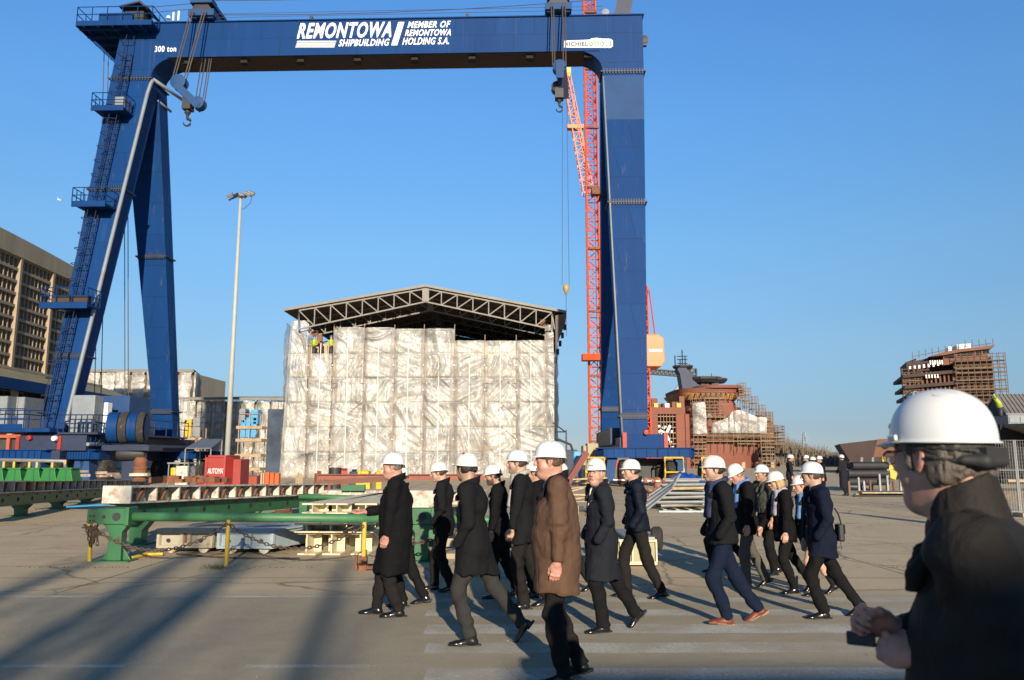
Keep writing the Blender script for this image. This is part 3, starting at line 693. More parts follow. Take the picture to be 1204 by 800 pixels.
# ------------------------------------------------------------------ wrapped sheeting
def vlat(rs, n=64): return rs.rand(n, n)
class N2:
    def __init__(s, seed): s.t = np.random.RandomState(seed).rand(128, 128)
    def __call__(s, x, y):
        xi = np.floor(x).astype(int); yi = np.floor(y).astype(int); fx = x - xi; fy = y - yi
        fx = fx * fx * (3 - 2 * fx); fy = fy * fy * (3 - 2 * fy); t = s.t
        a = t[xi % 128, yi % 128]; b = t[(xi + 1) % 128, yi % 128]; c = t[xi % 128, (yi + 1) % 128]; d = t[(xi + 1) % 128, (yi + 1) % 128]
        return (a * (1 - fx) + b * fx) * (1 - fy) + (c * (1 - fx) + d * fx) * fy

def sheet_mat():
    m = bpy.data.materials.new('plastic_sheeting'); m.use_nodes = True; n = m.node_tree.nodes; L = m.node_tree.links
    b = n['Principled BSDF']; tc = n.new('ShaderNodeTexCoord')
    def noise(sc, scale3, det=6):
        mp = n.new('ShaderNodeMapping'); mp.inputs['Scale'].default_value = scale3; L.new(tc.outputs['Object'], mp.inputs[0])
        q = n.new('ShaderNodeTexNoise'); q.inputs['Scale'].default_value = sc; q.inputs['Detail'].default_value = det; L.new(mp.outputs[0], q.inputs['Vector']); q.inputs['Distortion'].default_value = 0.6
        return q.outputs['Fac']
    a = noise(0.9, (1, 1, 1))
    r = n.new('ShaderNodeValToRGB'); L.new(a, r.inputs[0]); r.color_ramp.elements[0].position = 0.35; r.color_ramp.elements[1].position = 0.62
    r.color_ramp.elements[0].color = (0.33, 0.325, 0.315, 1); r.color_ramp.elements[1].color = (0.53, 0.525, 0.505, 1)
    L.new(r.outputs[0], b.inputs['Base Color']); b.inputs['Roughness'].default_value = 0.3; b.inputs['Specular IOR Level'].default_value = 0.9
    al = n.new('ShaderNodeMapRange'); L.new(noise(0.5, (1, 1, 1), 3), al.inputs[0]); al.inputs[1].default_value = 0.35; al.inputs[2].default_value = 0.6; al.inputs[3].default_value = 0.5; al.inputs[4].default_value = 0.82
    L.new(al.outputs[0], b.inputs['Alpha'])
    bp = n.new('ShaderNodeBump'); bp.inputs['Strength'].default_value = 0.9; bp.inputs['Distance'].default_value = 0.2
    L.new(noise(2.6, (1, 1, 0.55), 7), bp.inputs['Height']); L.new(bp.outputs[0], b.inputs['Normal'])
    return m
M_sheet = sheet_mat()
_n2 = [N2(i) for i in range(6)]
def sheet(name, P00, P10, P11, P01, nrm, parent, cellw=2.75, cellh=2.2, h=0.14, amp=0.16, seed=0, m=None):
    """a wrinkled sheet over scaffolding: every scaffold bay has its own direction of folds"""
    P00, P10, P11, P01 = [np.array(p, float) for p in (P00, P10, P11, P01)]; nrm = np.array(nrm, float); nrm /= np.linalg.norm(nrm)
    W = max(np.linalg.norm(P10 - P00), np.linalg.norm(P11 - P01)); H = max(np.linalg.norm(P01 - P00), np.linalg.norm(P11 - P10))
    nu, nv = max(4, int(W / h)), max(4, int(H / h))
    u, v = np.meshgrid(np.linspace(0, 1, nu + 1), np.linspace(0, 1, nv + 1), indexing='ij')
    P = (P00 * ((1 - u) * (1 - v))[..., None] + P10 * (u * (1 - v))[..., None] + P11 * (u * v)[..., None] + P01 * ((1 - u) * v)[..., None])
    x, y = u * W, v * H
    cx = np.floor(x / cellw); cy = np.floor(y / cellh); lx = x / cellw - cx; ly = y / cellh - cy
    rs = np.random.RandomState(seed + 5); tab = rs.rand(64, 64, 4)
    ci, cj = cx.astype(int) % 64, cy.astype(int) % 64; tt = tab[ci, cj]; tc = tab[ci, 0]
    th = (tt[..., 0] - .5) * 2.6 + .35 * (_n2[3](x * .3 + seed, y * .3) - .5)
    a = x * np.cos(th) + y * np.sin(th); bb = -x * np.sin(th) + y * np.cos(th)
    f1 = _n2[0](a * 1.7 + tc[..., 1] * 40, bb * .14 + 9) ; f2 = _n2[1](a * 3.7 + 7, bb * .28 + 3); f3 = _n2[2](x * .9 + seed, y * .9)
    bay = np.clip(np.minimum(lx, 1 - lx) * 7 + .1, 0, 1) * np.clip(np.minimum(ly, 1 - ly) * 6 + .62, 0, 1)
    d = bay * (amp * 1.5 * (1 - np.abs(f1 * 2 - 1)) + amp * .8 * (1 - np.abs(f2 * 2 - 1)) + amp * .7 * f3) * (0.35 + tc[..., 2] + .2 * tt[..., 2])
    d = d - .03
    P = P + nrm * d[..., None]
    idx = np.arange((nu + 1) * (nv + 1)).reshape(nu + 1, nv + 1)
    F = np.stack([idx[:-1, :-1], idx[1:, :-1], idx[1:, 1:], idx[:-1, 1:]], -1).reshape(-1, 4)
    V = P.reshape(-1, 3)
    if parent: 
        Mi = np.array(wmat(parent).inverted()); V = V @ Mi[:3, :3].T + Mi[:3, 3]
    return from_arrays(name, V, F, m or M_sheet, parent, smooth=True)

def lattice(b, p, q, w, n, r=0.05, diag=True, mat=0, up=(0, 0, 1), w2=None):
    """square lattice mast from p to q"""
    p, q = Vector(p), Vector(q); d = (q - p).normalized(); u = Vector(up)
    if abs(d.dot(u)) > .95: u = Vector((0, 1, 0))
    a = d.cross(u).normalized(); c = a.cross(d).normalized(); w2 = w if w2 is None else w2
    def cor(t):
        ww = (w + (w2 - w) * t) / 2; o = p.lerp(q, t)
        return [o + a * ww + c * ww, o - a * ww + c * ww, o - a * ww - c * ww, o + a * ww - c * ww]
    A, B = cor(0), cor(1)
    for i in range(4): b.beam(A[i], B[i], r * 2, mat=mat)
    for k in range(n + 1):
        C = cor(k / n)
        for i in range(4):
            if diag != 'z': b.beam(C[i], C[(i + 1) % 4], r * 1.2, mat=mat)
            if k < n:
                D = cor((k + 1) / n)
                if (k + i) % 2: b.beam(C[i], D[(i + 1) % 4], r * 1.2, mat=mat)
                else: b.beam(C[(i + 1) % 4], D[i], r * 1.2, mat=mat)

# ------------------------------------------------------------------ middle hall
M_truss = mat('truss_steel', (0.2, 0.19, 0.17), .6, var=.2)
def hall():
    Y = 70.0; base = at(493, 560, Y); 
    x0, x1 = at(334, 500, Y).x, at(652, 500, Y).x
    root = empty('covered_hall', ((x0 + x1) / 2, Y, 0), 0, 'tall hall of scaffolding wrapped in shiny white plastic sheeting under an open dark truss roof', 'hall')
    Z = lambda py: CAMZ + Y * ratio(py)
    X = lambda px, py=450: at(px, py, Y).x
    dep = 26
    # sheeting of the front, panel by panel
    cols = [336, 363, 391, 427, 463, 498, 534, 570, 607, 641, 652]
    tops = [(334, 362, 377, 'l'), (363, 390, 416, ''), (391, 427, 385.5, ''), (427, 463, 386, ''), (463, 498, 387, ''), (498, 534, 387, ''), (534, 570, 401, ''), (570, 607, 401, ''), (607, 641, 401, ''), (641, 651, 383, '')]
    for i, (a, b, t, k) in enumerate(tops):
        if k == 'l':
            q = (X(a - 1), Y, 0), (X(b + 1), Y, 0), (X(b - 1), Y, Z(t)), (X(a + 5), Y, Z(t + 1))
        else: q = (X(a), Y, 0), (X(b), Y, 0), (X(b), Y, Z(t)), (X(a), Y, Z(t))
        sheet('plastic_sheet', *q, (0, -1, 0), root, cellw=2.75, cellh=2.2, h=0.075, amp=.17, seed=i * 7)
    sheet('plastic_sheet', (x1, Y, 0), (x1, Y + dep, 0), (x1, Y + dep, Z(385)), (x1, Y, Z(385)), (1, 0, 0), root, h=.5, seed=99)
    sheet('plastic_sheet', (x0, Y + dep, 0), (x0, Y, 0), (x0, Y, Z(380)), (x0, Y + dep, Z(380)), (-1, 0, 0), root, h=.5, seed=98)
    # scaffold in front of and behind the sheets
    sc = MB()
    for px in [363, 391, 427, 463, 498, 534, 570, 607, 641, 651]:
        top = 384 if px < 540 else 396
        sc.tube([(X(px), Y - .1, 0), (X(px), Y - .1, Z(top - 2))], .035, 5)
    for px in range(345, 650, 18): sc.tube([(X(px), Y + .9, 0), (X(px), Y + .9, Z(400))], .03, 4)
    st = MB()
    for px in (377, 409, 445, 480, 516, 552, 588, 624): st.bx(X(px) - .022, X(px) + .022, Y - .42, Y - .39, 0, Z(404))
    for px in (377, 409, 445, 480, 516, 552, 588, 624, 363, 391, 427, 463, 498, 534, 570, 607, 641):
        for py in (430, 459, 488, 517, 546): st.bx(X(px) - .04, X(px) + .04, Y - .30, Y - .24, Z(py) - .05, Z(py) + .05)
    st.build('white_straps', M_white, root)
    for py in (422, 451, 480, 510, 538): sc.tube([(X(363), Y - .12, Z(py)), (X(645), Y - .12, Z(py))], .025, 4)
    for (a, pa, b, pb) in ((391, 458, 427, 428), (391, 503, 427, 473), (391, 548, 427, 520), (463, 478, 498, 428), (463, 503, 498, 458), (570, 428, 607, 457), (570, 458, 607, 490), (570, 486, 607, 517), (641, 440, 607, 410), (427, 560, 463, 512), (570, 520, 607, 560), (363, 548, 391, 500)):
        sc.tube([(X(a), Y - .16, Z(pa)), (X(b), Y - .16, Z(pb))], .028, 4)
    sc.build('scaffold_tubes', M_scaf, root)
    dk = MB()
    for i, py in enumerate((436, 465, 494, 524, 552)):
        dk.bx(X(340), X(648), Y + .12, Y + 1.2, Z(py) - .5, Z(py) + .1)
    dk.build('scaffold_deck', M_plank, root)
    bk = MB(); bk.bx(x0 + .5, x1 - .5, Y + 3.0, Y + dep, 0, Z(398)); bk.build('ship_block_inside', mat('pale_ship_block', (0.42, 0.36, 0.27), .8, var=.2), root)
    wn = MB(); wn.bx(X(379), X(391), Y + 2.9, Y + 2.99, Z(413), Z(400)); wn.build('window_opening', M_black, root)
    wn = MB(); wn.bx(X(572), X(588), Y + 2.9, Y + 2.99, Z(401), Z(396)); wn.build('window_opening', M_black, root)
    for (px, py, w, h) in ((357, 380, 3, 10), (362, 388, 8, 5), (369, 393, 6, 10), (350, 390, 3, 25), (373, 400, 2.5, 18), (636, 375, 6, 10), (644, 380, 4, 20)):
        rt = MB(); rt.bx(X(px), X(px + w), Y + .5, Y + .8, Z(py + h), Z(py)); rt.build('rusty_brace', M_rust, root)
    # roof
    xa, xr, xe = X(334), X(500), X(666)
    ya, yb = Y - 1.0, Y + dep
    ze, zr, zl = Z(371), Z(340.5), Z(368.5)
    rf = MB(); th = .25
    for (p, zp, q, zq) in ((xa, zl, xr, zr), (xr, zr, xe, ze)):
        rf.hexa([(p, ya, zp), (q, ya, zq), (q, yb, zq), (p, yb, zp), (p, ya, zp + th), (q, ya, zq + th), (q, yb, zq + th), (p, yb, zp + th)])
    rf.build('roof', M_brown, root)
    rf = MB()
    for (p, zp, q, zq) in ((xa, zl, xr, zr), (xr, zr, xe, ze)):
        rf.beam((p, ya - .05, zp + .12), (q, ya - .05, zq + .12), .12, .22)
    rf.build('roof_edge', M_truss, root)
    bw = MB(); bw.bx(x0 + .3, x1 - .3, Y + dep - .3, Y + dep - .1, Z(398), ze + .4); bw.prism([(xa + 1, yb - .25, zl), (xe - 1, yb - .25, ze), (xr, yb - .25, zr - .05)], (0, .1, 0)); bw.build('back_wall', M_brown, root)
    # hanging side curtain at the right eave
    cu = MB(); cu.prism([(xe, ya, ze), (xe - .1, ya, ze - .9), (xe - .7, ya, ze - 2.2), (x1 + .1, ya, ze - 3.4), (x1 + .1, ya, ze - .2)], (0, dep, 0)); cu.build('roof_side', mat('brown_side_sheet', (.13, .10, .085), .8), root)
    cu = MB()
    for i in range(5): cu.box((xe - .1 - i * .22, ya + 1, ze - 1.1 - i * .75), (.25, .3, .5))
    cu.build('side_clamps', M_dark, root)
    for j in range(7):
        yy = ya + .2 + j * 4.2
        tr = MB()
        N = 8
        for side in (0, 1):
            pA, zA = (xa + 1.3, zl + .1) if side == 0 else (xe - 1.3, ze + .1)
            low0 = (X(352), Z(389)) if side == 0 else (X(652), Z(389))
            tops_ = [(pA + (xr - pA) * i / N, zA + (zr - .12 - zA) * i / N) for i in range(N + 1)]
            bots_ = [(low0[0] + (xr - low0[0]) * i / N, low0[1] + (Z(357) - low0[1]) * i / N) for i in range(N + 1)]
            bots_ = [(a[0], bots_[i][1]) for i, a in enumerate(tops_)]
            r = .09 if j < 2 else .07
            for k in range(N + 1): tr.beam((tops_[k][0], yy, tops_[k][1]), (bots_[k][0], yy, bots_[k][1] + (0)), r, up=(0, 1, 0))
            for k in range(N):
                tr.beam((tops_[k][0], yy, tops_[k][1]), (bots_[k + 1][0], yy, bots_[k + 1][1]), r, up=(0, 1, 0))
                tr.beam((tops_[k][0], yy, tops_[k][1]), (tops_[k + 1][0], yy, tops_[k + 1][1]), r * 1.3, up=(0, 1, 0))
                tr.beam((bots_[k][0], yy, bots_[k][1]), (bots_[k + 1][0], yy, bots_[k + 1][1]), r * 1.3, up=(0, 1, 0))
            tr.beam((pA, yy, zA), (low0[0], yy, low0[1]), r, up=(0, 1, 0))
        tr.bx(xr - .3, xr + .3, yy - .1, yy + .1, Z(357), zr)
        tr.build('roof_truss', M_truss if j < 2 else M_dark, root)  # deeper trusses get darker metal to paint the shade under the roof
    # two workers on the scaffold
    for px, lab in ((368, 'worker in a yellow vest and blue helmet on the hall scaffold, left one'), (388, 'worker in a yellow vest and blue helmet by the dark window of the hall scaffold')):
        fig = MB(); p = Vector((X(px, 410), Y + .35, Z(417)))
        fig.lathe(p, [(.1, 0), (.16, .1), (.17, .75)], 10); ob = fig.build('person', M_dark, None, world=False, smooth=True)
        fig = MB(); fig.lathe(p, [(.15, .8), (.18, 1.0), (.17, 1.35), (.1, 1.48)], 12); fig.tube([p + Vector((-.22, 0, 1.32)), p + Vector((-.3, -.1, 1.0)), p + Vector((-.22, -.3, .8))], .07, 6); fig.tube([p + Vector((.22, 0, 1.32)), p + Vector((.3, -.1, 1.0)), p + Vector((.2, -.3, .85))], .07, 6); fig.build('vest', mat('hi_vis_yellow', (.36, .42, .04), .7), ob, smooth=True)
        fig = MB(); fig.lathe(p, [(.06, 1.45), (.1, 1.55), (.1, 1.66), (.04, 1.74)], 10); fig.build('head', mat('plain_skin', (.5, .27, .18), .6), ob, smooth=True)
        fig = MB(); fig.lathe(p, [(.15, 1.65), (.14, 1.66), (.12, 1.75), (.05, 1.82), (0, 1.83)], 12); fig.build('hard_hat', mat('blue_helmet', (.03, .12, .5), .4), ob, smooth=True)
        tag(ob, lab, 'person', 'workers on the hall scaffold')
hall()

def left_halls():
    # big wrapped hall far left
    Y = 112
    g = 'wrapped halls behind the crane'
    X = lambda px, py, Yq: at(px, py, Yq).x
    Z = lambda py, Yq: CAMZ + Yq * ratio(py)
    x0, x1 = X(60, 480, Y), X(226, 480, Y)
    root = empty('covered_hall', ((x0 + x1) / 2, Y, 0), 0, 'far hall wrapped in white sheeting with a hipped right end, behind the left crane legs', 'hall', g)
    zt = Z(438, Y)
    n = 9
    for i in range(n):
        a, b = x0 + (x1 - x0) * i / n, x0 + (x1 - x0) * (i + 1) / n
        sheet('plastic_sheet', (a, Y, 0), (b, Y, 0), (b, Y, zt), (a, Y, zt), (0, -1, 0), root, h=.3, amp=.4, cellw=3, cellh=4, seed=i * 3 + 1)
    xe = X(246, 480, Y + 14)
    sheet('plastic_sheet', (x1, Y, 0), (xe, Y + 14, 0), (xe, Y + 14, Z(452, Y + 14)), (x1, Y, zt), (.6, -1, 0), root, h=.4, amp=.3, cellw=3, seed=44)
    r = MB(); r.bx(x0 + .5, x1 - .2, Y + .6, Y + 13, 0, zt - .1); r.build('sheet_backing', M_conc, root)  # solid box added behind the sheets to block the sky showing through
    r = MB(); r.hexa([(x0 - .5, Y - .6, zt), (x1 + .2, Y - .6, zt), (xe, Y + 14, Z(452, Y + 14)), (x0, Y + 14, zt), (x0 - .5, Y - .6, zt + .35), (x1 + .1, Y - .6, zt + .4), (xe, Y + 14, Z(451, Y + 14)), (x0, Y + 14, zt + 1.8)])
    r.build('roof', M_roofg, root)
    # lower wrapped hall
    Y = 96
    x0, x1 = X(213, 500, Y), X(352, 500, Y)
    root = empty('covered_hall', ((x0 + x1) / 2, Y, 0), 0, 'lower long hall wrapped in grey white sheeting behind the lamp mast', 'hall', g)
    zt = Z(471, Y)
    n = 8
    for i in range(n):
        a, b = x0 + (x1 - x0) * i / n, x0 + (x1 - x0) * (i + 1) / n
        sheet('plastic_sheet', (a, Y, 0), (b, Y, 0), (b, Y, zt), (a, Y, zt), (0, -1, 0), root, h=.22, amp=.32, cellw=2.4, cellh=3, seed=i * 5 + 2)
    r = MB(); r.bx(x0 + .5, x1 - .2, Y + .6, Y + 15, 0, zt - .1); r.build('sheet_backing', M_conc, root)  # added backing box, keeps sky from showing through the sheets
    r = MB(); r.hexa([(x0 - .5, Y - 1, zt), (x1 + .5, Y - 1, zt), (x1 + .5, Y + 16, zt + 1.3), (x0 + 2, Y + 16, zt + 1.3), (x0 - .5, Y - 1, zt + .3), (x1 + .5, Y - 1, zt + .3), (x1 + .5, Y + 16, zt + 1.7), (x0 + 2, Y + 16, zt + 1.7)]); r.build('roof', M_roofg, root)
    r = MB()
    for i in range(18):
        x = x0 + (x1 - x0) * i / 17; r.tube([(x, Y - .5, 0), (x, Y - .5, zt)], .04, 4)
    for k in range(1, 6): r.tube([(x0, Y - .5, zt * k / 6), (x1, Y - .5, zt * k / 6)], .035, 4)
    r.build('scaffold_tubes', M_lgrey, root)
    r = MB(); xs = X(314, 520, Y - 1); r.bx(xs, X(334, 520, Y - 1), Y - 1.2, Y - .6, 0, Z(482, Y)); r.build('dark_netting', mat('dark_blue_netting', (.05, .07, .11), .9, var=.5, scale=.6), root)
left_halls()

def scaffold_tower(px0, px1, Yb, levels, label, boxes, top):
    X = lambda px: at(px, 520, Yb).x
    Z = lambda py: CAMZ + Yb * ratio(py)
    x0, x1 = X(px0), X(px1)
    root = empty('scaffold_tower', ((x0 + x1) / 2, Yb, 0), 0, label, 'scaffold', 'scaffold towers with boxes')
    b = MB()
    for x in (x0, (x0 + x1) / 2, x1):
        for y in (Yb, Yb + 1.4): b.tube([(x, y, 0), (x, y, Z(top))], .05, 5)
    b.tube([(x0, Yb - .02, .5), (x1, Yb - .02, Z(levels[-1]))], .035, 4); b.tube([(x1, Yb - .02, .5), (x0, Yb - .02, Z(levels[-1]))], .035, 4)
    for py in levels: b.tube([(x0, Yb, Z(py) + 1), (x1, Yb, Z(py) + 1)], .04, 4)
    b.build('scaffold_frame', M_scaf, root)
    for py in levels:
        d = MB(); d.bx(x0 - .2, x1 + .2, Yb - .1, Yb + 1.5, Z(py) - .25, Z(py)); d.build('scaffold_deck', M_plank, root)
    for (pa, pb, py, h, m, lab) in boxes:
        d = MB(); xa, xb = X(pa), X(pb); z = Z(py)
        d.bx(xa, xb, Yb + .1, Yb + 1.2, z + .01, z + h); d.bx(xa - .04, xb + .04, Yb + .06, Yb + 1.24, z + h * .78, z + h * .86)
        d.bx(xa + .1, xa + .2, Yb + .04, Yb + .1, z + .05, z + h - .05)
        tag(d.build('storage_box', m, None, bevel=.03), lab, 'box', 'boxes on the scaffold towers')
scaffold_tower(280, 305, 66, (550, 534, 516, 501), 'scaffold tower with blue boxes in front of the grey hall, right of the lamp mast', [(292, 301, 499, 1.25, M_cyan, 'bright blue box on the top deck of the right scaffold tower'), (279, 286, 499, 1.3, M_lgrey, 'grey box at the left of the top scaffold deck'), (281, 287, 515, 1.5, M_cyan, 'blue box on the lower deck, leftmost of three'), (287.6, 293, 515, 1.7, M_cyan, 'blue box on the lower deck, middle of three'), (293.6, 300, 515, 1.7, M_cyan, 'blue box on the lower deck, rightmost of three')], 488)
scaffold_tower(216, 234, 66, (548, 530, 515), 'scaffold tower with a yellow machine beside the rear crane leg', [(215, 223, 514, 1.5, M_yellow, 'yellow machine box on the left scaffold tower'), (225, 233, 514, 1.6, M_lgrey, 'grey box beside the yellow one on the left scaffold tower')], 503)

def office():
    az = R(-3.5); P0 = at(90, 400, 80.0); root = empty('concrete_office_block', (P0.x, P0.y, 0), 0, 'long concrete block with a grid of fins over dark windows and a sagging roof edge', 'building')
    u = Vector((math.sin(az), math.cos(az), 0)); n_out = Vector((math.cos(az), -math.sin(az), 0))   # facade faces +x
    def P(s, o, z): v = Vector((P0.x, P0.y, 0)) + u * s + n_out * o; v.z = z; return v   # s along (negative = nearer)
    zb = CAMZ + 80 * ratio(447); zt = CAMZ + 80 * ratio(336); zr = CAMZ + 80 * ratio(321)
    L = 34
    def slab(b, s0, s1, o0, o1, z0, z1): b.hexa([P(s0, o1, z0), P(s1, o1, z0), P(s1, o0, z0), P(s0, o0, z0), P(s0, o1, z1), P(s1, o1, z1), P(s1, o0, z1), P(s0, o0, z1)])
    b = MB(); slab(b, -L, 0, -14, -1.0, zb, zt); b.build('wall', M_glassd, root)
    b = MB()   # parapet, curved
    k = 16
    for i in range(k):
        s0, s1 = -L + L * i / k, -L + L * (i + 1) / k
        e = lambda s: zr + .4 * (1 - ((s + L / 2) / (L / 2)) ** 2) 
        b.hexa([P(s0, .25, zt), P(s1, .25, zt), P(s1, -14, zt), P(s0, -14, zt), P(s0, .25, e(s0)), P(s1, .25, e(s1)), P(s1, -14, e(s1)), P(s0, -14, e(s0))])
    b.build('parapet', M_conc, root)
    b = MB(); slab(b, -L, .3, -14, .35, zr + .42, zr + .55); 
    b = MB()
    rows = 9; hp = (zt - zb) / rows; bay = 5.6
    for r in range(rows + 1): slab(b, -L, 0, -1.0, .05, zb + r * hp - .13, zb + r * hp + .13)
    b.build('floor_band', M_conc2, root)
    s = 0
    while s > -L:
        b = MB(); slab(b, s - .35, s + .0, -1.0, .22, zb, zt); s -= bay; b.build('pier', M_conc2, root)
    b = MB(); s = -.35; 
    while s > -L:
        for i in range(1, 8):
            q = s - (bay - .35) * i / 8; slab(b, q - .06, q + .06, -.9, -.05, zb, zt)
        s -= bay
    b.build('fin', M_conc2, root)
    # canopy
    b = MB(); b.hexa([P(-L, .3, zb - .2), P(6, .3, zb - .2), P(6, -1, zb - .2), P(-L, -1, zb - .2), P(-L, .3, zb), P(6, .3, zb), P(6, -1, zb), P(-L, -1, zb)]); b.build('sill_band', M_conc, root)
    b = MB(); b.hexa([P(-L, 4.5, zb - 1.9), P(6, 4.5, zb - 1.9), P(6, .2, zb - .35), P(-L, .2, zb - .35), P(-L, 4.5, zb - 1.75), P(6, 4.5, zb - 1.75), P(6, .2, zb - .2), P(-L, .2, zb - .2)]); b.build('canopy_roof', mat('mossy_sheet_roof', (.22, .2, .13), .9, var=.35, scale=.8, dirt=(.16, .07, .04), dirt_amt=.3), root)
    b = MB(); slab(b, -L, 6, 4.5, 4.7, zb - 2.6, zb - 1.7); b.build('canopy_fascia', M_blue, root)
    b = MB(); slab(b, -L, 6, -14, 0, 0.02, zb - .3); b.build('opening_shade_slab', M_black, root)  # black slab puts in the shade of the opening under the canopy
    for s in range(-30, 8, 6):
        b = MB(); slab(b, s, s + .4, 4.0, 4.4, 0, zb - 1.9); b.build('canopy_column', M_conc, root)
    for s in (-2, -9, -16):
        b = MB(); slab(b, s - 4, s, .02, .1, 4.6, 7.6); wo = b.build('window', M_lgrey, root)
        b = MB()
        for i in range(4):
            for j in range(2): slab(b, s - 3.9 + i * .98, s - 3.05 + i * .98, .1, .12, 4.75 + j * 1.45, 6.05 + j * 1.45)
        b.build('pane', M_glassd, wo)
    # grey containers and red framed boxes under the canopy
    g = 'grey containers stacked by the office block'
    for (a, b_, pt, pb, Yc, m, lab) in ((-20, 10, 466, 487, 57, M_lgrey, 'pale upper left container of the stack at the left edge'), (10.5, 30, 467, 487, 58, M_lgrey, 'grey upper right container of the stack at the left edge'), (-20, 9.5, 488, 509, 57, M_lgrey, 'grey lower left container of the stack at the left edge'), (10, 29.5, 488, 509, 58, M_lgrey, 'grey lower right container of the stack, with a white label')):
        c = MB(); p = at(a, pb, Yc); q = at(b_, pt, Yc); t = empty('storage_container', ((p.x + q.x) / 2, Yc, p.z), 0, lab, 'container', g)
        c.bx(p.x, q.x, Yc, Yc + 2.4, p.z, q.z); c.build('container_body', m, t, bevel=.03)
        c = MB()
        for x in (p.x + .06, q.x - .06, (p.x + q.x) / 2): c.bx(x - .05, x + .05, Yc - .05, Yc - .003, p.z, q.z)
        c.build('frame', M_steel, t)
    p = at(-20, 559, 56); q = at(31, 511, 56)
    t = empty('red_rack', ((p.x + q.x) / 2, 56, 0), 0, 'rack with red posts and dark curtains holding up the grey containers', 'rack')
    c = MB(); c.bx(p.x, q.x, 56.2, 59.5, 0.05, q.z - .25); c.build('rack_body', mat('dark_curtain', (.035, .04, .045), .7, var=.4, scale=2), t)
    c = MB()
    for px in (-12, 9, 30): x = gX(px, 56, 2); c.bx(x - .12, x + .12, 55.9, 56.15, 0, q.z - .2)
    c.bx(p.x, q.x, 55.85, 56.1, q.z - .25, q.z - .02); c.bx(p.x, q.x, 56.1, 60.5, q.z - .2, q.z - .03)
    c.build('rack_frame', mat('red_brown_frame', (.36, .08, .045), .7), t)
office()

# ------------------------------------------------------------------ lamp mast
def lamp_mast():
    p = gp(264.5, 569); Y = 33.0; p = Vector((gX(264.5, Y, 0), Y, 0)); top = at(283, 231, Y)
    root = empty('lamp_mast', (p.x, Y, 0), 0, 'tall thin grey lamp mast with a cluster of floodlights, beside the red AUTOMAT box', 'lamp post')
    b = MB(); b.tube([p, p.lerp(top, .5), top], .125, 14, r2=.06); b.build('mast', mat('pale_mast_paint', (.36, .37, .33), .6, var=.12), root, smooth=True)
    b = MB(); b.tube([top + Vector((-.42, 0, -.12)), top + Vector((-.1, 0, .02)), top + Vector((.5, .1, .08))], .045, 6); b.lathe(top + Vector((0, 0, -.1)), [(.08, 0), (.1, .05), (.1, .2), (0, .24)], 10); b.build('cross_arm', M_steel, root)
    for (dx, dz, s, m) in ((-.42, .0, 1, 0), (-.38, -.17, .6, 1), (-.18, .02, .8, 1), (.1, .02, .9, 0), (.35, .06, 1.1, 0), (.5, .1, 1.1, 0), (.2, -.05, .7, 1)):
        b = MB(); c = top + Vector((dx, -.12, dz)); M = Matrix.Rotation(.5, 3, 'X') @ Matrix.Rotation(.4 if dx > 0 else -.5, 3, 'Y')
        b.box(c, (.26 * s, .22, .13 * s), 0, M=M); b.build('floodlight', M_steel if m == 0 else M_dark, root, bevel=.02)
    b = MB(); b.tube([top + Vector((.5, 0, .05)), top + Vector((.45, 0, -.3)), top + Vector((.2, 0, -.55)), top + Vector((.08, 0, -.6))], .012, 4); b.build('cable', M_dark, root)
lamp_mast()

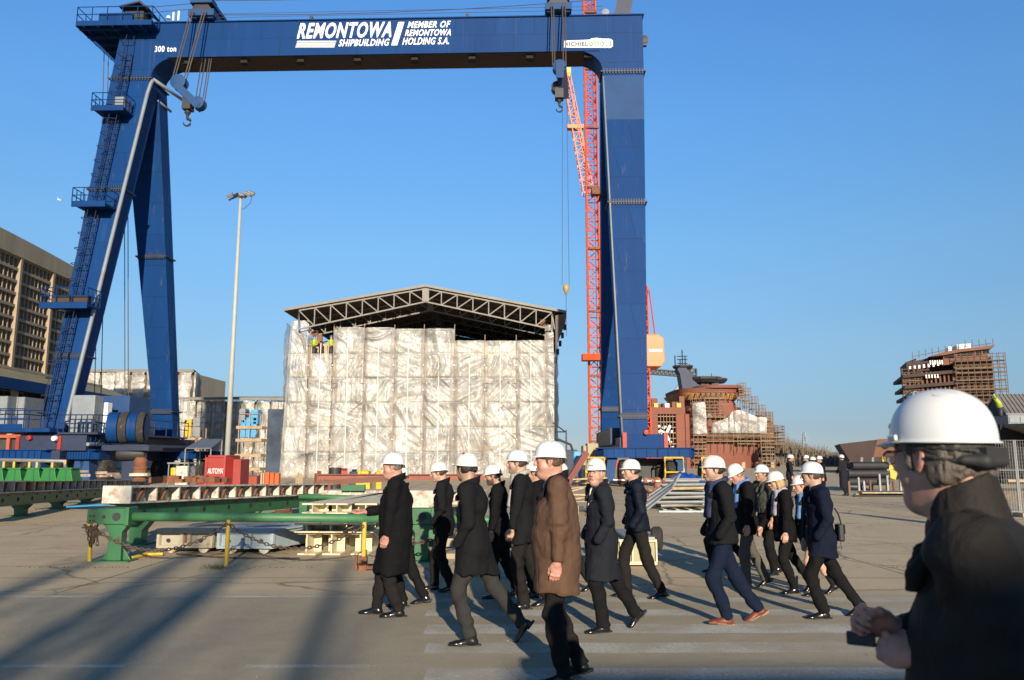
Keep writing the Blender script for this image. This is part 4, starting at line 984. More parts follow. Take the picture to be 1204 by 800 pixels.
# ------------------------------------------------------------------ far lattice cranes
def tower_crane():
    Y = 120; b = MB(); p0 = at(701.5, 560, Y); p1 = at(695, -30, Y)
    root = empty('red_lattice_crane', (p0.x, Y, 0), 0, 'very tall orange red lattice crane mast just left of the right gantry leg', 'crane')
    lattice(b, (p0.x, Y, 0), (p0.x, Y, p1.z + 6), 1.8, 56, .10)
    b.beam((p0.x - .95, Y - .9, 0), (p0.x - .95, Y - .9, p1.z + 6), .32)
    b.build('mast', M_orange, root)
    b = MB()
    for i in range(34):
        z = 4 + i * 2.5; b.tube([(p0.x + .3, Y - 1.0, z), (p0.x + .3, Y - 1.0, z + 2.5)], .06, 4)
        if i % 4 == 0: b.bx(p0.x - .9, p0.x + 1.1, Y - 1.3, Y - .9, z, z + .3)
    b.build('mast_ladder', M_rust, root)
    b = MB(); b.bx(p0.x - .2, p0.x + 1.5, Y - 1.6, Y, CAMZ + Y * ratio(232), CAMZ + Y * ratio(225)); b.build('mast_platform', M_rust, root)
    # luffing jib, head at px 662,92
    h = at(664, 88, Y); f = at(692, 228, Y)
    b = MB(); lattice(b, (f.x, Y, f.z), (h.x, Y, h.z), 1.7, 18, .07, w2=.7); lattice(b, (f.x, Y - .4, f.z + 3), (h.x + .6, Y - .4, h.z), .5, 12, .05)
    b.build('jib', M_orange2, root)
    b = MB(); b.bx(h.x - .2, h.x + 1.0, Y - .6, Y + .6, h.z - .6, h.z + 1.0); b.build('jib_head', M_yellow, root, bevel=.05)
    b = MB(); m = f.lerp(h, .55); b.bx(m.x - 1.3, m.x + 1.3, Y - .6, Y + .6, m.z - .3, m.z + .3); b.build('jib_spreader', M_orange2, root)
    b = MB(); hk = at(665.5, 340, Y)
    for dx in (-.6, .5): b.tube([(h.x + dx * .6, Y, h.z - .6), (hk.x + dx, Y, hk.z + .6)], .035, 4)
    b.tube([(hk.x, Y, hk.z), (hk.x, Y, at(666, 395, Y).z)], .04, 4); b.build('hoist_rope', M_rope, root)
    b = MB(); b.lathe((hk.x, Y, hk.z), [(.05, -1.0), (.25, -.6), (.5, 0), (.45, .6), (.1, .8)], 10); b.build('hook', mat('brass_yellow', (.4, .27, .07), .5), root, smooth=True)
    # machinery house on the right, hanging by stays
    p0 = at(762, 431, Y - 5); p1 = at(781, 393, Y - 5)
    b = MB(); b.prism([(p0.x - 3, Y - 5, p0.z + 1), (p0.x, Y - 5, p0.z), (p1.x - .5, Y - 5, p0.z), (p1.x, Y - 5, p0.z + .8), (p1.x - .1, Y - 5, p1.z - .6), (p1.x - .9, Y - 5, p1.z), (p0.x - 3, Y - 5, p1.z)], (0, 5, 0)); ho = b.build('machinery_house', M_orange2, root, bevel=.1)
    b = MB(); b.bx(p0.x + .2, p1.x - .4, Y - 5.06, Y - 5.01, p0.z + 2.2, p0.z + 2.55); b.build('name_strip', M_white, ho)
    b = MB(); a = at(763, 340, Y - 5); b.tube([(a.x, Y - 5, a.z), (p1.x - 1.2, Y - 4, p1.z)], .1, 4); b.build('stay', M_orange, root)
    b = MB(); a = at(764.5, 545, Y - 5); lattice(b, (a.x, Y - 4, 0), (a.x, Y - 4, at(764, 335, Y - 5).z), .7, 24, .1); b.build('rear_mast', M_orange, root)
    b = MB(); b.bx(p0.x - 9.5, a.x + .5, Y - 3.5, Y - .5, 0, 1.2); b.build('crane_base', M_orange, root)
    b = MB(); b.bx(p0.x - 9.5, a.x + .5, Y - 3.0, Y - 1, p0.z + 1.2, p0.z + 2.2); b.build('slewing_platform', M_orange, root)
tower_crane()

def far_crane():
    Y = 260; a = at(762, 437, Y); c = at(815, 441, Y)
    root = empty('far_tower_crane', (c.x, Y, 0), 0, 'far grey lattice boom reaching level behind the red ship', 'crane')
    b = MB(); lattice(b, a, c, 1.6, 22, .16); b.build('boom', M_dark, root)
    b = MB(); lattice(b, (c.x, Y, 0), (c.x, Y, c.z + 2), 2.0, 14, .16); b.build('tower', M_dark, root)
    Y = 230; a = at(788, 470, Y); c = at(806, 447, Y)
    root = empty('far_tower_crane', (a.x, Y, 0), 0, 'small pale crane arm slanting up behind the red ship', 'crane')
    b = MB(); b.beam(a, c, 1.2, 1.6); b.build('arm', M_lgrey, root); b = MB(); b.beam((a.x, Y, 0), a, 1.5, 1.5); b.build('column', M_lgrey, root)
far_crane()

# ------------------------------------------------------------------ red ship
def hull_loft(b, secs, m=0, close=True):
    """secs: list of rings of equal length"""
    n = len(secs[0]); vs = [p for s in secs for p in s]; fs = []
    for i in range(len(secs) - 1):
        for k in range(n if close else n - 1):
            k2 = (k + 1) % n; fs.append((i * n + k, i * n + k2, (i + 1) * n + k2, (i + 1) * n + k))
    if close: fs.append(tuple(range(n - 1, -1, -1))); fs.append(tuple((len(secs) - 1) * n + k for k in range(n)))
    b.add(vs, fs, m)
def scaf_grid(b, P, us, zs, r=.05, dz=.15, dy=1.2):
    """scaffold along a path: P(u) gives the ground point and outward normal"""
    for u in us:
        p, n = P(u)
        for o in (0, dy): b.tube([(p.x + n.x * o, p.y + n.y * o, zs[0] - 1.5), (p.x + n.x * o, p.y + n.y * o, zs[-1] + 1.2)], r, 4)
    for z in zs:
        for i in range(len(us) - 1):
            p, n = P(us[i]); q, nn = P(us[i + 1])
            b.tube([(p.x + n.x * dy, p.y + n.y * dy, z + 1), (q.x + nn.x * dy, q.y + nn.y * dy, z + 1)], r, 4)
            b.tube([(p.x + n.x * dy, p.y + n.y * dy, z + .5), (q.x + nn.x * dy, q.y + nn.y * dy, z + .5)], r, 4)
            b.hexa([(p.x, p.y, z - .1), (q.x, q.y, z - .1), (q.x + nn.x * dy, q.y + nn.y * dy, z - .1), (p.x + n.x * dy, p.y + n.y * dy, z - .1), (p.x, p.y, z + .05), (q.x, q.y, z + .05), (q.x + nn.x * dy, q.y + nn.y * dy, z + .05), (p.x + n.x * dy, p.y + n.y * dy, z + .05)], 1)
def red_ship():
    Y = 130.0
    X = lambda px, dy=0: gX(px, Y + dy, 8)
    Z = lambda py, dy=0: CAMZ + (Y + dy) * ratio(py)
    root = empty('ship_under_construction', (X(850), Y, 0), 0, 'red oxide ship with a rounded bow, dark mast and scaffolding, being built beyond the yard', 'ship')
    # aft block with a large opening
    xa, xb = X(764), X(806); xo0, xo1 = X(773.5), X(795); zo0, zo1 = Z(529), Z(487)
    zt = Z(479)
    b = MB()
    b.bx(xa, xo0, Y, Y + 24, 0, zt); b.bx(xo1, xb, Y, Y + 24, 0, zt); b.bx(xo0, xo1, Y, Y + 24, 0, zo0); b.bx(xo0, xo1, Y, Y + 24, zo1, zt)
    b.build('aft_hull', M_oxide, root)
    b = MB(); b.bx(xo0, xo1, Y + 4, Y + 4.2, zo0, zo1); b.build('deck_opening', M_black, root)
    b = MB()
    for i in range(7):
        x = xo0 + (xo1 - xo0) * i / 6; b.tube([(x, Y + .3, zo0), (x, Y + .3, zo1)], .06, 4)
    for i in range(7):
        z = zo0 + (zo1 - zo0) * i / 6.5; b.bx(xo0, xo1, Y + .3, Y + .42, z, z + .12)
    for k in range(26):
        x = random.uniform(xo0 + .2, xo1 - .4); z = random.uniform(zo0, zo1 - 1.5); b.box((x, Y + 1 + random.random(), z), (random.uniform(.2, .7), .3, random.uniform(.1, .5)), 1)
    b.tube([((xo0 + xo1) / 2 + .2, Y + .1, zo0 + 1.5), ((xo0 + xo1) / 2 - .2, Y + .1, zo0 + 2.6), ((xo0 + xo1) / 2 + .5, Y + .1, zo0 + 4)], .25, 6, 1)
    b.tube([((xo0 + xo1) / 2 - .2, Y + .1, zo0 + 2.6), ((xo0 + xo1) / 2 - 1.2, Y + .1, zo0 + 3.2)], .2, 6, 1)
    b.build('inner_scaffold', [M_scaf, M_white], root)
    for px in (783, 806):
        for py in (535, 541): 
            b = MB(); b.bx(X(px), X(px + 6), Y - .05, Y - .01, Z(py + 2), Z(py)); b.build('hull_opening', M_black, root)
    b = MB()
    for (px, w, h) in ((768, 7, 2.6), (775, 4, 1.0), (781, 9, 1.2), (792, 8, 1.6), (801, 6, 3.2)): b.bx(X(px), X(px + w), Y + 1, Y + 3, zt, zt + h * .6)
    b.build('deck_housing', M_oxide, root)
    for px, m in ((770, M_yellow), (783, M_white), (797, M_yellow)):
        b = MB(); b.bx(X(px), X(px + 5), Y + .5, Y + 1, zt, zt + .7); b.build('deck_gear', m, root)
    # bow hull: rings in plan, half ellipse bulging right and towards the viewer
    cxp, rx = X(836), X(930) - X(836)
    def ring(z, k, back=20):   # k: outward fraction
        pts = []
        for i in range(25):
            t = R(-90 + 180 * i / 24)
            c = math.cos(t); s = math.sin(t)
            pts.append(Vector((cxp + rx * k * (abs(c) ** .8), Y + 9 + s * 9.5 * min(1, k + .12), z)))
        return [Vector((xb - .1, Y - .3, z))] + pts + [Vector((xb - .1, Y + 18.5, z))]
    secs = [ring(0, .78), ring(1.2, .81), ring(3.0, .89), ring(4.8, .97), ring(5.6, 1.0), ring(7.2, .985), ring(8.3, .93), ring(8.9, .86)]
    b = MB(); hull_loft(b, secs); b.build('bow_hull', M_oxide, root, auto=True)
    # superstructure
    def tier(pxa, pxb, z0, z1, m, flare=0, y0=1.5, y1=17, name='deckhouse', n=20, parent=root):
        x0, x1 = X(pxa), X(pxb); cx = (x0 + x1) / 2; hw = (x1 - x0) / 2; cy = Y + (y0 + y1) / 2; hd = (y1 - y0) / 2
        r0 = []; r1 = []
        for i in range(n * 2):
            t = 2 * math.pi * i / (n * 2); c, s = math.cos(t), math.sin(t)
            q = (abs(c) ** 4 + abs(s) ** 4) ** -.25
            r0.append(Vector((cx + hw * c * q, cy + hd * s * q, z0))); r1.append(Vector((cx + (hw + flare) * c * q, cy + (hd + flare) * s * q, z1)))
        b = MB(); hull_loft(b, [r0, r1]); return b.build(name, m, parent, auto=True)
    tier(806, 882, 7.6, Z(478), M_oxide, 0)
    tier(860, 908, 7.8, Z(489), M_oxide, -1.2, 4, 15)
    tier(812, 878, Z(480), Z(467), M_oxide, -.6)
    tier(806, 876, Z(469), Z(461), M_ochre, .9, name='bridge_windows')
    tier(802, 884, Z(461.5), Z(456), M_oxide, .2, 0.5, 17, name='bridge_roof')
    tier(822, 882, Z(456.2), Z(452.5), M_oxide, -.3, -.2, 14, name='bridge_roof')
    # raked shoulder from bridge down to the bow
    b = MB(); b.prism([(X(868), Y + 2, Z(471)), (X(873), Y + 2, Z(483)), (X(881), Y + 2, Z(491)), (X(897), Y + 2, Z(498)), (X(905), Y + 2, Z(500)), (X(850), Y + 2, Z(500)), (X(850), Y + 2, Z(471))], (0, 13, 0)); b.build('raked_shoulder', M_oxide, root)
    b = MB()
    for i in range(11):
        px = 814 + i * 6; b.bx(X(px), X(px) + .18, Y + .3, Y + .5, Z(469.5), Z(461.5))
    b.build('window_frame', M_rust, root)
    # dark mast
    b = MB(); yb = Y + 7
    b.prism([(X(815), yb, Z(456)), (X(840), yb, Z(456)), (X(842), yb, Z(450)), (X(833), yb, Z(447)), (X(827), yb, Z(437)), (X(820), yb, Z(427)), (X(811), yb, Z(427)), (X(809), yb, Z(429)), (X(812), yb, Z(434))], (0, 3, 0))
    b.build('mast_base', M_dblue, root)
    b = MB(); b.lathe((X(818), yb + 1.5, Z(429)), [(0, 0), (1.3, .1), (1.8, .5), (1.8, .8), (0, .9)], 14); b.lathe((X(845), yb + 1.5, Z(446)), [(0, 0), (2.4, .1), (3.0, .7), (3.0, 1.1), (0, 1.2)], 14); b.lathe((X(857), yb + 1.5, Z(446)), [(0, 0), (1.8, .1), (2.3, .6), (2.3, .9), (0, 1)], 14)
    b.bx(X(848), X(860), yb, yb + 3, Z(452), Z(445.5)); b.bx(X(838), X(851), yb, yb + 2.5, Z(453), Z(446))
    b.build('mast_platform', M_dark, root)
    b = MB(); x = X(817)
    for dx, h0, h1 in ((-1.3, 428, 411), (-.4, 428, 416), (0, 427, 404), (.5, 427, 413), (1.3, 428, 422)): b.tube([(x + dx, yb + 1, Z(h0)), (x + dx, yb + 1, Z(h1))], .1, 4)
    for z in (421, 416, 412): b.tube([(x - .9, yb + 1, Z(z)), (x + .9, yb + 1, Z(z))], .08, 4)
    b.build('antenna', M_dark, root); b = MB()
    for px, h in ((842, 436), (846, 440), (853, 433), (858, 440)): b.tube([(X(px), yb + 1, Z(447)), (X(px), yb + 1, Z(h))], .06, 4)
    for (p0, p1, py) in ((842, 862, 442), (850, 862, 439)): b.tube([(X(p0), yb, Z(py)), (X(p1), yb, Z(py))], .05, 4)
    b.build('antenna', M_dark, root)
    # sheets hung on the hull
    yy = Y - 1.6
    sheet('plastic_sheet', (X(812.5), yy, Z(511)), (X(827), yy, Z(511)), (X(826), yy, Z(474)), (X(811.5), yy, Z(475)), (0, -1, 0), root, h=.3, amp=.3, cellw=3, cellh=5, seed=3)
    pts = [(833, 510, 498), (842, 510, 496), (852, 510, 492), (858, 510, 484), (866, 510, 483), (874, 510, 486), (886, 510, 491), (897, 510, 492)]
    for (p, q) in zip(pts, pts[1:]):
        sheet('plastic_sheet', (X(p[0]), yy, Z(p[1])), (X(q[0]), yy, Z(q[1])), (X(q[0]), yy, Z(q[2])), (X(p[0]), yy, Z(p[2])), (0, -1, 0), root, h=.25, amp=.35, cellw=2, cellh=2, seed=int(p[0]))
    # scaffolds
    sc = MB()
    def line(pa, pb, oy):
        xa_, xb_ = X(pa), X(pb)
        return lambda u: (Vector((xa_ + (xb_ - xa_) * u, Y + oy, 0)), Vector((0, -1, 0)))
    U = lambda n: [i / n for i in range(n + 1)]
    scaf_grid(sc, line(812, 827, -.5), U(3), [Z(z) for z in (552, 544, 536, 528, 520, 512, 500, 488, 477)][::1])
    scaf_grid(sc, line(827, 905, -.5), U(10), [Z(z) for z in (519, 513)])
    scaf_grid(sc, line(890, 905, -.5), U(3), [Z(z) for z in (550, 542, 534, 526, 518, 510, 502, 494)])
    scaf_grid(sc, line(826, 850, -.5), U(4), [Z(z) for z in (491, 484, 477, 469)])
    def bowc(k, a0, a1):
        def f(u):
            t = R(a0 + (a1 - a0) * u); return (Vector((cxp + rx * k * math.cos(t), Y + 9 + math.sin(t) * 9.8, 0)), Vector((math.cos(t), math.sin(t), 0)))
        return f
    scaf_grid(sc, bowc(1.02, -75, 20), U(8), [Z(z) for z in (522, 514, 507)])
    for i, (px, z0, z1) in enumerate(((870, 470, 458), (876, 478, 464), (884, 488, 474), (892, 495, 484), (900, 500, 492))):
        scaf_grid(sc, line(px, px + 8, 1.0), U(2), [Z(z0), Z((z0 + z1) / 2), Z(z1)])
    sc.build('scaffold', [mat('brown_scaffold', (.22, .15, .105), .8), mat('brown_planks', (.24, .16, .095), .85, var=.3)], root)
    # anchor pocket and portholes
    for (px, py, r) in ((833, 491, .5), (893, 533, .9), (897, 509, .6)):
        b = MB(); b.lathe((X(px), Y - .55, Z(py)), [(0, 0), (r, 0), (r, .12), (0, .12)], 14, axis=(0, -1, 0)); b.build('porthole', M_black if px > 840 else M_lgrey, root)
    b = MB()
    for i in range(9): b.bx(X(770 + i * 17), X(774 + i * 17), Y + 1, Y + 3, 0, 1.0)
    b.build('keel_block', M_conc, root)
red_ship()

# ------------------------------------------------------------------ right background
def ship_block():
    Y = 88
    X = lambda px: gX(px, Y, 3); Z = lambda py: CAMZ + Y * ratio(py)
    root = empty('ship_hull_section', (X(1040), Y, 0), 0, 'dark brown ship hull section with a slanted end and a rusty upper side', 'ship section')
    b = MB(); b.prism([(X(991), Y, Z(522)), (X(1001), Y, Z(541)), (X(1001), Y, .5), (X(1125), Y, .5), (X(1125), Y, Z(514)), (X(1033), Y, Z(517))], (0, 14, 0)); b.build('hull', M_brown, root)
    b = MB(); b.prism([(X(1027), Y - .03, Z(538)), (X(1033), Y - .03, Z(516.5)), (X(1125), Y - .03, Z(513)), (X(1125), Y - .03, Z(531))], (0, .025, 0)); b.build('rusty_side', M_oxide2, root)
    for px in (1001, 1018):
        b = MB(); b.bx(X(px), X(px + 4), Y - .04, Y - .01, Z(549), Z(543)); b.build('plate_patch', M_ochre, root)
    b = MB(); b.lathe((X(1041), Y - .05, Z(524.5)), [(0, 0), (.35, 0), (.35, .1), (0, .1)], 12, axis=(0, -1, 0)); b.build('hole', M_black, root)
    root.rotation_euler.z = R(-20)
    # tower block above
    Y = 120
    X = lambda px, d=0: gX(px, Y + d, 14); Z = lambda py, d=0: CAMZ + (Y + d) * ratio(py)
    root = empty('ship_superstructure', (X(1118), Y, 0), 0, 'rusty unfinished ship superstructure tower ringed by scaffold decks, above the foreground helmet', 'ship section')
    b = MB(); b.bx(X(1092), X(1160), Y, Y + 14, 0, Z(437)); b.prism([(X(1122), Y - .3, 0), (X(1161), Y - .3, 0), (X(1161), Y - .3, Z(421)), (X(1122), Y - .3, Z(421))], (0, 10, 0)); b.build('wall', M_oxide2, root)
    b = MB(); b.bx(X(1080), X(1124), Y + 2.5, Y + 12, Z(474), Z(424)); b.build('open_decks', M_brown, root)
    b = MB()
    for i in range(12): x = X(1069 + i * 4.6); b.bx(x - .12, x + .12, Y - .8, Y - .5, Z(472), Z(437)); b.bx(x + .3, x + 1.1, Y - .3, Y, Z(451), Z(446 - i % 3))
    b.build('deck_post', M_oxide2, root)
    for (pa, pb, py, h) in ((1066, 1126, 440, .5), (1067, 1130, 453, .5), (1068, 1130, 464, .5), (1074, 1130, 473, .4)):
        b = MB(); b.hexa([(X(pa), Y - 1.5, Z(py) - h), (X(pb), Y - 1.5, Z(py - 4) - h), (X(pb), Y + 12, Z(py - 4) - h), (X(pa), Y + 12, Z(py) - h), (X(pa), Y - 1.5, Z(py)), (X(pb), Y - 1.5, Z(py - 4)), (X(pb), Y + 12, Z(py - 4)), (X(pa), Y + 12, Z(py))]); b.build('deck', M_brown, root)
    b = MB(); b.prism([(X(1072), Y, Z(436)), (X(1072), Y, Z(424)), (X(1083), Y, Z(420)), (X(1083), Y, Z(423)), (X(1096), Y, Z(420)), (X(1096), Y, Z(435))], (0, 8, 0)); b.build('deckhouse', M_brown, root)
    b = MB(); b.prism([(X(1110), Y - 1, Z(430)), (X(1111), Y - 1, Z(417)), (X(1158), Y - 1, Z(412)), (X(1156), Y - 1, Z(426)), (X(1140), Y - 1, Z(428))], (0, 9, 0)); b.build('bridge', M_oxide2, root)
    b = MB(); b.prism([(X(1095), Y - 1.6, Z(420)), (X(1110), Y - 1.6, Z(415.5)), (X(1128), Y - 1.6, Z(412.5)), (X(1164), Y - 1.6, Z(409.5)), (X(1160), Y - 1.6, Z(413.5)), (X(1128), Y - 1.6, Z(416)), (X(1110), Y - 1.6, Z(419))], (0, 10, 0)); b.build('bridge_roof', M_oxide2, root)
    for (a, c, py0, py1) in ((1112, 1123, 422, 418), (1126, 1143, 420, 415.5), (1145, 1150, 420, 415), (1152, 1158, 419, 414.5)):
        b = MB(); b.bx(X(a), X(c), Y - 1.1, Y - 1.01, Z(py0), Z(py1)); b.build('window_opening', M_black, root)
    b = MB(); b.bx(X(1119), X(1127), Y + 1, Y + 4, Z(412), Z(407)); b.bx(X(1127), X(1142), Y, Y + 4, Z(411), Z(405.5)); b.build('white_cover', M_white, root)
    b = MB()
    for i in range(9):
        px = 1074 + i * 5; b.bx(X(px), X(px + 2), Y - .8, Y - .6, Z(434 - i * .6), Z(430 - i * .6))
    for i in range(6):
        px = 1096 + i * 2.5; b.bx(X(px), X(px + 1.3), Y - 1, Y - .8, Z(429), Z(424))
    for i in range(5):
        px = 1090 + i * 3; b.bx(X(px), X(px + 1.3), Y - 1.6, Y - 1.4, Z(445), Z(441))
    b.build('white_stanchion', M_white, root)
    sc = MB()
    def line(pa, pb, oy):
        xa_, xb_ = X(pa), X(pb)
        return lambda u: (Vector((xa_ + (xb_ - xa_) * u, Y + oy, 0)), Vector((0, -1, 0)))
    U = lambda n: [i / n for i in range(n + 1)]
    scaf_grid(sc, line(1121, 1172, -.8), U(8), [Z(z) for z in (520, 511, 502, 493, 484, 475, 467, 460, 449, 440, 435, 427)], r=.05)
    scaf_grid(sc, line(1066, 1086, .2), U(3), [Z(z) for z in (466, 460, 453, 447, 441)], r=.05)
    for i in range(13):
        px = 1078 + i * 7; zz = Z(421.5 - i * 1.05 if i < 8 else 410.5); sc.tube([(X(px), Y - 1.4, zz), (X(px), Y - 1.4, zz + 1.1)], .05, 4)
    sc.tube([(X(1078), Y - 1.4, Z(419)), (X(1128), Y - 1.4, Z(410.5)), (X(1160), Y - 1.4, Z(407.5))], .05, 4)
    sc.build('scaffold', [mat('dark_scaffold', (.17, .115, .08), .8), mat('dark_planks', (.17, .115, .07), .85, var=.3)], root)
    root.rotation_euler.z = R(-20)
    # stair tower left of it
    root = empty('stair_tower', (X(1058), Y, 0), 0, 'pale blue lattice stair leaning against the superstructure tower, behind the helmet', 'stair')
    sc = MB(); lattice(sc, (X(1055), Y - 2, 0), (X(1055), Y - 2, Z(490)), 1.5, 8, .07); lattice(sc, (X(1055), Y - 2, Z(492)), (X(1068), Y - 2, Z(464)), 1.4, 6, .08); sc.build('stair_frame', M_lgrey, root)
ship_block()

def shed():
    Y = 55
    X = lambda px, d=0: gX(px, Y + d, 4); Z = lambda py, d=0: CAMZ + (Y + d) * ratio(py)
    root = empty('grey_shed', (X(1180), Y, 0), 0, 'grey shed with a pitched sheet roof and netted gable at the right edge', 'shed')
    A = at(1184.5, 488, Y); T = at(1170, 465.5, Y + 4); Bk = at(1150, 499, Y + 8); off = at(1290, 488, Y) - A
    G = lambda v: Vector((v.x, v.y, 0))
    b = MB(); b.prism([G(A), A, T, Bk, G(Bk)], (.12, 0, 0)); b.build('gable', mat('dark_netting', (.05, .05, .05), .9, var=.5, scale=3), root)
    b = MB()
    for (p, q) in ((A, T), (T, Bk)): b.beam(p + Vector((-.05, -.05, .05)), q + Vector((-.05, -.05, .05)), .12)
    for k in range(1, 5):
        p = A.lerp(Bk, k / 5); b.beam(G(p) + Vector((-.06, 0, 0)), p, .07)
    b.build('gable_frame', M_lgrey, root)
    b = MB(); b.hexa([A, A + off, T + off, T, A + Vector((0, 0, .12)), A + off + Vector((0, 0, .12)), T + off + Vector((0, 0, .12)), T + Vector((0, 0, .12))]); b.build('roof', M_roofg, root)
    b = MB()
    for i in range(22):
        o = off * (i / 21); b.beam(A + o + Vector((0, -.02, .14)), T + o + Vector((0, 0, .14)), .05, .05)
    b.build('roof_rib', M_roofg, root)
    b = MB(); b.bx(X(1185), X(1290), Y - .1, Y + 6, 0, Z(488.6)); b.build('wall', M_lgrey, root)
    b = MB()
    for i in range(8): b.bx(X(1186 + i * 13), X(1197 + i * 13), Y - .15, Y - .11, Z(497), Z(490.5))
    b.build('window_strip', mat('grey_glass', (.25, .28, .28), .3), root)
    b = MB(); b.prism([(X(1164), Y - 4, Z(498, -4)), (X(1290), Y - 4, Z(498, -4)), (X(1290), Y - 4, Z(513, -4)), (X(1192), Y - 4, Z(512, -4)), (X(1164), Y - 4, Z(502, -4))], (0, 3.5, .1)); b.build('lean_to_roof', mat('grey_awning', (.19, .175, .16), .85, var=.2), root)
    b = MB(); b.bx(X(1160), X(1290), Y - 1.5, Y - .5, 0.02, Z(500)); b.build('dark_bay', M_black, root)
    b = MB(); b.bx(X(1194), X(1290), Y - 4, Y - 2, Z(545, -4), Z(514, -4)); b.build('orange_door', M_orange2, root)
    b = MB(); b.prism([(X(1180), Y - 4.2, Z(531)), (X(1182), Y - 4.2, Z(528)), (X(1188), Y - 4.2, Z(548)), (X(1183), Y - 4.2, Z(549))], (0, .05, 0)); b.build('red_flag_cloth', M_redp, root)
    # worker on shed
    p = Vector((X(1170.5), Y - .7, Z(491)))
    fig = MB(); fig.lathe(p, [(.1, 0), (.15, .1), (.16, .7)], 10); ob = fig.build('person', M_dark, None, smooth=True)
    tag(ob, 'worker in a hi-vis jacket bending at the gable of the grey shed', 'person')
    fig = MB(); fig.tube([p + Vector((0, 0, .65)), p + Vector((-.1, 0, 1.0)), p + Vector((-.3, 0, 1.3))], .2, 8, r2=.14); fig.tube([p + Vector((-.3, -.1, 1.25)), p + Vector((-.5, -.2, 1.55))], .07, 6); fig.build('jacket', mat('hi_vis_yellow', (.36, .42, .04), .7), ob, smooth=True)
    fig = MB(); fig.lathe(p + Vector((-.38, 0, 1.28)), [(.06, 0), (.11, .1), (.1, .2), (0, .26)], 10); fig.build('hard_hat', M_white, ob, smooth=True)
shed()

def distant():
    # wood on the horizon
    rs = np.random.RandomState(3)
    def wood(name, px0, px1, Y, ztop, n, m, prof=None):
        V = []; F = []
        x0, x1 = gX(px0, Y), gX(px1, Y)
        for i in range(n):
            t = rs.rand(); x = x0 + (x1 - x0) * t; y = Y + rs.rand() * 25
            h = ztop(t) * (0.6 + .5 * rs.rand())
            k = len(V); base = Vector((x, y, 0)); 
            for j in range(9):
                a = rs.rand() * 6.28; z0 = h * (.1 + .6 * rs.rand()); l = h * (.25 + .3 * rs.rand()); sp = .35
                p = Vector((x, y, z0)); q = p + Vector((math.cos(a) * l * sp, math.sin(a) * l * sp, l))
                w_ = .09
                k = len(V); V += [p + Vector((-w_, 0, 0)), p + Vector((w_, 0, 0)), q]; F.append((k, k + 1, k + 2))
                V += [p + Vector((0, -w_, 0)), p + Vector((0, w_, 0)), q + Vector((0, .1, 0))]; F.append((k + 3, k + 4, k + 5))
            k = len(V); V += [Vector((x - .15, y, 0)), Vector((x + .15, y, 0)), Vector((x, y, h))]; F.append((k, k + 1, k + 2))
        o = from_arrays(name, V, F, m); return o
    mt = mat('bare_winter_branches', (.16, .13, .10), .9, var=.3)
    tag(wood('far_wood', 925, 1000, 190, lambda t: 7.0 - 4.5 * t, 700, mt), 'bare winter wood on the horizon right of the red ship', 'trees', kind='stuff')
    tag(wood('low_scrub', 880, 1060, 150, lambda t: 2.0, 500, mt), 'low scrub along the far edge of the yard', 'bushes', kind='stuff')
    hz = mat('hazy_low_hills', (.10, .11, .11), .9, var=.2, scale=.01)
    b = MB(); pts = []
    for i in range(60):
        x = -1600 + 3200 * i / 59; pts.append((x, 1400, 8 + 7 * rs.rand() + 6 * math.sin(i * .6)))
    for (p, q) in zip(pts, pts[1:]): b.hexa([(p[0], 1400, 0), (q[0], 1400, 0), (q[0], 1600, 0), (p[0], 1600, 0), (p[0], 1400, p[2]), (q[0], 1400, q[2]), (q[0], 1600, q[2]), (p[0], 1600, p[2])])
    tag(b.build('far_hills', hz), kind='structure')
    # white building
    Y = 230; X = lambda px: gX(px, Y, 4); Z = lambda py: CAMZ + Y * ratio(py)
    root = empty('white_building', (X(985), Y, 0), 0, 'low white building with window strips on the horizon, between the helmets', 'building')
    b = MB(); b.bx(X(973), X(1000), Y, Y + 20, 0, Z(536.5)); b.build('wall', M_white, root)
    for i in range(5):
        b = MB(); b.bx(X(974.5 + i * 5), X(977.8 + i * 5), Y - .1, Y - .02, Z(542), Z(539)); b.build('window', M_lgrey, root)
    b = MB(); b.bx(X(979), X(991), Y - 8, Y - 4, 0, Z(545)); b.build('annex', M_lgrey, root)
    # pylons
    for px, top, Yp, lab in ((946, 508, 520, 'tall far electricity pylon rising between the red ship and the hull section'), (932, 519, 560, 'smaller far electricity pylon just right of the ship bow')):
        X = lambda p: gX(p, Yp, 10)
        zt = CAMZ + Yp * ratio(top); root = empty('pylon', (X(px), Yp, 0), 0, lab, 'pylon')
        b = MB(); lattice(b, (X(px), Yp, 0), (X(px), Yp, zt), 4.0, 8, .16, w2=.8); b.build('tower', M_lgrey, root)
        for i, k in enumerate((.72, .84, .95)):
            b = MB(); b.beam((X(px) - 3.4 + i * .6, Yp, zt * k), (X(px) + 3.4 - i * .6, Yp, zt * k), .3); b.build('cross_arm', M_lgrey, root)
    b = MB(); p = at(69.5, 235, 110)
    b.tube([p + Vector((-.25, 0, 0)), p, p + Vector((.22, 0, -.02))], .06, 6, r2=.03); b.prism([p + Vector((-.05, 0, .02)), p + Vector((-.45, .1, .38)), p + Vector((.1, 0, .04))], (0, .03, .0)); b.prism([p + Vector((-.05, 0, .02)), p + Vector((.35, -.2, -.3)), p + Vector((.1, 0, .04))], (0, .03, 0))
    tag(b.build('seagull', M_white), 'small white gull flying left of the inclined crane leg', 'bird')
distant()
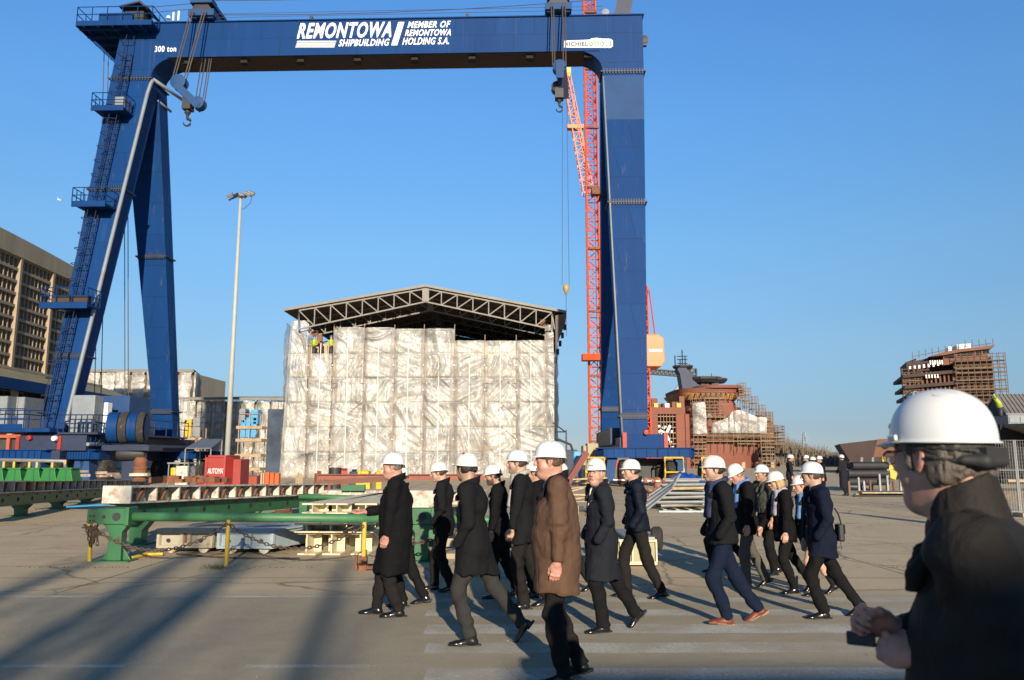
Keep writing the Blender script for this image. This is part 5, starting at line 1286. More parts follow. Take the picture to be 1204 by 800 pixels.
# ------------------------------------------------------------------ transfer rails and middle ground
def rail_line(P, Q, half, label, endplate=True, hz=.35, name='transfer_rail'):
    """white ribbed rail on a green girder with feet. P near end (top front edge), Q far end (top)"""
    P, Q = Vector(P), Vector(Q); d = Q - P; L = d.length; u = d.normalized()
    s = u.cross(Vector((0, 0, 1))).normalized(); s = s if s.x > 0 else -s
    root = empty(name, (P.x, P.y, 0), 0, label, 'rail', 'transfer rails on green girders')
    def pt(t, o, z): q = P + d * t + s * o; q.z += z; return q
    def bar(b, t0, t1, o0, o1, z0, z1, m=0): b.hexa([pt(t0, o0, z0), pt(t0, o1, z0), pt(t1, o1, z0), pt(t1, o0, z0), pt(t0, o0, z1), pt(t0, o1, z1), pt(t1, o1, z1), pt(t1, o0, z1)], m)
    W = half
    b = MB(); bar(b, 0, 1, -W, W, -.035, 0); bar(b, 0, 1, -W, W, -hz, -hz + .035); bar(b, 0, 1, -.05, .05, -hz + .035, -.035)
    n = int(L / .85)
    for i in range(n + 1):
        t = i / n; w = .05 / L; 
        if t + w <= 1: bar(b, t, t + w, -W * .96, -.06, -hz + .04, -.04); bar(b, t, t + w, .06, W * .96, -hz + .04, -.04)
    for i in range(n):
        t = (i + .35) / n
        b.beam(pt(t, -W * .8, -hz + .05), pt(t + .22 / L, -W * .7, -.06), .05, mat=1); b.beam(pt(t, W * .8, -hz + .05), pt(t + .22 / L, W * .7, -.06), .05, mat=1)
        if random.random() < .6: b.box(pt(t - .1 / L, W * .5 , -hz + .12), (.16, .16, .14), 1)
    b.build('ribbed_rail', [M_rail, M_rust], root)
    if endplate:
        b = MB(); bar(b, -.04 / L, 0, -W * 1.02, W * 1.02, -hz, 0); b.build('end_plate', M_rail, root, bevel=.01)
    b = MB(); bar(b, .02, 1, -W * .5, W * .5, -hz - .34, -hz - .05); bar(b, .02, 1, -W * .62, W * .62, -hz - .37, -hz - .34); bar(b, .02, 1, -W * .62, W * .62, -hz - .05, -hz - .01); b.build('girder', M_green, root)
    b = MB()
    for i in range(int(L / 1.2)):
        t = (i * 1.2 + .7) / L
        for o in (-W * .5, W * .5): b.lathe(pt(t, o, -hz - .2), [(0, 0), (.06, 0), (.06, .012), (0, .012)], 10, axis=s * (1 if o > 0 else -1))
    b.build('girder_holes', M_black, root)
    b = MB()
    for i in range(int(L / 1.2)): b.lathe(pt((i * 1.2 + 1.1) / L, W * .55, -hz - .02), [(0, -.02), (.07, -.02), (.07, .02), (0, .02)], 10, axis=s)
    b.build('rollers', M_rust, root)
    k = max(2, int(L / 3.2))
    for i in range(k):
        t = .06 + .9 * i / (k - 1); q = pt(t, 0, -hz - .37); g = MB()
        if q.z < .08: continue
        g.prism([(q.x - .12, q.y, 0.03), (q.x + .12, q.y, 0.03), (q.x + .13, q.y, q.z * .6), (q.x + .28, q.y, q.z), (q.x - .28, q.y, q.z), (q.x - .13, q.y, q.z * .6)], (0, .3, 0)); g.bx(q.x - .3, q.x + .3, q.y - .15, q.y + .45, 0, .03)
        g.build('foot', M_green, root)
    return root
pB0 = at(139, 571.3, 15.8); pB1 = at(382, 568.8, 27)
rail_line(pB0, pB1, .30, 'rusty white ribbed rail on a green girder, its blank end plate behind the green pipe')
pA0 = at(-60, 566, 19.5); pA1 = at(172, 564, 42)
rail_line(pA0, pA1, .32, 'farther ribbed rail on a green girder, running in from the left edge below green saddles')
pC0 = at(500, 577, 15.8); pC1 = at(560, 575.5, 21)
rail_line(pC0, pC1, .28, 'ribbed rail with a pale square end, half hidden behind the walking men')

def green_frame():
    Y = 13.9
    root = empty('green_pipe_barrier', (gX(310, Y), Y, 0), 0, 'green steel barrier of a long pipe between bracket posts, in front of the trolleys', 'barrier')
    Z = lambda py: CAMZ + Y * ratio(py); X = lambda px: gX(px, Y, .5)
    zc = Z(608.5); r = .078
    b = MB(); b.tube([(X(156), Y, zc + .01), (X(300), Y, zc), (X(487), Y, zc - .03)], r, 18); b.build('pipe', M_lgreen, root, smooth=True)
    b = MB(); b.tube([(X(505), Y, zc - .03), (X(560), Y, zc - .04), (X(610), Y, zc - .06)], r, 18); b.build('pipe', M_lgreen, root, smooth=True)
    for px in (139, 496):
        x = X(px); zt = Z(597.5); zb = Z(616)
        b = MB(); b.bx(x - .32, x + .17, Y - .14, Y + .14, zb, zt); b.bx(x + .17, x + .24, Y - .17, Y + .17, zb - .02, zt + .02); b.bx(x - .5, x - .32, Y - .12, Y + .12, zb + .02, zt - .02); b.build('bracket_head', M_green, root, bevel=.01)
        for dx in (-.44, -.38):
            for dz in (.06, .14): b = MB(); b.lathe((x + dx, Y - .12, zb + dz), [(0, 0), (.016, 0), (.016, .02), (0, .02)], 6, axis=(0, -1, 0)); b.build('bolt', M_dark, root)
        b = MB(); b.lathe((x + .02, Y - .14, zb + .13), [(.045, 0), (.07, 0), (.07, .015), (.045, .015)], 14, axis=(0, -1, 0)); b.build('eye_ring', M_dark, root); b = MB(); b.lathe((x - .2, Y - .14, zb + .13), [(0, 0), (.03, 0), (.03, .02), (0, .02)], 8, axis=(0, -1, 0)); b.build('bolt', M_dark, root)
        b = MB(); b.prism([(x - .12, Y - .1, .02), (x + .12, Y - .1, .02), (x + .11, Y - .1, zb - .14), (x + .22, Y - .1, zb), (x - .22, Y - .1, zb), (x - .11, Y - .1, zb - .14)], (0, .2, 0))
        b.prism([(x - .26, Y - .02, .02), (x - .12, Y - .02, .02), (x - .12, Y - .02, .22)], (0, .03, 0)); b.prism([(x + .26, Y - .02, .02), (x + .12, Y - .02, .02), (x + .12, Y - .02, .22)], (0, .03, 0)); b.build('post', M_green, root, bevel=.008)
        b = MB(); b.bx(x - .3, x + .3, Y - .2, Y + .2, 0, .02); b.build('base_plate', M_green, root)
green_frame()
def second_pipe():
    Y = 21; Z = lambda py: CAMZ + Y * ratio(py); X = lambda px: gX(px, Y, .8)
    root = empty('green_pipe_barrier', (X(400), Y, 0), 0, 'second green pipe barrier farther back behind the cream beam stacks', 'barrier')
    b = MB(); b.tube([(X(352), Y, Z(584)), (X(452), Y, Z(586.5))], .07, 14); b.build('pipe', M_lgreen, root, smooth=True)
    for px in (358, 445):
        b = MB(); b.bx(X(px) - .1, X(px) + .1, Y - .1, Y + .1, 0, Z(590)); b.build('post', M_green, root)
second_pipe()

# yellow chain posts
def chain(b, p, q, sag, link=.055, r=.011):
    p, q = Vector(p), Vector(q); L = (q - p).length * 1.08; n = int(L / (link * 1.25))
    pts = [p.lerp(q, i / n) - Vector((0, 0, sag * 4 * (i / n) * (1 - i / n))) for i in range(n + 1)]
    for i in range(n):
        c = (pts[i] + pts[i + 1]) / 2; d = (pts[i + 1] - pts[i]).normalized(); s = d.cross(Vector((0, 1, 0))).normalized() if i % 2 else Vector((0, 1, 0)); 
        k = 8; ring = [c + d * (link * .75 * math.cos(2 * math.pi * j / k)) + s * (link * .42 * math.sin(2 * math.pi * j / k)) for j in range(k)]
        b.tube(ring + [ring[0]], r, 4, caps=False)
def chain_posts():
    g = 'yellow chain posts'
    spec = [(105.5, 660, 615, 'yellow post at the left, wound with a heap of rusty chain', -2), (266, 665, 612.5, 'yellow post in the middle, in front of the light blue trolley', 0), (427, 671, 615, 'yellow post by the cream beams with a rusty clamp at its foot', 0)]
    tops = []
    for (px, py, pt_, lab, lean) in spec:
        p = gp(px, py); h = (CAMZ + p.y * ratio(pt_))
        t = empty('chain_post', p, 0, lab, 'post', g)
        b = MB(); q = p + Vector((-.04 if lean else 0, 0, h)); b.tube([p + Vector((0, 0, 0)), q], .036, 12); b.build('post_tube', M_yellow, t, smooth=False, auto=True)
        b = MB(); b.lathe(q, [(.036, 0), (.036, .006), (.02, .016), (0, .018)], 12); b.build('cap', M_yellow, t)
        tops.append(q - Vector((0, 0, .04)))
        if px > 400:
            b = MB(); b.bx(p.x - .06, p.x + .06, p.y - .06, p.y + .06, 0, .22); b.bx(p.x + .05, p.x + .2, p.y - .04, p.y + .04, .02, .1); b.bx(p.x - .13, p.x - .09, p.y - .03, p.y + .03, 0, .24); tag(b.build('pipe_clamp', M_rust, None, bevel=.008), 'rusty clamp standing against the foot of the right yellow post', 'clamp')
    M_chain = mat('rusty_chain', (.09, .06, .045), .8, var=.4, scale=20)
    b = MB(); chain(b, tops[0] + Vector((.05, -.03, -.02)), tops[1] + Vector((0, -.04, 0)), .42)
    tag(b.build('chain', M_chain, None), 'rusty chain sagging between the left and middle yellow posts', 'chain', 'barrier chains')
    b = MB(); chain(b, tops[1] + Vector((0, -.04, 0)), tops[2] + Vector((0, -.04, 0)), .38)
    tag(b.build('chain', M_chain, None), 'rusty chain sagging from the middle post across the cream beams', 'chain', 'barrier chains')
    b = MB(); x = tops[2]; chain(b, x + Vector((.05, 0, -.1)), x + Vector((1.6, 0, -.0)), .22)
    tag(b.build('chain', M_chain, None), 'short chain running right from the yellow post behind the walking man in the overcoat', 'chain', 'barrier chains')
    b = MB(); p = gp(105.5, 660); rs = random.Random(4)
    for k in range(9):
        a = Vector((p.x - .04 + rs.uniform(-.12, .2), p.y - .07, .62 - rs.random() * .12)); c = Vector((p.x + rs.uniform(-.1, .22), p.y - .08, .2 + rs.random() * .3)); chain(b, a, c, -.04)
    tag(b.build('chain_heap', M_chain, None), 'tangle of rusty chain hung on the left yellow post', 'chain', 'barrier chains')
    b = MB(); a = gp(207, 652, .01); c = gp(352, 657, .01)
    n = 30; pts = [a.lerp(c, i / n) + Vector((0, .25 * math.sin(i / n * 3.1) * -1, .012)) for i in range(n + 1)]
    for i in range(n):
        chain(b, pts[i], pts[i + 1], 0)
    tag(b.build('chain', M_chain, None), 'slack chain lying on the ground in front of the trolleys', 'chain', 'barrier chains')
    b = MB(); p = gp(172, 652, .04); q = gp(155, 656, .03); b.tube([p, q], .04, 10, r2=.025); b.tube([p + Vector((.0, 0, 0)), p + Vector((.28, .05, 0))], .028, 8); tag(b.build('fallen_post', M_yellow, None), 'short yellow stub lying on the ground by the beige trolley', 'post')
chain_posts()

# flat transfer trolleys
def trolleys():
    g = 'flat transfer trolleys'
    def one(px0, px1, py, ztop, L, skew, m, lab, holes):
        p = gp(px0, py); q = gp(px1, py - 1); Y0 = p.y
        t = empty('transfer_trolley', ((p.x + q.x) / 2, Y0, 0), 0, lab, 'trolley', g)
        ux = Vector((1, 0, 0)); uy = Vector((skew, 1, 0)).normalized()
        W = q.x - p.x
        def H(b, x0, x1, y0, y1, z0, z1):
            f = lambda x, y, z: Vector((p.x, Y0, 0)) + ux * x + uy * y + Vector((0, 0, z))
            b.hexa([f(x0, y0, z0), f(x1, y0, z0), f(x1, y1, z0), f(x0, y1, z0), f(x0, y0, z1), f(x1, y0, z1), f(x1, y1, z1), f(x0, y1, z1)])
        b = MB(); H(b, .03, W - .03, .06, L, .1, ztop - .02); b.build('trolley_body', m, t)
        b = MB(); H(b, -.02, W + .02, -.01, L, ztop - .02, ztop + .012); b.build('deck_plate', m, t, bevel=.006)
        b = MB()
        H(b, 0, W, 0, .06, .1, .15); H(b, 0, W, 0, .06, ztop - .07, ztop - .02)
        for x in [0, W * .42, W * .55, W - .05]: H(b, x, x + .05, 0, .06, .15, ztop - .07)
        b.build('front_frame', m, t)
        for (x0, x1) in holes:
            b = MB(); H(b, W * x0, W * x1, .04, .058, .19, ztop - .11); b.build('recess', M_rust, t)
        for x in (.2, .78):
            b = MB(); b.lathe(Vector((p.x, Y0, 0)) + ux * (W * x) + uy * .015 + Vector((0, 0, .24)), [(0, 0), (.035, 0), (.035, .02), (.015, .02), (.015, .03), (0, .03)], 10, axis=(0, -1, 0)); b.build('lug', M_dark, t)
            for k in range(4):
                b = MB(); b.lathe(Vector((p.x, Y0, 0)) + ux * (W * x) + uy * (.1 + k * (L - .5) / 3) + Vector((0, 0, .1)), [(0, 0), (.1, 0), (.1, .12), (0, .12)], 16, axis=(0, 1, 0)); b.build('wheel', M_rail, t)
        b = MB(); rs = random.Random(int(px0))
        for k in range(9):
            yy = L * (k + .6) / 9.5
            for x in (.15, .85):
                H(b, W * x - .03, W * x + .03, yy, yy + .06, ztop + .013, ztop + .018)
        H(b, W * .3, W * .75, .5, .95, ztop + .013, ztop + .022)
        b.build('deck_marks', M_dark, t)
    mb = mat('beige_trolley_paint', (.36, .33, .25), .65, var=.2, scale=3, dirt=(.22, .15, .09), dirt_amt=.4, dscale=4)
    mc = mat('pale_blue_trolley_paint', (.30, .37, .41), .6, var=.2, scale=3, dirt=(.3, .3, .28), dirt_amt=.3, dscale=1.5)
    one(183, 252, 651, .44, 9.5, .40, mb, 'beige flat transfer trolley, left one of the pair, rusty recess in its front', [(.43, .55)])
    one(254, 323, 652, .44, 9.5, .40, mc, 'pale blue flat transfer trolley, right one of the pair', [])
    b = MB(); p = gp(348, 655 - 60, .46)
    b = MB(); q = Vector((gX(333, 19, .5), 19, .48)); b.box(q, (.35, .2, .08), rz=.6); b.box(q + Vector((.12, 0, .06)), (.12, .12, .08)); tag(b.build('scrap_piece', M_rust, None), 'rusty scrap lying on top of the pale blue trolley', 'scrap')
    b = MB(); p = at(83, 596, 15.2); q = at(130, 592.5, 16); z = .86
    b.hexa([(p.x, p.y - .15, z - .03), (q.x, q.y - .3, z - .03), (q.x + .2, q.y + .25, z - .03), (p.x + .1, p.y + .2, z - .03), (p.x, p.y - .15, z), (q.x, q.y - .3, z), (q.x + .2, q.y + .25, z), (p.x + .1, p.y + .2, z)]); tag(b.build('blue_tray', M_cyan, None), 'thin bright blue tray sticking out left of the green barrier', 'tray')
trolleys()

# cream I beams
def ibeam(b, p, L, h, w, dirn):
    u = Vector(dirn).normalized(); s = u.cross(Vector((0, 0, 1))).normalized(); z = Vector((0, 0, 1)); t = .03
    def H(a0, a1, z0, z1, y0=0, y1=L): b.hexa([p + s * a0 + u * y0 + z * z0, p + s * a1 + u * y0 + z * z0, p + s * a1 + u * y1 + z * z0, p + s * a0 + u * y1 + z * z0, p + s * a0 + u * y0 + z * z1, p + s * a1 + u * y0 + z * z1, p + s * a1 + u * y1 + z * z1, p + s * a0 + u * y1 + z * z1])
    H(-w / 2, w / 2, 0, t); H(-w / 2, w / 2, h - t, h); H(-.012, .012, t, h - t)
    for y in (.35, 1.2, 2.1):
        if y < L: H(-w * .46, -.012, t, h - t, y, y + .02); H(.012, w * .46, t, h - t, y, y + .02)
def beams():
    g = 'cream steel beams stacked behind the yellow post'
    cols = [(361, 653), (391, 653), (424, 653)]
    names = ['left', 'middle', 'right']
    for i, (px, py) in enumerate(cols):
        p = gp(px, py); d = (.12 - i * .06, 1, 0)
        for lev, (h, w, dz) in enumerate(((.40, .34, 0), (.17, .46, .41), (.2, .42, .70))):
            b = MB(); ibeam(b, p + Vector((random.uniform(-.03, .03) - (.05 if lev == 2 else 0), (0.0, -.12, .5)[lev], dz)), 3.0 + lev * .8, h, w, d)
            tag(b.build('steel_beam', M_cream, None, bevel=.004), 'cream I beam, %s of the %s column of the stack' % (['bottom one', 'flat middle one', 'top one'][lev], names[i]), 'beam', g)
        b = MB()
        for dy in (.25, 2.4): b.box(p + Vector((0, dy, .64)), (.4, .12, .11))
        for k, m in enumerate([b]): tag(m.build('timber_packers', M_wood, None), 'timber packers under the top beam of the %s column' % names[i], 'timber', g)
    # flat pale slabs behind P1..P3
    for j, (x0, x1, py, h, lab) in enumerate(((508, 536, 658, .1, 'pale concrete slab on the ground behind the second walking man'), (512, 533, 650, .28, 'upper pale concrete slab behind the second walking man'))):
        p = gp(x0, py); q = gp(x1, py); b = MB(); z0 = 0 if j == 0 else .1; b.bx(p.x, q.x, p.y, p.y + .8, z0 + .001, z0 + h); tag(b.build('concrete_slab', M_conc, None, bevel=.015), lab, 'slab')
beams()

def mid_clutter():
    def box_thing(name, lab, cat, px0, px1, pyt, pyb, Y, D, m, bev=.03, group=None, extra=None):
        z0 = max(0, CAMZ + Y * ratio(pyb)); z1 = CAMZ + Y * ratio(pyt); x0 = gX(px0, Y, z0); x1 = gX(px1, Y, z0)
        t = empty(name, ((x0 + x1) / 2, Y, z0), 0, lab, cat, group)
        b = MB(); b.bx(x0, x1, Y, Y + D, z0, z1); b.build('body', m, t, bevel=bev)
        if extra: extra(t, x0, x1, Y, z0, z1, D)
        return t
    # red AUTOMAT box
    def au(t, x0, x1, Y, z0, z1, D):
        b = MB()
        for x in (x0 + .03, x1 - .03): b.bx(x - .05, x + .05, Y - .04, Y - .002, z0, z1)
        b.bx(x0, x1, Y - .04, Y - .002, z1 - .08, z1 - .0); b.build('frame', M_redp, t)
        attach_text('lettering', 'AUTOMAT', M_white, t, (x0 + .09, Y - .003, z0 + (z1 - z0) * .60), (1, 0, 0), (0, 0, 1), .66, .20, .0, .0, .012)
    box_thing('red_box', 'red steel box with AUTOMAT hand painted in white, at the foot of the lamp mast', 'box', 239.5, 267, 535.5, 590, 30, 1.2, M_redp, extra=au)
    def fold(t, x0, x1, Y, z0, z1, D):
        b = MB(); b.prism([(x0 + .1, Y - .03, z0), (x0 + .1, Y - .03, z1 + .05), (x0 - .07, Y - .40, z1 + .12), (x0 - .07, Y - .40, z0)], (.05, .02, 0)); b.build('folded_lid', M_redp, t)
    box_thing('red_box', 'darker red steel box right of the AUTOMAT one with a folded lid', 'box', 267.5, 281, 540, 590, 30, 1.0, mat('dark_red_paint', (.28, .03, .025), .6, var=.3, scale=3), extra=fold)
    box_thing('rust_red_box', 'low dull red box on the ground beside the orange panels', 'box', 284, 301, 560, 590, 36, 1.0, mat('dull_red', (.3, .06, .035), .8))
    for i, (a, c) in enumerate(((310, 315), (316, 320.5), (321.5, 326.5))):
        box_thing('orange_barrier', 'bright orange upright panel, %s of three by the hall corner' % ['left', 'middle', 'right'][i], 'barrier', a, c, 555.5 + i * .6, 592, 34, .3, mat('bright_orange', (.72, .1, .02), .5), .02, 'orange panels')
    for i, (a, c) in enumerate(((305, 307), (307.8, 309.4))):
        box_thing('timber_plank', 'pale upright plank, %s of two beside the orange panels' % ['left', 'right'][i], 'plank', a, c, 556, 592, 34, .1, M_wood, .01, 'pale planks')
    # grey sheet awning
    p = [at(218, 528, 60), at(248, 528, 60), at(261, 517.5, 63), at(236, 517.5, 63)]
    t = empty('flat_awning', (p[0].x, 60, 0), 0, 'flat grey sheet raised on thin legs left of the lamp mast', 'awning')
    b = MB(); b.prism(p, (0, 0, .08)); b.build('sheet', mat('blue_grey_sheet', (.10, .12, .16), .6), t)
    for q in p: 
        b = MB(); b.tube([(q.x, q.y, 0), q], .05, 6); b.build('leg', M_steel, t)
    # rusty bollards on the rails
    def bollard(px, pyb, pyt, Y, lab, s=1):
        z0 = max(0, CAMZ + Y * ratio(pyb)); z1 = CAMZ + Y * ratio(pyt); x = gX(px, Y, z0); h = z1 - z0
        t = empty('rusty_pipe_stub', (x, Y, z0), 0, lab, 'pipe'); b = MB(); r = .17 * s
        b.lathe((x, Y, z0), [(r * 1.1, 0), (r * 1.15, .04), (r, .06), (r, h * .5), (r * 1.12, h * .52), (r * 1.12, h * .6), (r * .95, h * .62), (r * 1.05, h * .85), (r * .8, h * .95), (r * .9, h), (0, h)], 18); b.build('pipe_body', M_rust, t, auto=True)
        b = MB(); b.lathe((x, Y - .05, z0 + h * .28), [(0, -.06), (r * 1.5, -.04), (r * 1.5, .03), (0, .06)], 14); b.build('collar', M_cream, t)
    bollard(164, 566, 537.5, 22, 'tall rusty pipe stub with a pale collar, standing on the end of the ribbed rail')
    # rust plates and debris on rail A/B
    rs = random.Random(11)
    for i in range(14):
        px = 178 + i * 6.2; Y = 24; z = CAMZ + Y * ratio(567.5); x = gX(px, Y, z); b = MB(); w_, h_ = rs.uniform(.2, .34), rs.uniform(.08, .2)
        b.box((x, Y + rs.uniform(-.2, .3), z + h_ / 2), (w_, .3, h_), rz=rs.uniform(-.4, .4))
        tag(b.build('rusty_block', M_rust, None, bevel=.01), 'small rusty steel block in the row lying behind the ribbed rail', 'steel block', 'rusty blocks in a row behind the rail')
    b = MB(); x = gX(103, 26, 1); z = CAMZ + 26 * ratio(563)
    for k in range(6): b.box((x + rs.uniform(-.3, .7), 26 + rs.uniform(-.2, .2), z + .08 + rs.random() * .2), (rs.uniform(.15, .5), .3, rs.uniform(.05, .25)), rz=rs.random() * 3)
    tag(b.build('rag_heap', mat('dirty_rags', (.36, .28, .22), .9, var=.5, scale=6), None), 'heap of pale rags and scrap in front of the crane tyre', 'scrap', kind='stuff')
    # green saddles
    for i in range(5):
        px = [-6, 15, 37, 56, 75][i]; Y = 24; z = CAMZ + Y * ratio(566); x = gX(px, Y, z)
        t = empty('green_saddle', (x, Y, z), 0, 'bright green trapezoid saddle on the left rail, number %s from the left edge' % ['one', 'two', 'three', 'four', 'five'][i], 'saddle', 'bright green saddles')
        b = MB(); b.prism([(x - .26, Y, z), (x + .26, Y, z), (x + .18, Y, z + .36), (x - .16, Y, z + .36)], (0, .5, 0)); b.build('saddle_body', M_bgreen, t, bevel=.01)
        b = MB(); b.bx(x - .2, x + .22, Y - .02, Y + .52, z + .36, z + .40); b.build('top_plate', M_bgreen, t)
        b = MB(); b.prism([(x + .0, Y - .02, z), (x + .06, Y - .02, z), (x + .05, Y - .02, z + .35), (x, Y - .02, z + .35)], (0, .015, 0)); b.build('rib', M_green, t)
    # grey handrail with yellow posts
    Y = 26; t = empty('handrail', (gX(40, Y), Y, 0), 0, 'grey pipe handrail on yellow posts above the green saddles', 'railing')
    z = CAMZ + Y * ratio(541); b = MB(); b.tube([(gX(-40, Y, z), Y, z + .02), (gX(76, Y, z), Y, z - .04), (gX(78, Y, z), Y, z - .3)], .06, 8); b.build('pipe', M_steel, t, smooth=True)
    for px in (5, 17, 35, 44, 62, 77):
        b = MB(); x = gX(px, Y, z); b.tube([(x, Y, z - .62), (x, Y, z)], .04, 6); b.build('post', M_yellow, t)
    # generator
    Y = 38; z0 = 0
    t = empty('generator', (gX(213, Y), Y, 0), 0, 'white wheeled generator with a yellow tank between the crane foot and the red box', 'generator')
    X = lambda px: gX(px, Y, 1); Z = lambda py: CAMZ + Y * ratio(py)
    b = MB(); b.bx(X(206), X(220), Y, Y + 1, .35, Z(548)); b.build('generator_body', M_rail, t, bevel=.04)
    b = MB(); b.bx(X(200), X(206), Y, Y + .6, .9, Z(550)); b.build('tank', M_yellow, t, bevel=.05)
    b = MB(); b.bx(X(197), X(222), Y - .1, Y + 1.1, Z(545.5), Z(544)); b.build('canopy', M_steel, t)
    for x in (X(198), X(221)):
        b = MB(); b.tube([(x, Y, 0), (x, Y, Z(545))], .03, 5); b.build('canopy_post', M_steel, t)
    # oddments behind the rail
    for i in range(26):
        px = rs.uniform(222, 335) if i < 14 else rs.uniform(345, 480); Y = rs.uniform(36, 50); w_ = rs.uniform(.15, .5); h_ = rs.uniform(.3, 1.1); x = gX(px, Y, 0)
        m = rs.choice([M_rust, M_yellow, M_cyan, M_dark, M_steel, M_wood, M_redp, M_dblue]); b = MB()
        b.box((x, Y, h_ / 2), (w_, w_, h_), rz=rs.random()); b.box((x + .05, Y - .05, h_ + .06), (w_ * .5, w_ * .6, .12), rz=rs.random())
        tag(b.build('yard_crate', m, None, bevel=.02), 'small crate or drum among the clutter in front of the wrapped halls', 'crate', 'clutter at the foot of the halls')
    # brown beam, yellow machine, barrel, green beam in front of hall
    Y = 31; Z = lambda py: CAMZ + Y * ratio(py); X = lambda px: gX(px, Y, .8)
    t = empty('long_brown_beam', (X(460), Y, 0), 0, 'long red brown steel beam lying level on trestles in front of the white hall', 'beam')
    b = MB(); b.bx(X(373), X(572), Y, Y + .05, Z(564), Z(558)); b.bx(X(373), X(572), Y - .12, Y + .17, Z(558.4), Z(557.6)); b.bx(X(373), X(572), Y - .12, Y + .17, Z(564.4), Z(563.6)); b.build('web_and_flanges', mat('red_brown_primer', (.26, .085, .055), .7, var=.25), t)
    for px in (385, 470, 560): 
        b = MB(); b.bx(X(px) - .15, X(px) + .15, Y - .1, Y + .2, 0, Z(564.5)); b.build('trestle', M_rust, t)
    b = MB(); Y = 28; b.hexa([at(467, 566, Y) , at(373, 571, Y) , at(373, 571, Y) + Vector((0, .4, 0)), at(467, 566, Y) + Vector((0, .4, 0)), at(467, 559.5, Y), at(373, 566, Y), at(373, 566, Y) + Vector((0, .4, 0)), at(467, 559.5, Y) + Vector((0, .4, 0))]); tag(b.build('slanted_beam', M_oxide2, None), 'shorter rusty beam slanting in front of the long brown one', 'beam')
    Y = 34; Z = lambda py: CAMZ + Y * ratio(py); X = lambda px: gX(px, Y, .8)
    t = empty('yellow_winch', (X(426), Y, 0), 0, 'yellow winch with dark drum standing in front of the white hall', 'winch')
    b = MB(); b.bx(X(418), X(435), Y, Y + .6, .1, Z(562)); b.bx(X(420), X(424), Y, Y + .6, Z(562), Z(553)); b.bx(X(430), X(433), Y, Y + .6, Z(562), Z(554)); b.build('winch_frame', M_yellow, t, bevel=.03)
    b = MB(); b.lathe((X(424), Y + .3, Z(557)), [(0, 0), (.16, 0), (.16, .24), (0, .24)], 14, axis=(1, 0, 0)); b.build('drum', M_yellow, t)
    Y = 36; Z = lambda py: CAMZ + Y * ratio(py)
    t = empty('dark_barrel', (gX(393, Y), Y, 0), 0, 'dark open barrel in front of the hall, left of the yellow winch', 'barrel')
    b = MB(); b.lathe((gX(393, Y), Y, 0), [(.27, 0), (.28, .3), (.3, .32), (.28, .34), (.28, .7), (.3, .72), (.28, .74), (.28, Z(550)), (.24, Z(550)), (.24, .8), (0, .8)], 18); b.build('barrel_body', M_dark, t, auto=True)
    # cream cradle platform under the beams at 355-470
    Y = 24; Z = lambda py: CAMZ + Y * ratio(py); X = lambda px: gX(px, Y, .8)
    t = empty('cradle_frame', (X(420), Y, 0), 0, 'pale bolted cradle frame lying across behind the beam stacks', 'frame')
    b = MB(); b.bx(X(378), X(500), Y, Y + 1.2, Z(584), Z(577)); b.build('frame_body', M_rail, t, bevel=.01)
    b = MB(); b.bx(X(403), X(430), Y - .2, Y, Z(577), Z(570)); b.build('green_plate', M_green, t)
    for i in range(8): 
        b = MB(); b.bx(X(384 + i * 14), X(385.2 + i * 14), Y - .04, Y - .002, Z(583.6), Z(577.4)); b.build('rib', M_rail, t)
    for px in (390, 440, 490):
        b = MB(); b.bx(X(px) - .12, X(px) + .12, Y + .1, Y + .5, 0, Z(584.2)); b.build('leg', M_green, t)
mid_clutter()

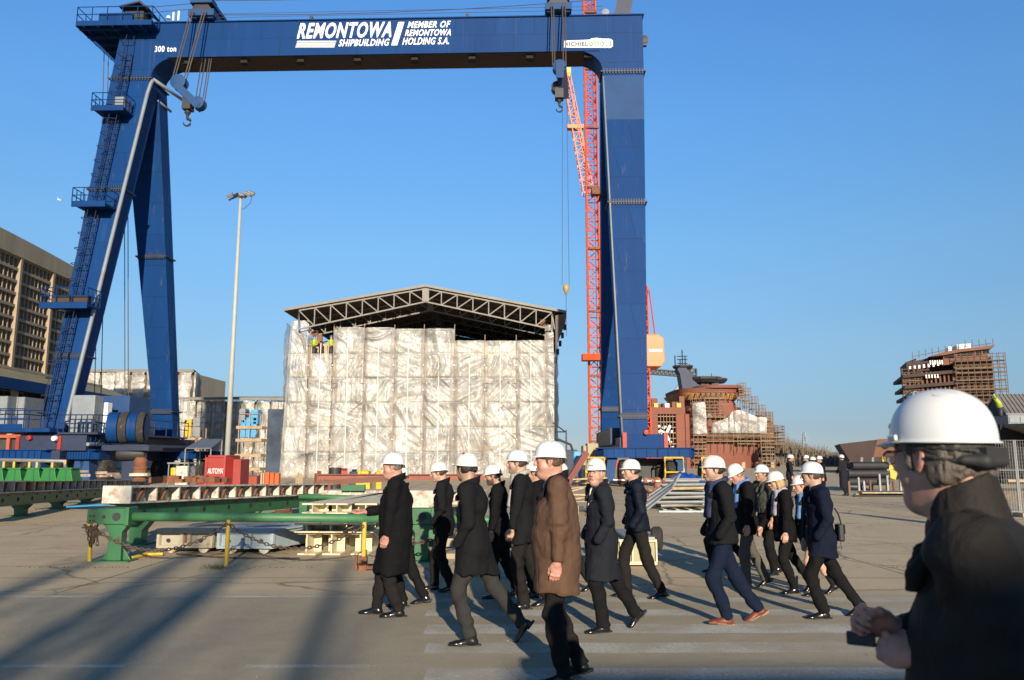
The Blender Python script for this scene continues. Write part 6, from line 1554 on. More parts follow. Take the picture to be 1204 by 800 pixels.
def right_middle():
    # beige skid box with tyre
    Y = 13.2; Z = lambda py: CAMZ + Y * ratio(py); X = lambda px: gX(px, Y, .3)
    t = empty('beige_skid', (X(752), Y, 0), 0, 'low beige steel skid with a tyre on its end, behind the quilted jacket', 'skid')
    b = MB(); b.bx(X(715), X(771), Y + .05, Y + 1.4, .05, Z(636)); b.build('skid_body', mat('olive_beige_paint', (.33, .31, .19), .65, var=.2, scale=3), t, bevel=.01)
    b = MB(); b.bx(X(715), X(772.5), Y, Y + .05, Z(637.5), Z(634.5)); b.bx(X(715), X(772.5), Y, Y + .05, .03, .08)
    for px in (716, 729, 743, 757, 771): b.bx(X(px), X(px + 1.8), Y, Y + .05, .08, Z(637.5))
    b.build('frame', M_cream, t)
    b = MB(); b.bx(X(735), X(770), Y - .02, Y + 1.45, Z(634.5), Z(631.5)); b.build('top_plate', M_steel, t)
    b = MB(); c = Vector((X(777), Y + .35, Z(636))); b.lathe(c, [(.07, -.08), (.16, -.09), (.2, -.05), (.2, .05), (.16, .09), (.07, .08)], 22, axis=(1, -.3, 0)); b.build('tyre', M_tyre, t, auto=True)
    # steel pipe stacks
    g = 'steel tubes in the stack by the blue tarpaulin'
    rs = random.Random(5); n = 0
    for lay in range(7):
        for k in range(6 if lay < 4 else 4):
            Y = 27.2 + k * .30 + rs.uniform(-.05, .05); z = .12 + lay * .145 + rs.uniform(-.02, .02)
            x0 = gX(773 + rs.uniform(-4, 6) + lay * 1.0, Y, z); x1 = gX(834 - lay * 1.2 + rs.uniform(-6, 4), Y, z)
            b = MB(); b.tube([(x0, Y, z), (x1, Y + rs.uniform(-.25, .25), z + rs.uniform(-.03, .05))], .055, 8)
            tag(b.build('steel_tube', M_steel if rs.random() < .8 else M_wood, None, auto=True), 'galvanised tube lying level in the stack by the blue tarpaulin', 'steel tube', g)
    for k in range(9):
        Y = 26.2 + k * .12; p = Vector((gX(764 + rs.uniform(-8, 3), Y, .1), Y, .08 + k * .05)); q = Vector((gX(792 + k * 1.2, Y, 1.2), Y + .3, .75 + k * .055))
        b = MB(); b.beam(p, q, .12, .05); tag(b.build('steel_channel', M_steel, None), 'galvanised channel slanting up onto the tube stack', 'steel channel', 'slanting channels leaning on the tube stack')
    for i in range(4):
        b = MB(); Y = 26.6; x = gX(782 + i * 15, Y, 0); b.bx(x - .06, x + .06, Y, Y + 2.2, 0.0, .06); tag(b.build('timber_bearer', M_wood, None), 'timber bearer under the tube stack', 'timber', 'timber bearers under the tube stack')
    b = MB(); Y = 26.0; b.bx(gX(775, Y), gX(838, Y), Y, Y + .12, 0, .05); tag(b.build('pale_blue_rail', mat('pale_blue_paint', (.35, .5, .56), .6), None), 'pale blue flat bar on the ground in front of the tube stack', 'bar')
    # tarp heap: draped cloth
    Y0 = 33; x0, x1 = gX(793, Y0, .5), gX(839, Y0, .5); H = CAMZ + Y0 * ratio(551)
    nx, ny = 46, 22; V = []; F = []
    for i in range(nx + 1):
        for j in range(ny + 1):
            u, v = i / nx, j / ny
            prof = math.sin(math.pi * min(1, max(0, v))) ** .45 * (math.sin(math.pi * u) ** .38); ridge = .85 + .25 * math.sin(u * 9) * .4
            z = H * prof * ridge * (1.04 - .25 * max(0, u - .5))
            z += .10 * (float(_n2[1](np.array(u * 13.), np.array(v * 6.))) - .5) * 2 * prof + .05 * abs(math.sin(u * 34 + v * 5)) * prof
            V.append((x0 + (x1 - x0) * u, Y0 + 2.4 * v + .15 * math.sin(u * 20), max(0.0, z)))
    for i in range(nx):
        for j in range(ny): a = i * (ny + 1) + j; F.append((a, a + ny + 1, a + ny + 2, a + 1))
    tag(from_arrays('blue_tarpaulin', V, F, mat('blue_tarp', (.012, .06, .33), .4, var=.35, scale=3, bump=.6, bscale=6), None, smooth=True), 'crumpled blue tarpaulin over a heap beneath the red ship', 'tarpaulin')
    # orange rubble by wheels
    rs = random.Random(8)
    for i in range(16):
        Y = rs.uniform(31, 34); px = rs.uniform(751, 783); x = gX(px, Y, .3); s = rs.uniform(.15, .34); b = MB()
        b.lathe((x, Y, rs.uniform(.1, .9)), [(0, -s * .5), (s * .5, -s * .35), (s * .6, 0), (s * .4, s * .4), (0, s * .5)], 8, axis=(rs.random(), rs.random(), rs.random() + .2))
        tag(b.build('orange_lump', mat('orange_insulation', (.34, .13, .07), .9, var=.4, scale=3) if i % 5 else M_orange, None), 'lump of orange packing in the heap before the gantry wheels', 'lump', 'orange lumps by the gantry wheels')
    # striped tape
    b = MB(); Y = 30
    for i in range(14):
        px = 721 + i * 5; b.bx(gX(px, Y, 1), gX(px + 5, Y, 1), Y, Y + .01, CAMZ + Y * ratio(564 + i * .15 + .9), CAMZ + Y * ratio(564 + i * .15 - .4), i % 2)
    tag(b.build('barrier_tape', [M_white, M_redp], None), 'red and white barrier tape stretched before the gantry wheels', 'tape')
    # pale planks heap behind the man with scarf
    for i in range(12):
        Y = rs.uniform(24, 27); z = .3 + i * .07; p = Vector((gX(672 + rs.uniform(-6, 4), Y, z), Y, z)); q = Vector((gX(705 + rs.uniform(-6, 10), Y, z), Y + rs.uniform(-.6, .6), z + rs.uniform(-.05, .25)))
        b = MB(); b.beam(p, q, .16, .04); tag(b.build('plank', M_wood, None), 'pale plank in the loose heap between the brown coat and the white haired man', 'plank', 'loose planks in a heap')
    for i in range(2):
        b = MB(); Y = 25.2; b.bx(gX(675 + i * 22, Y), gX(678 + i * 22, Y), Y - .8, Y + 1.2, 0, .3); tag(b.build('timber_block', M_wood, None), 'timber block under the loose plank heap', 'timber', 'blocks under the plank heap')
    # dark red conveyor and grey posts
    Y = 46; Z = lambda py: CAMZ + Y * ratio(py)
    t = empty('red_conveyor', (gX(680, Y), Y, 0), 0, 'dark red slanting conveyor rails left of the gantry foot', 'conveyor')
    m = mat('dark_red_steel', (.14, .02, .018), .6)
    for o in (0, .9):
        b = MB(); b.beam((gX(668, Y, .3), Y + o, .3), (gX(690, Y, 3), Y + o, Z(532)), .16, .35); b.build('conveyor_rail', m, t)
    b = MB()
    for k in range(9): a = k / 8; x = gX(668 + 22 * a, Y, .3 + 2 * a); z = .3 + (Z(532) - .3) * a; b.beam((x, Y, z), (x, Y + .9, z), .1)
    b.build('conveyor_rung', m, t)
    b = MB(); b.bx(gX(678, Y), gX(679.5, Y), Y, Y + .2, 0, 1.1); b.build('conveyor_leg', m, t)
    for i, (a, c, top) in enumerate(((686, 690, 524), (691, 704, 521.5))):
        b = MB(); Yq = 49 + i; b.bx(gX(a, Yq, 1), gX(c, Yq, 1), Yq, Yq + 1.5, 0, CAMZ + Yq * ratio(top)); tag(b.build('concrete_block_stack', M_conc, None, bevel=.05), ['narrow concrete pillar behind the red conveyor', 'broad concrete block stack beside the gantry foot'][i], 'block')
    t = empty('blue_machine', (gX(672, 60), 60, 0), 0, 'dark blue machine with a bent pipe and thin mast right of the hall corner', 'machine')
    Y = 60; Z = lambda py: CAMZ + Y * ratio(py); X = lambda px: gX(px, Y, 2)
    b = MB(); b.bx(X(660), X(679), Y, Y + 2, 0, Z(529)); b.build('machine_body', M_dblue, t, bevel=.05)
    b = MB(); b.tube([(X(652), Y, Z(515)), (X(664), Y, Z(520)), (X(671), Y, Z(523)), (X(673.5), Y, Z(530))], .09, 8); b.build('bent_pipe', M_dark, t)
    b = MB(); b.tube([(X(666), Y, 0), (X(666), Y, Z(506))], .06, 5); b.tube([(X(650), Y, Z(497)), (X(665), Y, Z(508))], .05, 5); b.tube([(X(652), Y, Z(508)), (X(666), Y, Z(508))], .05, 5); b.build('thin_mast', M_dark, t)
    b = MB(); b.bx(X(667), X(676), Y - 6, Y - 5, 0, 2.2); tag(b.build('pale_blue_crate', M_cyan, None, bevel=.1), 'light blue crate behind the helmet of the man in brown', 'crate')
    # grey slab and white scraps
    # yard edge at the right: pipes, planks, posts, fence
    g = 'black pipes stacked at the yard edge'
    rs = random.Random(21)
    for k in range(14):
        Y = 42 + (k % 5) * .45; z = .5 + (k // 5) * .42; x0 = gX(998 + rs.uniform(-2, 4), Y, z); x1 = gX(1046 + rs.uniform(-4, 3), Y, z)
        b = MB(); b.tube([(x0, Y, z), (x1, Y + .3, z)], .2, 12); tag(b.build('black_pipe', M_dark, None, auto=True), 'thick black pipe lying in the stack at the yard edge', 'pipe', g)
    for i, px in enumerate((1012, 1014 + 11, 1043)):
        b = MB(); Y = 44; b.tube([(gX(px, Y), Y, 0), (gX(px - .8, Y, 3), Y, CAMZ + Y * ratio(538))], .09, 8); tag(b.build('leaning_post', M_steel, None), 'tall grey post rising above the black pipes, %s one' % ['left', 'middle', 'right'][i], 'post', 'grey posts above the black pipes')
    for i in range(8):
        px = 1000 + i * 8.5 + rs.uniform(-2, 2); Y = 41 + rs.uniform(-.5, .5); b = MB(); h = rs.uniform(.5, .95); b.box((gX(px, Y), Y, h / 2), (.1, .1, h)); tag(b.build('stub_post', M_steel if i % 3 else M_oxide2, None, bevel=.01), 'short stub post in the row along the yard edge', 'post', 'stub posts along the yard edge')
    for i in range(9):
        Y = 36 + rs.uniform(0, 2); z = .04 + (i // 3) * .07; b = MB(); x0 = gX(1003 + rs.uniform(0, 12), Y, z); b.beam((x0, Y, z), (x0 + rs.uniform(2.2, 3.5), Y + rs.uniform(-.3, .3), z), .2, .05); tag(b.build('board', M_wood if i % 2 else M_dark, None), 'board lying flat on the ground at the yard edge', 'board', 'boards on the ground at the yard edge')
    # excavator
    Y = 60; Z = lambda py: CAMZ + Y * ratio(py); X = lambda px: gX(px, Y, 2)
    t = empty('yellow_excavator', (X(1045), Y, 0), 0, 'yellow excavator in front of the dark hull section', 'excavator')
    b = MB(); b.bx(X(1027), X(1043), Y, Y + 2, 1.0, Z(556) + .3); b.bx(X(1031), X(1042), Y, Y + 2, Z(556), Z(551)); b.build('excavator_body', M_yellow, t, bevel=.06)
    b = MB(); b.bx(X(1025), X(1045), Y - .2, Y + 2.2, 0, .9); b.build('track', M_tyre, t, bevel=.2)
    b = MB(); b.bx(X(1032), X(1040), Y - .05, Y, Z(556), Z(552)); b.build('cab_window', M_glassd, t)
    b = MB(); b.beam((X(1043), Y + 1, 1.6), (X(1047), Y + 1, Z(541)), .35, .5); b.beam((X(1047), Y + 1, Z(541)), (X(1054), Y + 1, Z(553)), .3, .4); b.beam((X(1054), Y + 1, Z(553)), (X(1051), Y + 1, Z(563)), .5, .8); b.build('boom', M_yellow, t, bevel=.04)
    # mesh fence
    Y = 24; Z = lambda py: CAMZ + Y * ratio(py); X = lambda px: gX(px, Y, 1.5)
    for i in range(3):
        a, c = 1146 + i * 50, 1194 + i * 50
        t = empty('mesh_fence_panel', (X(a), Y, 0), 0, 'galvanised mesh fence panel at the right edge, %s' % ['left one behind the helmet', 'second from the left', 'rightmost'][i], 'fence', 'mesh fence panels')
        zt = Z(518); 
        b = MB(); b.tube([(X(a), Y, .1), (X(a), Y, zt), (X(c), Y, zt), (X(c), Y, .1)], .03, 8); b.tube([(X(a), Y, Z(553)), (X(c), Y, Z(553))], .02, 6); b.tube([(X(a), Y, .15), (X(c), Y, .15)], .02, 6); b.build('panel_frame', M_steel, t)
        b = MB(); n = 16
        for k in range(1, n): x = X(a) + (X(c) - X(a)) * k / n; b.tube([(x, Y, .15), (x, Y, zt)], .004, 3)
        for k in range(1, 20): z = .15 + (zt - .15) * k / 20; b.tube([(X(a), Y, z), (X(c), Y, z)], .004, 3)
        b.build('wire_mesh', M_steel, t)
        b = MB(); b.bx(X(a) - .12, X(a) + .5, Y - .25, Y + .25, 0, .13); b.build('foot_block', M_conc, t, bevel=.02)
    b = MB(); Y = 30; b.bx(gX(1188, Y), gX(1260, Y), Y, Y + .4, .85, .95); tag(b.build('bench_plank', M_wood, None), 'plank laid level beyond the mesh fence', 'plank')
    b = MB(); Y = 34; b.bx(gX(1140, Y), gX(1260, Y), Y, Y + 3, 0, .35)
    tag(b.build('rubble_bed', mat('brown_rubble', (.14, .11, .08), .95, var=.5, scale=4, bump=1, bscale=5), None), 'brown rubble strip beyond the mesh fence', 'rubble', kind='stuff')
right_middle()

# ------------------------------------------------------------------ behind the camera: unseen casters added to shade the foreground
def behind():
    root = empty('shade_building', (24, -24, 0), 0, 'plain unseen building added behind the photographer to shade the near ground', 'building')
    b = MB(); b.bx(4.7, 46, -34, -20, 0, 7.85); b.build('wall', M_conc, root)  # unseen block sized to throw the near ground into shade
    b = MB(); b.bx(4.5, 46.2, -34.2, -19.8, 7.85, 8.05); b.build('roof', M_roofg, root)
    g = 'added trees casting streaks from behind the photographer'
    rs = random.Random(12)
    def tree(x, y, h, lab):
        t = empty('shadow_streak_tree', (x, y, 0), 0, lab, 'tree', g); tr = MB(); cr = MB()  # trees added for the long shadow streaks across the yard
        top = Vector((x + rs.uniform(-1, 1), y, h)); base = Vector((x, y, 0))
        tr.tube([base, base.lerp(top, .5) + Vector((.3, 0, 0)), top], .19, 10, r2=.09); tr.build('trunk', M_brown, t)
        def br(p, d, l, r, k):
            q = p + d * l; cr.tube([p, p.lerp(q, .5) + Vector((rs.uniform(-.1, .1), 0, rs.uniform(-.1, .1))) * l, q], r, 5, r2=r * .45, caps=False)
            if k: 
                for i in range(4):
                    dd = (d + Vector((rs.uniform(-.7, .7), rs.uniform(-.7, .7), rs.uniform(-.2, .6)))).normalized(); br(p.lerp(q, .35 + .6 * i / 3), dd, l * .58, r * .5, k - 1)
        for i in range(13):
            f = .32 + .66 * i / 13; a = rs.random() * 6.28; br(base.lerp(top, f), Vector((math.cos(a), math.sin(a) * .8, 1.5)).normalized(), h * .22 * (1.15 - f), .075 * (1.2 - f), 2)
        cr.build('crown', M_brown, t)
    for i, (x, y, h) in enumerate(((.2, -30, 15), (1.5, -27, 14), (2.5, -31, 16), (3.4, -29, 13), (-2.4, -26, 12), (4.3, -37, 17))):
        tree(x, y, h, 'unseen bare tree added to cast shadow streaks, number %s from the camera side' % ['one', 'two', 'three', 'four', 'five', 'six'][i])
behind()
# ------------------------------------------------------------------ people: signed distance fields turned into meshes
def smin(a, b, k):
    if k <= 0: return np.minimum(a, b)
    h = np.maximum(k - np.abs(a - b), 0) / k
    return np.minimum(a, b) - h * h * k * .25
def smax(a, b, k): return -smin(-a, -b, k)
_rs = np.random.RandomState(2)
_T3 = _rs.rand(32, 32, 32).astype(np.float32)
def n3(x, y, z):
    xi, yi, zi = [np.floor(q).astype(np.int32) for q in (x, y, z)]
    fx, fy, fz = x - xi, y - yi, z - zi
    fx, fy, fz = [f * f * (3 - 2 * f) for f in (fx, fy, fz)]
    T = _T3; r = 0
    for dx in (0, 1):
        for dy in (0, 1):
            for dz in (0, 1):
                wgt = (fx if dx else 1 - fx) * (fy if dy else 1 - fy) * (fz if dz else 1 - fz)
                r = r + wgt * T[(xi + dx) & 31, (yi + dy) & 31, (zi + dz) & 31]
    return r
A = lambda *v: np.array(v, dtype=np.float32)
class Field:
    def __init__(s, lo, hi, h):
        s.lo = np.array(lo, np.float32); s.h = h
        s.n = np.ceil((np.array(hi) - s.lo) / h).astype(int) + 1
        s.ax = [(s.lo[i] + h * np.arange(s.n[i])).astype(np.float32) for i in range(3)]
        s.D = np.full(tuple(s.n), .4, np.float32)
    def reg(s, lo, hi):
        a = np.clip(np.floor((np.array(lo) - s.lo) / s.h).astype(int), 0, s.n); b = np.clip(np.ceil((np.array(hi) - s.lo) / s.h).astype(int) + 1, 0, s.n)
        sl = tuple(slice(a[i], b[i]) for i in range(3))
        if any(b[i] <= a[i] for i in range(3)): return None
        return sl, s.ax[0][sl[0]][:, None, None], s.ax[1][sl[1]][None, :, None], s.ax[2][sl[2]][None, None, :]
    def put(s, lo, hi, f, k=.03, mode='add'):
        m = k + .03
        r = s.reg(np.array(lo) - m, np.array(hi) + m)
        if r is None: return s
        sl, X, Y, Z = r; d = f(X, Y, Z)
        if mode == 'add': s.D[sl] = smin(s.D[sl], d, k)
        else: s.D[sl] = smax(s.D[sl], -d, k)
        return s
    def cap(s, a, b, ra, rb=None, k=.03, mode='add', sy=1.0, sx=1.0, cut=None):
        """tapered capsule; sx, sy stretch the cross-section"""
        rb = ra if rb is None else rb; a = np.array(a, float); b = np.array(b, float); R_ = max(ra, rb) * max(1, sx, sy)
        def f(X, Y, Z):
            px, py, pz = (X - a[0]) / sx, (Y - a[1]) / sy, Z - a[2]; bx, by, bz = (b[0] - a[0]) / sx, (b[1] - a[1]) / sy, b[2] - a[2]
            L = bx * bx + by * by + bz * bz + 1e-9; t = np.clip((px * bx + py * by + pz * bz) / L, 0, 1)
            d = np.sqrt((px - t * bx) ** 2 + (py - t * by) ** 2 + (pz - t * bz) ** 2) - (ra + (rb - ra) * t)
            if cut is not None: d = np.maximum(d, (X - cut[0][0]) * cut[1][0] + (Y - cut[0][1]) * cut[1][1] + (Z - cut[0][2]) * cut[1][2])
            return d.astype(np.float32)
        return s.put(np.minimum(a, b) - R_, np.maximum(a, b) + R_, f, k, mode)
    def ell(s, c, r, k=.03, mode='add', M=None):
        c = np.array(c, float); r = np.array(r, float); R_ = r.max(); Mi = None if M is None else np.array(M.transposed())
        def f(X, Y, Z):
            x, y, z = X - c[0], Y - c[1], Z - c[2]
            if Mi is not None: x, y, z = [Mi[i, 0] * x + Mi[i, 1] * y + Mi[i, 2] * z for i in range(3)]
            k0 = np.sqrt((x / r[0]) ** 2 + (y / r[1]) ** 2 + (z / r[2]) ** 2); k1 = np.sqrt((x / r[0] ** 2) ** 2 + (y / r[1] ** 2) ** 2 + (z / r[2] ** 2) ** 2) + 1e-6
            return (k0 * (k0 - 1) / k1).astype(np.float32)
        return s.put(c - R_, c + R_, f, k, mode)
    def plane(s, p, n, k=.004, lo=None, hi=None):   # cut away the side n points to
        p = np.array(p, float); n = np.array(n, float); n /= np.linalg.norm(n)
        r = s.reg(lo if lo is not None else s.lo, hi if hi is not None else s.lo + s.h * s.n)
        if r is None: return s
        sl, X, Y, Z = r; d = ((X - p[0]) * n[0] + (Y - p[1]) * n[1] + (Z - p[2]) * n[2]).astype(np.float32)
        s.D[sl] = smax(s.D[sl], d, k); return s
    def rough(s, fn, band=.05):
        idx = np.nonzero(np.abs(s.D) < band)
        if len(idx[0]) == 0: return s
        x, y, z = s.ax[0][idx[0]], s.ax[1][idx[1]], s.ax[2][idx[2]]
        s.D[idx] += fn(x, y, z).astype(np.float32); return s
    def mesh(s):
        D = s.D; n = D.shape
        D[0] = D[-1] = .1; D[:, 0] = D[:, -1] = .1; D[:, :, 0] = D[:, :, -1] = .1
        ins = D < 0
        acc = np.zeros(tuple(q - 1 for q in n) + (3,), np.float32); cnt = np.zeros(tuple(q - 1 for q in n), np.float32)
        def edges(axis):
            sl0 = [slice(None)] * 3; sl1 = [slice(None)] * 3; sl0[axis] = slice(0, -1); sl1[axis] = slice(1, None)
            a = D[tuple(sl0)]; b = D[tuple(sl1)]; m = ins[tuple(sl0)] != ins[tuple(sl1)]
            I = np.nonzero(m); av, bv = a[I], b[I]; t = av / (av - bv)
            P = [I[j].astype(np.float32) for j in range(3)]; P[axis] = P[axis] + t
            return I, np.stack(P, -1), av < 0
        quads = []
        for axis in range(3):
            I, P, neg = edges(axis); o = [j for j in range(3) if j != axis]
            cells = []
            for (d1, d2) in ((0, 0), (-1, 0), (-1, -1), (0, -1)):
                C = [I[0].copy(), I[1].copy(), I[2].copy()]; C[o[0]] = C[o[0]] + d1; C[o[1]] = C[o[1]] + d2
                cells.append(C)
            ok = np.ones(len(P), bool)
            for C in cells:
                for j in range(3): ok &= (C[j] >= 0) & (C[j] < n[j] - 1)
            for C in cells:
                C_ = tuple(c[ok] for c in C); np.add.at(acc, C_, P[ok]); np.add.at(cnt, C_, 1)
            q = np.stack([np.ravel_multi_index(tuple(c[ok] for c in C), cnt.shape) for C in cells], -1)
            ng = neg[ok]; flip = ng if axis != 1 else ~ng
            q[~flip] = q[~flip][:, ::-1]
            quads.append(q)
        used = np.nonzero(cnt.ravel() > 0)[0]; remap = -np.ones(cnt.size, int); remap[used] = np.arange(len(used))
        V = acc.reshape(-1, 3)[used] / cnt.ravel()[used][:, None] * s.h + s.lo
        F = remap[np.concatenate(quads)]
        return V, F

def cloth(name, col, rough=.85, bump=.25, sheen=.0, bs=260, var=.15):
    if name in MATS: return MATS[name]
    m = mat(name, col, rough, var=var, scale=6, bump=bump, bscale=bs, spec=.25)
    n = m.node_tree.nodes; L = m.node_tree.links; b = n['Principled BSDF']; tc = n.new('ShaderNodeTexCoord')
    mp = n.new('ShaderNodeMapping'); mp.inputs['Scale'].default_value = (1, 1, .45); mp.inputs['Rotation'].default_value = (0, .5, 0); L.new(tc.outputs['Object'], mp.inputs[0])
    nz = n.new('ShaderNodeTexNoise'); nz.inputs['Scale'].default_value = 13; nz.inputs['Detail'].default_value = 3; nz.inputs['Distortion'].default_value = .8; L.new(mp.outputs[0], nz.inputs['Vector'])
    bp = n.new('ShaderNodeBump'); bp.inputs['Strength'].default_value = .55; bp.inputs['Distance'].default_value = .03; L.new(nz.outputs['Fac'], bp.inputs['Height'])
    old = b.inputs['Normal'].links[0].from_socket if b.inputs['Normal'].links else None
    if old: L.new(old, bp.inputs['Normal'])
    L.new(bp.outputs[0], b.inputs['Normal'])
    b.inputs['Specular IOR Level'].default_value = .12
    return m
M_skin = None
def skin_mat():
    m = bpy.data.materials.new('skin'); m.use_nodes = True; n = m.node_tree.nodes; L = m.node_tree.links; b = n['Principled BSDF']
    a = n.new('ShaderNodeAttribute'); a.attribute_name = 'Col'
    tc = n.new('ShaderNodeTexCoord'); nz = n.new('ShaderNodeTexNoise'); nz.inputs['Scale'].default_value = 45; nz.inputs['Detail'].default_value = 4; L.new(tc.outputs['Object'], nz.inputs['Vector'])
    mr = n.new('ShaderNodeMapRange'); L.new(nz.outputs['Fac'], mr.inputs[0]); mr.inputs[3].default_value = .8; mr.inputs[4].default_value = 1.15
    mx = n.new('ShaderNodeMix'); mx.data_type = 'RGBA'; mx.blend_type = 'MULTIPLY'; mx.inputs[0].default_value = 1; L.new(a.outputs['Color'], mx.inputs[6]); L.new(mr.outputs[0], mx.inputs[7])
    L.new(mx.outputs[2], b.inputs['Base Color']); b.inputs['Roughness'].default_value = .5; b.inputs['Subsurface Weight'].default_value = .12; b.inputs['Subsurface Radius'].default_value = (.02, .008, .004); b.inputs['Subsurface Scale'].default_value = .5
    bp = n.new('ShaderNodeBump'); bp.inputs['Strength'].default_value = .12; bp.inputs['Distance'].default_value = .002; n2 = n.new('ShaderNodeTexNoise'); n2.inputs['Scale'].default_value = 350; L.new(tc.outputs['Object'], n2.inputs['Vector']); L.new(n2.outputs['Fac'], bp.inputs['Height']); L.new(bp.outputs[0], b.inputs['Normal'])
    return m
M_skin = skin_mat()

# ---- head (face towards +x, centre between the ears)
def head_geo(h, jowl=0.0, fem=False, neck=.18):
    F = Field((-.14, -.11, -.2), (.14, .11, .14), h)
    F.ell((-.010, 0, .032), (.100, .077, .086), .02)
    F.ell((.028, 0, -.03), (.064, .060 - (.004 if fem else 0), .078), .03)
    for s in (-1, 1):
        F.cap((-.015, s * .047, -.05), (.060, s * .016, -.098), .020 + jowl * .6, .017, .035)
        F.ell((.055, s * .040, -.018), (.024, .022, .022), .02)
        F.ell((.045, s * .035, -.052), (.024 + jowl, .022 + jowl, .026), .03)
    F.ell((.070, 0, -.098), (.021, .024, .018), .02)
    if jowl: F.ell((.03, 0, -.115), (.05, .045, .025 + jowl), .04)
    F.cap((.078, -.032, .022), (.078, .032, .022), .013, .013, .02)
    F.cap((.092, 0, .012), (.113, 0, -.028), .0085, .0125, .014)
    for s in (-1, 1):
        F.ell((.101, s * .012, -.034), (.011, .009, .008), .008)
        F.ell((.098, s * .033, .001), (.015, .017, .012), .012, 'sub')
    F.cap((.092, -.015, -.061), (.092, .015, -.061), .0075, .0075, .008); F.ell((.099, 0, -.060), (.006, .016, .005), .006)
    F.ell((.094, 0, -.072), (.011, .019, .007), .008)
    F.cap((.108, -.024, -.0655), (.108, .024, -.0655), .0045, .0045, .004, 'sub')
    F.ell((.098, 0, -.084), (.010, .016, .006), .010, 'sub')
    for s in (-1, 1):
        F.ell((.080, s * .032, .001), (.014, .0155, .0125), .003)            # eyeball and lids
        F.cap((.090, s * .020, .013), (.078, s * .050, .010), .0045, .004, .005)
        E = Matrix.Rotation(-.15, 3, 'Y') @ Matrix.Rotation(s * -.35, 3, 'Z')
        F.ell((-.008, s * .078, -.004), (.021, .009, .033), .008, M=E)
        F.ell((-.004, s * .086, .002), (.011, .007, .017), .004, 'sub', M=E)
        F.ell((-.004, s * .076, -.032), (.009, .007, .009), .006)
    F.cap((-.02, 0, -.055), (-.038, 0, -neck), .055 if not fem else .048, .060 if not fem else .05, .03)
    F.cap((-.06, 0, .0), (-.06, 0, -.16), .045, .05, .04)
    V, Q = F.mesh()
    return V, Q
def head_cols(V, tone, stubble=0.0, hairc=(.05, .03, .02), light=1.0, blush=1.0):
    x, y, z = V.T; ay = np.abs(y)
    C = np.tile(np.array(tone, float), (len(V), 1))
    g = lambda cx, cy, cz, r: np.exp(-(((x - cx) ** 2 + (ay - cy) ** 2 + (z - cz) ** 2) / r ** 2))
    red = .6 * g(.07, .04, -.02, .028) + .6 * g(.11, 0, -.03, .02) + .7 * g(-.008, .082, -.0, .03)
    C *= (1 - red[:, None] * np.array([-.05, .22, .25]) * blush)
    lip = g(.1, 0, -.066, .017) * (np.abs(z + .066) < .012) * (x > .088); lip = np.clip(lip * 1.6, 0, 1)[:, None]
    C = C * (1 - lip * .8) + np.array([.42, .13, .10]) * lip * .8 * light
    st = np.clip((x > -.01) * (z < -.04) * (z > -.125) * stubble, 0, 1)[:, None] * (1 - lip)
    C = C * (1 - st) + np.array(hairc) * st
    br = ((np.abs(z - (.024 - (ay - .03) * .12)) < .0045) & (ay > .014) & (ay < .052) & (x > .06))[:, None]
    C = np.where(br, np.array(hairc) * 1.0, C)
    ew = ((ay - .032) ** 2 / .0125 ** 2 + (z - .001) ** 2 / .0052 ** 2 < 1) & (x > .078)
    C = np.where(ew[:, None], np.array([.55, .52, .48]), C)
    ir = ((ay - .032) ** 2 + (z - .001) ** 2 < .0052 ** 2) & (x > .078)
    C = np.where(ir[:, None], np.array([.03, .025, .02]), C)
    ln = ((ay - .032) ** 2 / .0155 ** 2 + (z - .0055) ** 2 / .003 ** 2 < 1) & (x > .07) & (z > .003)
    C = np.where(ln[:, None], np.array([.06, .035, .025]), C)
    return C
def hair_geo(h, kind='short'):
    F = Field((-.16, -.12, -.19), (.15, .12, .15), h)
    F.ell((-.018, 0, .03), (.102, .087, .092), .02)
    F.ell((-.055, 0, -.012), (.058, .076, .065), .03)
    for s in (-1, 1): F.cap((.022, s * .072, .03), (.012, s * .073, -.015), .013, .006, .012)
    if kind == 'bob':
        for s in (-1, 1): F.cap((-.01, s * .075, .02), (.0, s * .078, -.085), .034, .024, .03)
        F.ell((-.065, 0, -.05), (.055, .078, .075), .03)
    if kind == 'pony': F.ell((-.075, 0, -.045), (.05, .06, .06), .02)
    if kind == 'long':
        F.ell((-.055, 0, -.045), (.060, .084, .060), .02)
        for s in (-1, 1): F.cap((.035, s * .070, .035), (.022, s * .074, -.02), .014, .010, .014)
    # keep the face clear
    F.ell((.095, 0, -.02), (.09, .11, .10), .012, 'sub')
    if kind in ('short', 'long'):
        for s in (-1, 1): F.ell((-.004, s * .098, -.014), (.023, .034, .034), .008, 'sub')
        F.plane((0, 0, -.062 if kind == 'short' else -.085), (-.25, 0, -1), .02)
    F.rough(lambda x, y, z: .0022 * np.sin(z * 60 + n3(x * 30, y * 30, z * 14) * 14) + .007 * (n3(x * 60, y * 60, z * 22) - .5) + .004 * (n3(x * 160, y * 160, z * 60) - .5))
    return F.mesh()

